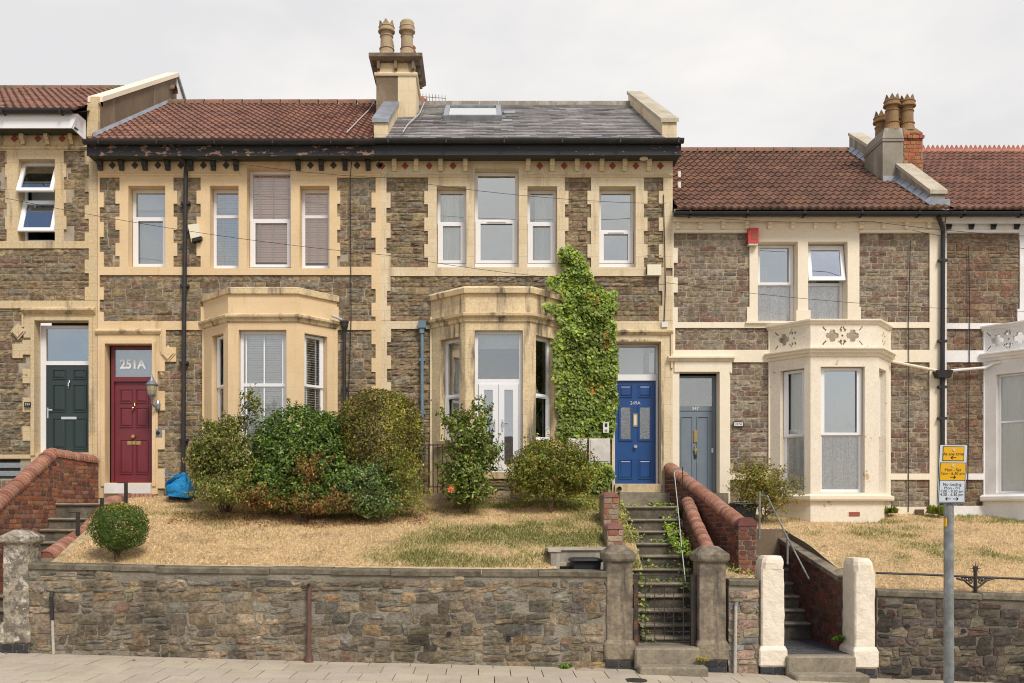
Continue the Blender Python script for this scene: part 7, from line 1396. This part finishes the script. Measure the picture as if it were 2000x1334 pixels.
arrow(0, 894.5, -1); arrow(1, 932.5, 1); arrow(-7, 974.5, -1); arrow(8, 974.5, 1)
for py in (879.5, 910): cc = rp(0, zz(py)); mb = MB(); a, b = fr.p(cc[0], cc[1], .011), fr.p(cc[0], cc[1], .016); mb.tube([a, b], 2.6 * k, 14); obj('stud', mb, M['silver'], pl)
mb = MB(); mb.box(X - .05, X - .036, Y - .04, Y - .0, (YH - 1028) / s + CZ, (YH - 1012) / s + CZ); obj('yellow_sticker', mb, M['signback'], r)
# iron gate
xa, xb = (1241 - XV) / 133, (1353 - XV) / 133; yg = 14.0; z0, z1 = wz(1258), wz(1123); r = thing('iron_gate', 'thin rusty wrought iron gate between the two dark stone piers', 'gate', ((xa + xb) / 2, yg, z0 - .03))
mb = MB(); mb.box(xa - .01, xa + .055, yg - .02, yg + .03, z0 - .05, z1 + .0); obj('gate_post', mb, M['ironrust'], r); mb = MB(); mb.box(xb - .01, xb + .06, yg - .03, yg + .03, z0 - .06, z1); obj('hinge_post', mb, M['blackmetal'], r)
mb = MB(); b = .0055
for z in (z1 - .01, z0 + .03, z0 + .17, z0 + .83): mb.box(xa + .05, xb, yg - b, yg + b, z - b, z + b)
f1 = obj('gate_rails', mb, M['blackmetal'], r)
for i, x in enumerate(np.linspace(xa + .16, xb - .12, 5)): mb = MB(); mb.box(x - .0055, x + .0055, yg - .0055, yg + .0055, z0 + .03, z1 - (.01 if i in (0, 4) else .14)); obj('gate_bar', mb, M['blackmetal'], r)
def scroll(parent, cx2, y, cz2, r0_, dirn=1, flip=1, m=None, name='scroll', sr=.0045):
    mb = MB(); pts = [(cx2 + dirn * r0_ * (1 - t * .75) * math.cos(t * 7), y, cz2 + flip * r0_ * (1 - t * .75) * math.sin(t * 7)) for t in np.linspace(0, 1, 18)]; mb.tube(pts, sr, 5); return obj(name, mb, m or M['blackmetal'], parent)
cx_ = (xa + xb) / 2 + .02
for zc_, rr in ((z0 + .42, .05), (z0 + .52, .05), (z0 + .24, .07), (z0 + .74, .05)):
    for sg in (-1, 1): scroll(r, cx_ + sg * .075, yg, zc_, rr, sg, 1 if zc_ > z0 + .45 else -1)
# handrails
def rail(label, pts, posts, m, rad=.013, pr=.016):
    p0 = posts[0][0] if posts else pts[-1]; r = thing('handrail', label, 'handrail', (p0[0], p0[1], min(p[1][2] for p in posts) if posts else p0[2])); mb = MB(); mb.tube(pts, rad, 8); obj('rail', mb, m, r)
    for (a, b_) in posts: mb = MB(); mb.tube([a, b_], pr, 8); obj('post', mb, M['blackmetal'] if m is not M['steel'] else M['steel'], r)
    return r
rail('thin pale handrail running down the right side of the centre steps', [W(1333, 921, 17.3), W(1319, 920, 17.3), W(1317, 924, 17.25), W(1325, 1000, 16.2), W(1332, 1075, 15.2), W(1339, 1138, 14.5)], [(W(1333, 912, 17.3), W(1333, 985, 17.3)), (W(1332, 1068, 15.2), W(1335, 1100, 15.2))], M['cable_pale'], .008, .010)
rail('slanting steel handrail beside the white pier steps', [W(1484, 968, 17.0), W(1498, 968, 16.9), W(1538, 1050, 16.0), W(1580, 1131, 15.0)], [(W(1484, 959, 17.0), W(1483, 1052, 17.0)), (W(1538, 1050, 16.0), W(1538, 1102, 16.0))], M['steel'], .014, .019)
for (px, py0, py1, Yv, lab) in ((153, 1002, 1060, 15.4, 'nearest'), (200, 974, 1000, 16.8, 'middle'), (247, 944, 990, 17.5, 'furthest')):
    a, b_ = W(px, py0, Yv), W(px - 1, py1, Yv); r = thing('rail_bracket', 'black iron rail bracket standing on the left lawn edge, %s of three' % lab, 'rail post', b_, 'black rail brackets on the left lawn edge'); mb = MB(); mb.box(b_[0] - .028, b_[0] + .028, Yv - .02, Yv + .02, b_[2] - .05, a[2]); obj('post', mb, M['blackmetal'], r)
    mb = MB(); mb.box(a[0] - .16, a[0] + .028, Yv - .02, Yv + .02, a[2] + .001, a[2] + .016); obj('arm', mb, M['blackmetal'], r)
# railings beside the middle bay
Yr = 18.0; xa, xb = W(818, 0, Yr)[0], W(874, 0, Yr)[0]; zt, zb = W(0, 868, Yr)[2], W(0, 952, Yr)[2]; r = thing('railings', 'black iron railings beside the middle bay, behind the glossy shrub', 'railings', ((xa + xb) / 2, Yr, zb - .1)); mb = MB(); mb.box(xa, xb, Yr - .012, Yr + .012, zt - .02, zt); mb.box(xa, xb, Yr - .012, Yr + .012, zb, zb + .02); obj('rails', mb, M['blackmetal'], r)
for i in range(7): x = xa + .01 + (xb - xa - .02) * i / 6; mb = MB(); mb.box(x - .008, x + .008, Yr - .008, Yr + .008, zb - .12, zt + .0); obj('bar', mb, M['blackmetal'], r)
mb = MB(); mb.box(xa - .1, xb + .3, Yr - .12, Yr + .12, zb - .5, zb - .11); solo('kerb_stone', mb, M['old'], 'low stone kerb under the black railings', 'kerb')
# ornamental rail on the right wall
Yo = 14.05; so_ = FPX / Yo; r = thing('garden_rail', 'low black iron rail with a cast leaf bracket along the right garden wall', 'rail', W(1905, 1158, Yo)); pts = [W(1711, 1119, Yo), W(1800, 1122, Yo), W(1905, 1127, Yo), W(2010, 1131, Yo), W(2200, 1140, Yo)]; mb = MB(); mb.tube(pts, .017, 8); obj('rail', mb, M['blackmetal'], r)
mb = MB(); mb.tube([W(1905, 1158, Yo), W(1905, 1112, Yo)], .028, 8); obj('bracket_stem', mb, M['blackmetal'], r)
mb = MB(); c = W(1905, 1110, Yo)
for k_ in range(8): t = k_ * math.pi / 4; mb.q([(c[0] + .02 * math.cos(t - .5), Yo - .012, c[2] + .02 * math.sin(t - .5)), (c[0] + .10 * math.cos(t), Yo, c[2] + .115 * math.sin(t)), (c[0] + .02 * math.cos(t + .5), Yo - .012, c[2] + .02 * math.sin(t + .5)), (c[0], Yo - .02, c[2])])
mb.tube([(c[0], Yo - .02, c[2]), (c[0], Yo + .02, c[2])], .035, 8); obj('leaf_finial', mb, M['blackmetal'], r)
for sg in (-1, 1):
    mb = MB(); c0 = W(1905, 1150, Yo); c1_ = (c0[0] + sg * .28, Yo, W(0, 1127, Yo)[2] - .02); mb.tube([c0, (c0[0] + sg * .08, Yo, c0[2] + .05), (c0[0] + sg * .16, Yo, c0[2] + .12), c1_], .016, 6); obj('bracket_arm', mb, M['blackmetal'], r)
    for (u_, v_, q) in ((.07, .10, .035), (.12, .14, .035), (.18, .145, .03), (.06, .155, .03)): scroll(r, c0[0] + sg * u_, Yo, c0[2] + v_, q, sg, 1, name='scroll', sr=.011)
# poles on the pavement
def polething(name, label, cat, px, y0p, y1p, m, rad, parts=()):
    x = (px - XV) / 133; zb2 = pz(x); r = thing(name, label, cat, (x, GYW - .1, zb2)); mb = MB(); mb.tube([(x + (0), GYW - .1, zb2), (x + parts[0][2] if parts and len(parts[0]) > 2 else x, GYW - .07, wz(y0p))], rad, 12); obj('pipe', mb, m, r); return r, x
r, x = polething('vent_pipe', 'maroon brown iron vent pipe with flared foot standing against the long wall', 'vent pipe', 606, 1139, 1290, M['brownpipe'], .034); mb = MB(); mb.lathe((x, GYW - .1, pz(x) - .01), [(.07, 0), (.065, .04), (.04, .18), (.036, .2)], 14); obj('flared_foot', mb, M['brownpipe'], r); mb = MB(); mb.tube([(x, GYW - .13, wz(1142)), (x, GYW - .06, wz(1142))], .022, 8); obj('bolt', mb, M['signblack'], r)
x = (106 - XV) / 133; r = thing('cable_duct', 'slanting cable duct, black above and pale grey below, by the lichen pier', 'cable duct', (x + .02, GYW - .06, pz(x))); mb = MB(); mb.tube([(x + .02, GYW - .06, pz(x)), (x - .0, GYW - .05, wz(1208))], .021, 8); obj('pale_sleeve', mb, M['polewhite'], r); mb = MB(); mb.tube([(x, GYW - .05, wz(1210)), (x - .02, GYW - .045, wz(1165)), (x - .012, GYW - .02, wz(1155))], [.03, .028, .03], 8); obj('black_sleeve', mb, M['black'], r)
x = (1434 - XV) / 133; r = thing('cable_duct', 'straight pale grey cable duct on the narrow wall between dark and white piers', 'cable duct', (x, GYW - .07, pz(x))); mb = MB(); mb.tube([(x - .01, GYW - .07, pz(x)), (x + .005, GYW - .06, wz(1183))], .024, 8); obj('pale_sleeve', mb, M['polewhite'], r); mb = MB(); mb.tube([(x + .005, GYW - .055, wz(1185)), (x + .02, GYW - .05, wz(1175))], .028, 8); obj('grey_cap', mb, M['steel'], r)
# bins
def bin_(label, px, pyt, Y, wd, dp, h, name='wheelie_bin'):
    c = W(px, pyt, Y); r = thing(name, label, 'bin', (c[0], Y, c[2] - h)); mb = MB(); lumpy(mb, [(c[2] - h, wd * .4, dp * .4, c[0], Y), (c[2] - .05, wd * .47, dp * .47, c[0], Y)], 2, .0, 1, cham=.02); obj('body', mb, M['binblack'], r)
    mb = MB(); lumpy(mb, [(c[2] - .06, wd * .52, dp * .52, c[0], Y), (c[2] - .035, wd * .53, dp * .53, c[0], Y), (c[2] - .01, wd * .48, dp * .48, c[0], Y), (c[2], wd * .40, dp * .4, c[0], Y)], 2, .0, 1, cham=.03); obj('lid', mb, M['binblack'], r)
    mb = MB(); mb.tube([(c[0] - wd * .4, Y - dp * .54, c[2] - .03), (c[0] + wd * .4, Y - dp * .54, c[2] - .03)], .014, 8); obj('handle', mb, M['binblack'], r); return r
bin_('black bin sunk in the paved recess behind the long wall', 1143, 1089, 14.55, .46, .5, .6)
bin_('black recycling box with lid beside the yellow green shrub', 1452, 981, 17.7, .46, .36, .28, 'recycling_box')
r = thing('bin_recess', 'low concrete block lining around the sunken bin', 'block wall', (1.8, 15.0, CZ - 1.5)); mb = MB(); mb.box(1.05, 1.18, 14.27, 15.0, CZ - 1.6, CZ - .60); mb.box(1.18, 2.18, 14.88, 15.0, CZ - 1.6, CZ - .60); obj('block_wall', mb, M['grey_render'], r)
for z in (0, .17): mb = MB(); mb.box(1.02, 1.62 if z else 2.2, 14.85 - z, 15.02 - (z and .18), CZ - .60 - z * 1.4, CZ - .55 - z * 1.4); obj('coping_slab', mb, M['coping_stone'], r)
mb = MB(); mb.box(1.01, 1.2, 14.25, 14.84, CZ - .599, CZ - .551); obj('coping_slab', mb, M['coping_stone'], r)
# blue bag on a dark crate
c = W(350, 950, 17.6); mb = MB(); rows = []
for i, (t, wv) in enumerate(((0, .23), (.12, .24), (.25, .235), (.36, .25), (.42, .24))):
    row = []
    for k_ in range(28):
        q = 2 * math.pi * k_ / 28; x = wv * math.copysign(abs(math.cos(q)) ** .45, math.cos(q)); y = .14 * math.copysign(abs(math.sin(q)) ** .45, math.sin(q)); d = mn.noise((x * 7, y * 7, t * 7)) * .16
        row.append((c[0] + x * (1 + d) + t * -.06 + .03, c[1] + y + d, c[2] - .20 + t * (.80 + .25 * math.sin(x * 9 + 1)) + mn.noise((x * 5, y * 5, 5)) * .12 * (t > .2) - x * .10))
    rows.append(row)
mb.grid(rows, closed=True); mb.q(rows[0][::-1]); mb.q([tuple(Vector(p) - Vector((0, 0, .06))) for p in rows[-1]]); mb.smooth = True
r = thing('blue_bag', 'crumpled bright blue woven bag by the black downpipe near the maroon door', 'bag', (c[0], c[1], c[2] - .25)); obj('bag_body', mb, M['bluebag'], r); mb = MB(); mb.tube([(c[0] - .2, c[1] - .1, c[2] + .17), (c[0] - .24, c[1] - .1, c[2] + .25), (c[0] - .12, c[1] - .1, c[2] + .22), (c[0] - .02, c[1] - .12, c[2] + .16)], .012, 6); obj('bag_strap', mb, M['bluebag'], r)
mb = MB(); mb.poly8([(c[0] - .24, c[1] + .18, c[2] - .3), (c[0] + .2, c[1] + .18, c[2] - .3), (c[0] + .2, c[1] + .4, c[2] - .3), (c[0] - .24, c[1] + .4, c[2] - .3), (c[0] - .28, c[1] + .15, c[2] + .08), (c[0] + .24, c[1] + .15, c[2] + .08), (c[0] + .24, c[1] + .42, c[2] + .08), (c[0] - .28, c[1] + .42, c[2] + .08)]); solo('crate', mb, M['binblack'], 'dark plastic crate behind the blue bag', 'crate')
# meter boxes, intercom, lantern, alarm boxes, doorbell
def wallbox(name, label, cat, x0, x1, y0, y1, d0, d1, m, lid=True, group=None, parts=None):
    a0, a1, z0, z1 = fx(x0), fx(x1), fz(y1), fz(y0); r = thing(name, label, cat, ((a0 + a1) / 2, YF - d0, z0), group); mb = MB(); fbox(mb, FRONT, a0, a1, z0, z1, d0, d1); obj('case', mb, m, r)
    if lid: mb = MB(); fbox(mb, FRONT, a0 + .025, a1 - .025, z0 + .03, z1 - .03, d1 + .001, d1 + .014); obj('door_panel', mb, m, r)
    return r
wallbox('meter_box', 'weathered white meter box next to the blue door', 'meter box', 1148, 1188, 858, 905, .05, .24, M['box_white'], group='meter boxes beside the blue door')
wallbox('meter_box', 'weathered white meter box half hidden behind the olive shrub', 'meter box', 1108, 1144, 858, 903, .05, .24, M['box_white'], group='meter boxes beside the blue door')
r = wallbox('intercom', 'small white intercom panel on the ivy edge beside the blue door', 'intercom', 1175, 1186, 827, 847, .2, .24, M['plate_white'], lid=False); mb = MB(); fbox(mb, FRONT, fx(1178), fx(1183), fz(836), fz(829), .2405, .243); obj('screen', mb, M['signblack'], r); mb = MB(); fbox(mb, FRONT, fx(1178), fx(1183), fz(845), fz(841), .2405, .244); obj('button', mb, M['steel'], r)
r = wallbox('doorbell', 'square brass doorbell plate right of the maroon door', 'doorbell', 303, 318, 839, 853, .04, .055, M['lantern'], lid=False); mb = MB(); mb.tube([(fx(310.5), YF - .054, fz(846)), (fx(310.5), YF - .075, fz(846))], .035, 12); obj('button', mb, M['signblack'], r)
r = thing('wall_lantern', 'old pewter wall lantern with ribbed glass right of the maroon door', 'lantern', (fx(306), YF - .06, fz(792))); cxl = (fx(305), YF - .24)
mb = MB(); zc = fz(775); mb.lathe((cxl[0], cxl[1], zc), [(.01, -.10), (.03, -.06), (.05, -.03), (.075, 0), (.08, .02), (.0, .02)], 12); obj('lantern_base', mb, M['lantern'], r)
mb = MB(); mb.lathe((cxl[0], cxl[1], zc + .021), [(.075, 0), (.095, .08), (.10, .16), (.095, .17)], 12); obj('glass', mb, M['lanternglass'], r)
mb = MB()
for k_ in range(8): t = k_ * math.pi / 4; mb.tube([(cxl[0] + .078 * math.cos(t), cxl[1] + .078 * math.sin(t), zc + .02), (cxl[0] + .104 * math.cos(t), cxl[1] + .104 * math.sin(t), zc + .17)], .006, 4)
obj('cage', mb, M['lantern'], r); mb = MB(); mb.lathe((cxl[0], cxl[1], zc + .19), [(.115, 0), (.12, .015), (.09, .05), (.06, .08), (.035, .13), (.03, .15), (.015, .2), (.0, .25)], 12); obj('lantern_roof', mb, M['lantern'], r)
mb = MB(); mb.tube([(cxl[0], cxl[1], zc - .1), (cxl[0], cxl[1] + .02, zc - .16), (cxl[0] + .03, cxl[1] + .08, zc - .21), (cxl[0] + .05, cxl[1] + .18, zc - .15)], .02, 8); mb.lathe((cxl[0] + .05, YF - .055, zc - .20), [(.02, -.08), (.05, -.04), (.055, .06), (.03, .12)], 8); obj('wall_arm', mb, M['lantern'], r)
wallbox('alarm_box', 'cream alarm box with dark end on the quoins of the middle house', 'alarm box', 1262, 1289, 520, 541, .04, .14, M['box_cream'], lid=False); mb = MB(); mb.box(fx(1261.5) - .005, fx(1263) - .001, YF - .12, YF - .05, fz(538), fz(523)); obj('dark_end', mb, M['signblack'], [o for o in scene.objects if o.name == 'alarm_box'][0])
r = thing('alarm_box', 'tilted cream alarm box beside the black downpipe', 'alarm box', (fx(384), YF - .04, fz(475))); mb = MB(); q = [(371, 443), (391, 441), (397, 470), (378, 476)]; mb.grid([[(fx(a), YF - .04, fz(b)) for a, b in q], [(fx(a), YF - .14, fz(b)) for a, b in q]], closed=True); mb.q([(fx(a), YF - .14, fz(b)) for a, b in q]); obj('case', mb, M['box_cream'], r)
mb = MB(); q = [(378, 470), (397, 465), (397, 471), (379, 477)]; mb.grid([[(fx(a), YF - .04, fz(b)) for a, b in q], [(fx(a), YF - .142, fz(b)) for a, b in q]], closed=True); mb.q([(fx(a), YF - .142, fz(b)) for a, b in q]); obj('dark_base', mb, M['signblack'], r)
r = wallbox('alarm_box', 'faded red alarm box at the eaves of the cream house', 'alarm box', 1457, 1477, 450, 479, .05, .16, M['red_plastic'], lid=False); mb = MB(); fbox(mb, FRONT, fx(1458), fx(1476), fz(483), fz(479) - .002, .05, .15); obj('base_plate', mb, M['box_white'], r); mb = MB(); fbox(mb, FRONT, fx(1463), fx(1474), fz(473), fz(458), .1605, .163); obj('faded_label', mb, M['mortar_pale'] if 0 else M['airbrick'], r)
r = wallbox('junction_box', 'small grey junction box with looped cable at the right of the middle house', 'junction box', 1291, 1303, 630, 640, .04, .08, M['plate_white'], lid=False)
# TV aerial
Ya = 22.8; r = thing('tv_aerial', 'thin television aerial behind the middle chimney', 'aerial', W(834, 207, Ya)); mb = MB(); mb.tube([W(834, 210, Ya), W(834, 190, Ya)], .014, 6); mb.tube([W(818, 188, Ya), W(871, 192, Ya)], .010, 6); obj('boom', mb, M['cable_pale'], r); mb = MB()
for k_ in range(9): a = 820 + k_ * 6.2; p0, p1 = W(a, 186.5 + k_ * .45, Ya), W(a, 192 + k_ * .45, Ya); mb.tube([(p0[0], Ya - .12, p0[2]), (p1[0], Ya + .12, p1[2])], .007, 5)
obj('elements', mb, M['cable_pale'], r); mb = MB(); mb.lathe(W(823, 212, 22.9), [(.12, 0), (.11, .1), (.13, .12), (.13, .2), (.1, .24), (.06, .24)], 12); solo('chimney_pot', mb, M['terra'], 'terracotta pot peeping over the slate ridge behind the chimney', 'chimney pot')
# cables
def cable(label, pts, rad=.008, m='cable', name='cable', group='overhead cables'):
    P_ = [Vector(p) for p in pts]; o = []
    for a, b in zip(P_, P_[1:]):
        for k_ in range(10): t = k_ / 10; o.append(a.lerp(b, t) - Vector((0, 0, .25 * 4 * t * (1 - t) * (b - a).length / 14)))
    o.append(P_[-1]); mb = MB(); mb.tube(o, rad, 5); solo(name, mb, M[m], label, 'cable', group)
cable('overhead cable crossing the leftmost window and sagging to the middle quoins', [W(-150, 352, 17.0), W(770, 500, 17.6), W(1300, 556, 18.3)], .0045)
cable('overhead cable from the left eaves to the right edge of the middle house', [W(350, 300, 17.9), W(760, 348, 17.7), W(1300, 398, 18.3)], .0045); cable('overhead cable across the cream house windows', [W(1300, 552, 18.3), W(2150, 610, 17.5)], .0045)
cable('overhead cable fanning out at the top right', [W(1782, 450, 18.3), W(2150, 500, 16.5)], .005); cable('upper overhead cable near the right gutters', [W(1320, 420, 18.0), W(1700, 432, 17.6), W(2150, 466, 16.5)], .005)
cable('black cable down the wall left of the party line', [W(688, 300, YF - .42), W(684, 345, YF - .06), W(686, 620, YF - .06), W(680, 800, YF - .06)], .009, name='wall_cable', group='cables fixed to the walls')
cable('thin cable down the cream house wall beside the bay', [W(1778, 470, YF - .05), W(1774, 632, YF - .06), W(1775, 700, YF - .06), W(1774, 1000, YF - .05)], .008, name='wall_cable', group='cables fixed to the walls')
cable('thin cable down the brown wall of the rightmost house', [W(1892, 480, YF - .05), W(1894, 632, YF - .06), W(1890, 960, YF - .05)], .008, name='wall_cable', group='cables fixed to the walls')
cable('cable loop running down the right quoins of the middle house', [W(1296, 380, YF - .06), W(1300, 560, YF - .06), W(1297, 632, YF - .06)], .008, name='wall_cable', group='cables fixed to the walls')
def roofcable(label, pts, lift=.09):
    mb = MB(); mb.tube([onroof(a, b, lift) for a, b in pts], .012, 5); solo('roof_cable', mb, M['cable_pale'], label, 'cable', 'pale cables hanging over the roof')
roofcable('pale aerial cable over the red tiles left of the chimney', [(730, 208), (722, 222), (708, 236), (695, 250), (678, 268)]); roofcable('pale aerial cable over the slates right of the chimney', [(829, 208), (820, 230), (812, 238), (797, 252), (787, 268)])
# manhole cover and fallen leaves
x = (1245 - XV) / 145; mb = MB(); mb.lathe((x, 12.92, pz(x)), [(.16, .0), (.16, .006), (.0, .006)], 20); solo('drain_cover', mb, M['blackmetal'], 'round iron cover set in the pavement before the gate steps', 'drain cover')
for i, (px, py, Y) in enumerate(((390, 1296, 13.75), (363, 1313, 13.45), (12, 1268, 13.8), (262, 1308, 13.5), (1745, 1322, 13.85), (1130, 1302, 13.8), (1157, 1303, 13.82))):
    x = (px - XV) * Y / FPX; z = pz(x) + .006; t = random.uniform(0, 6); mb = MB(); mb.q([(x + .05 * math.cos(t), Y + .05 * math.sin(t), z), (x + .02 * math.cos(t + 1.5), Y + .02 * math.sin(t + 1.5), z + .014), (x - .05 * math.cos(t), Y - .05 * math.sin(t), z + .004), (x + .02 * math.cos(t - 1.5), Y + .02 * math.sin(t - 1.5), z + .012)])
    solo('fallen_leaf', mb, M['leafred'], ('dry orange leaf on the pavement left of the iron vent pipe, nearer the wall', 'dry orange leaf left of the iron vent pipe, farther out on the slabs', 'dry orange leaf at the foot of the lichen pier', 'dry orange leaf on the slabs right of the slanting cable duct', 'dry orange leaf at the foot of the dark right hand wall', 'dry leaf beside the bright green weed, nearer the pier', 'dry leaf close to the foot of the left dark pier')[i], 'fallen leaf', 'fallen leaves on the pavement')

# the brown roofed houses across the street that the window panes mirror
for (xa, xb, zr, lab) in ((.4, 14, 4.0, 'brown roofed house across the street, mirrored in the right french door pane'), (-14, .3, 3.0, 'lower brown roofed house across the street, mirrored in the left french door pane')):
    r = thing('opposite_house', lab, 'house', ((xa + xb) / 2, -13, CZ - 4)); mb = MB(); mb.box(xa, xb, -19, -11, CZ - 4, CZ + zr - 2.2); obj('wall', mb, M['opp'], r)
    mb = MB(); mb.q([(xa - .1, -10.7, CZ + zr - 2.3), (xb + .1, -10.7, CZ + zr - 2.3), (xb + .1, -15, CZ + zr), (xa - .1, -15, CZ + zr)]); mb.q([(xa - .1, -19.3, CZ + zr - 2.3), (xb + .1, -19.3, CZ + zr - 2.3), (xb + .1, -15, CZ + zr), (xa - .1, -15, CZ + zr)]); mb.q([(xa, -11, CZ + zr - 2.2), (xa, -19, CZ + zr - 2.2), (xa, -15, CZ + zr - .05)]); mb.q([(xb, -11, CZ + zr - 2.2), (xb, -19, CZ + zr - 2.2), (xb, -15, CZ + zr - .05)]); obj('roof', mb, M['opproof'], r)
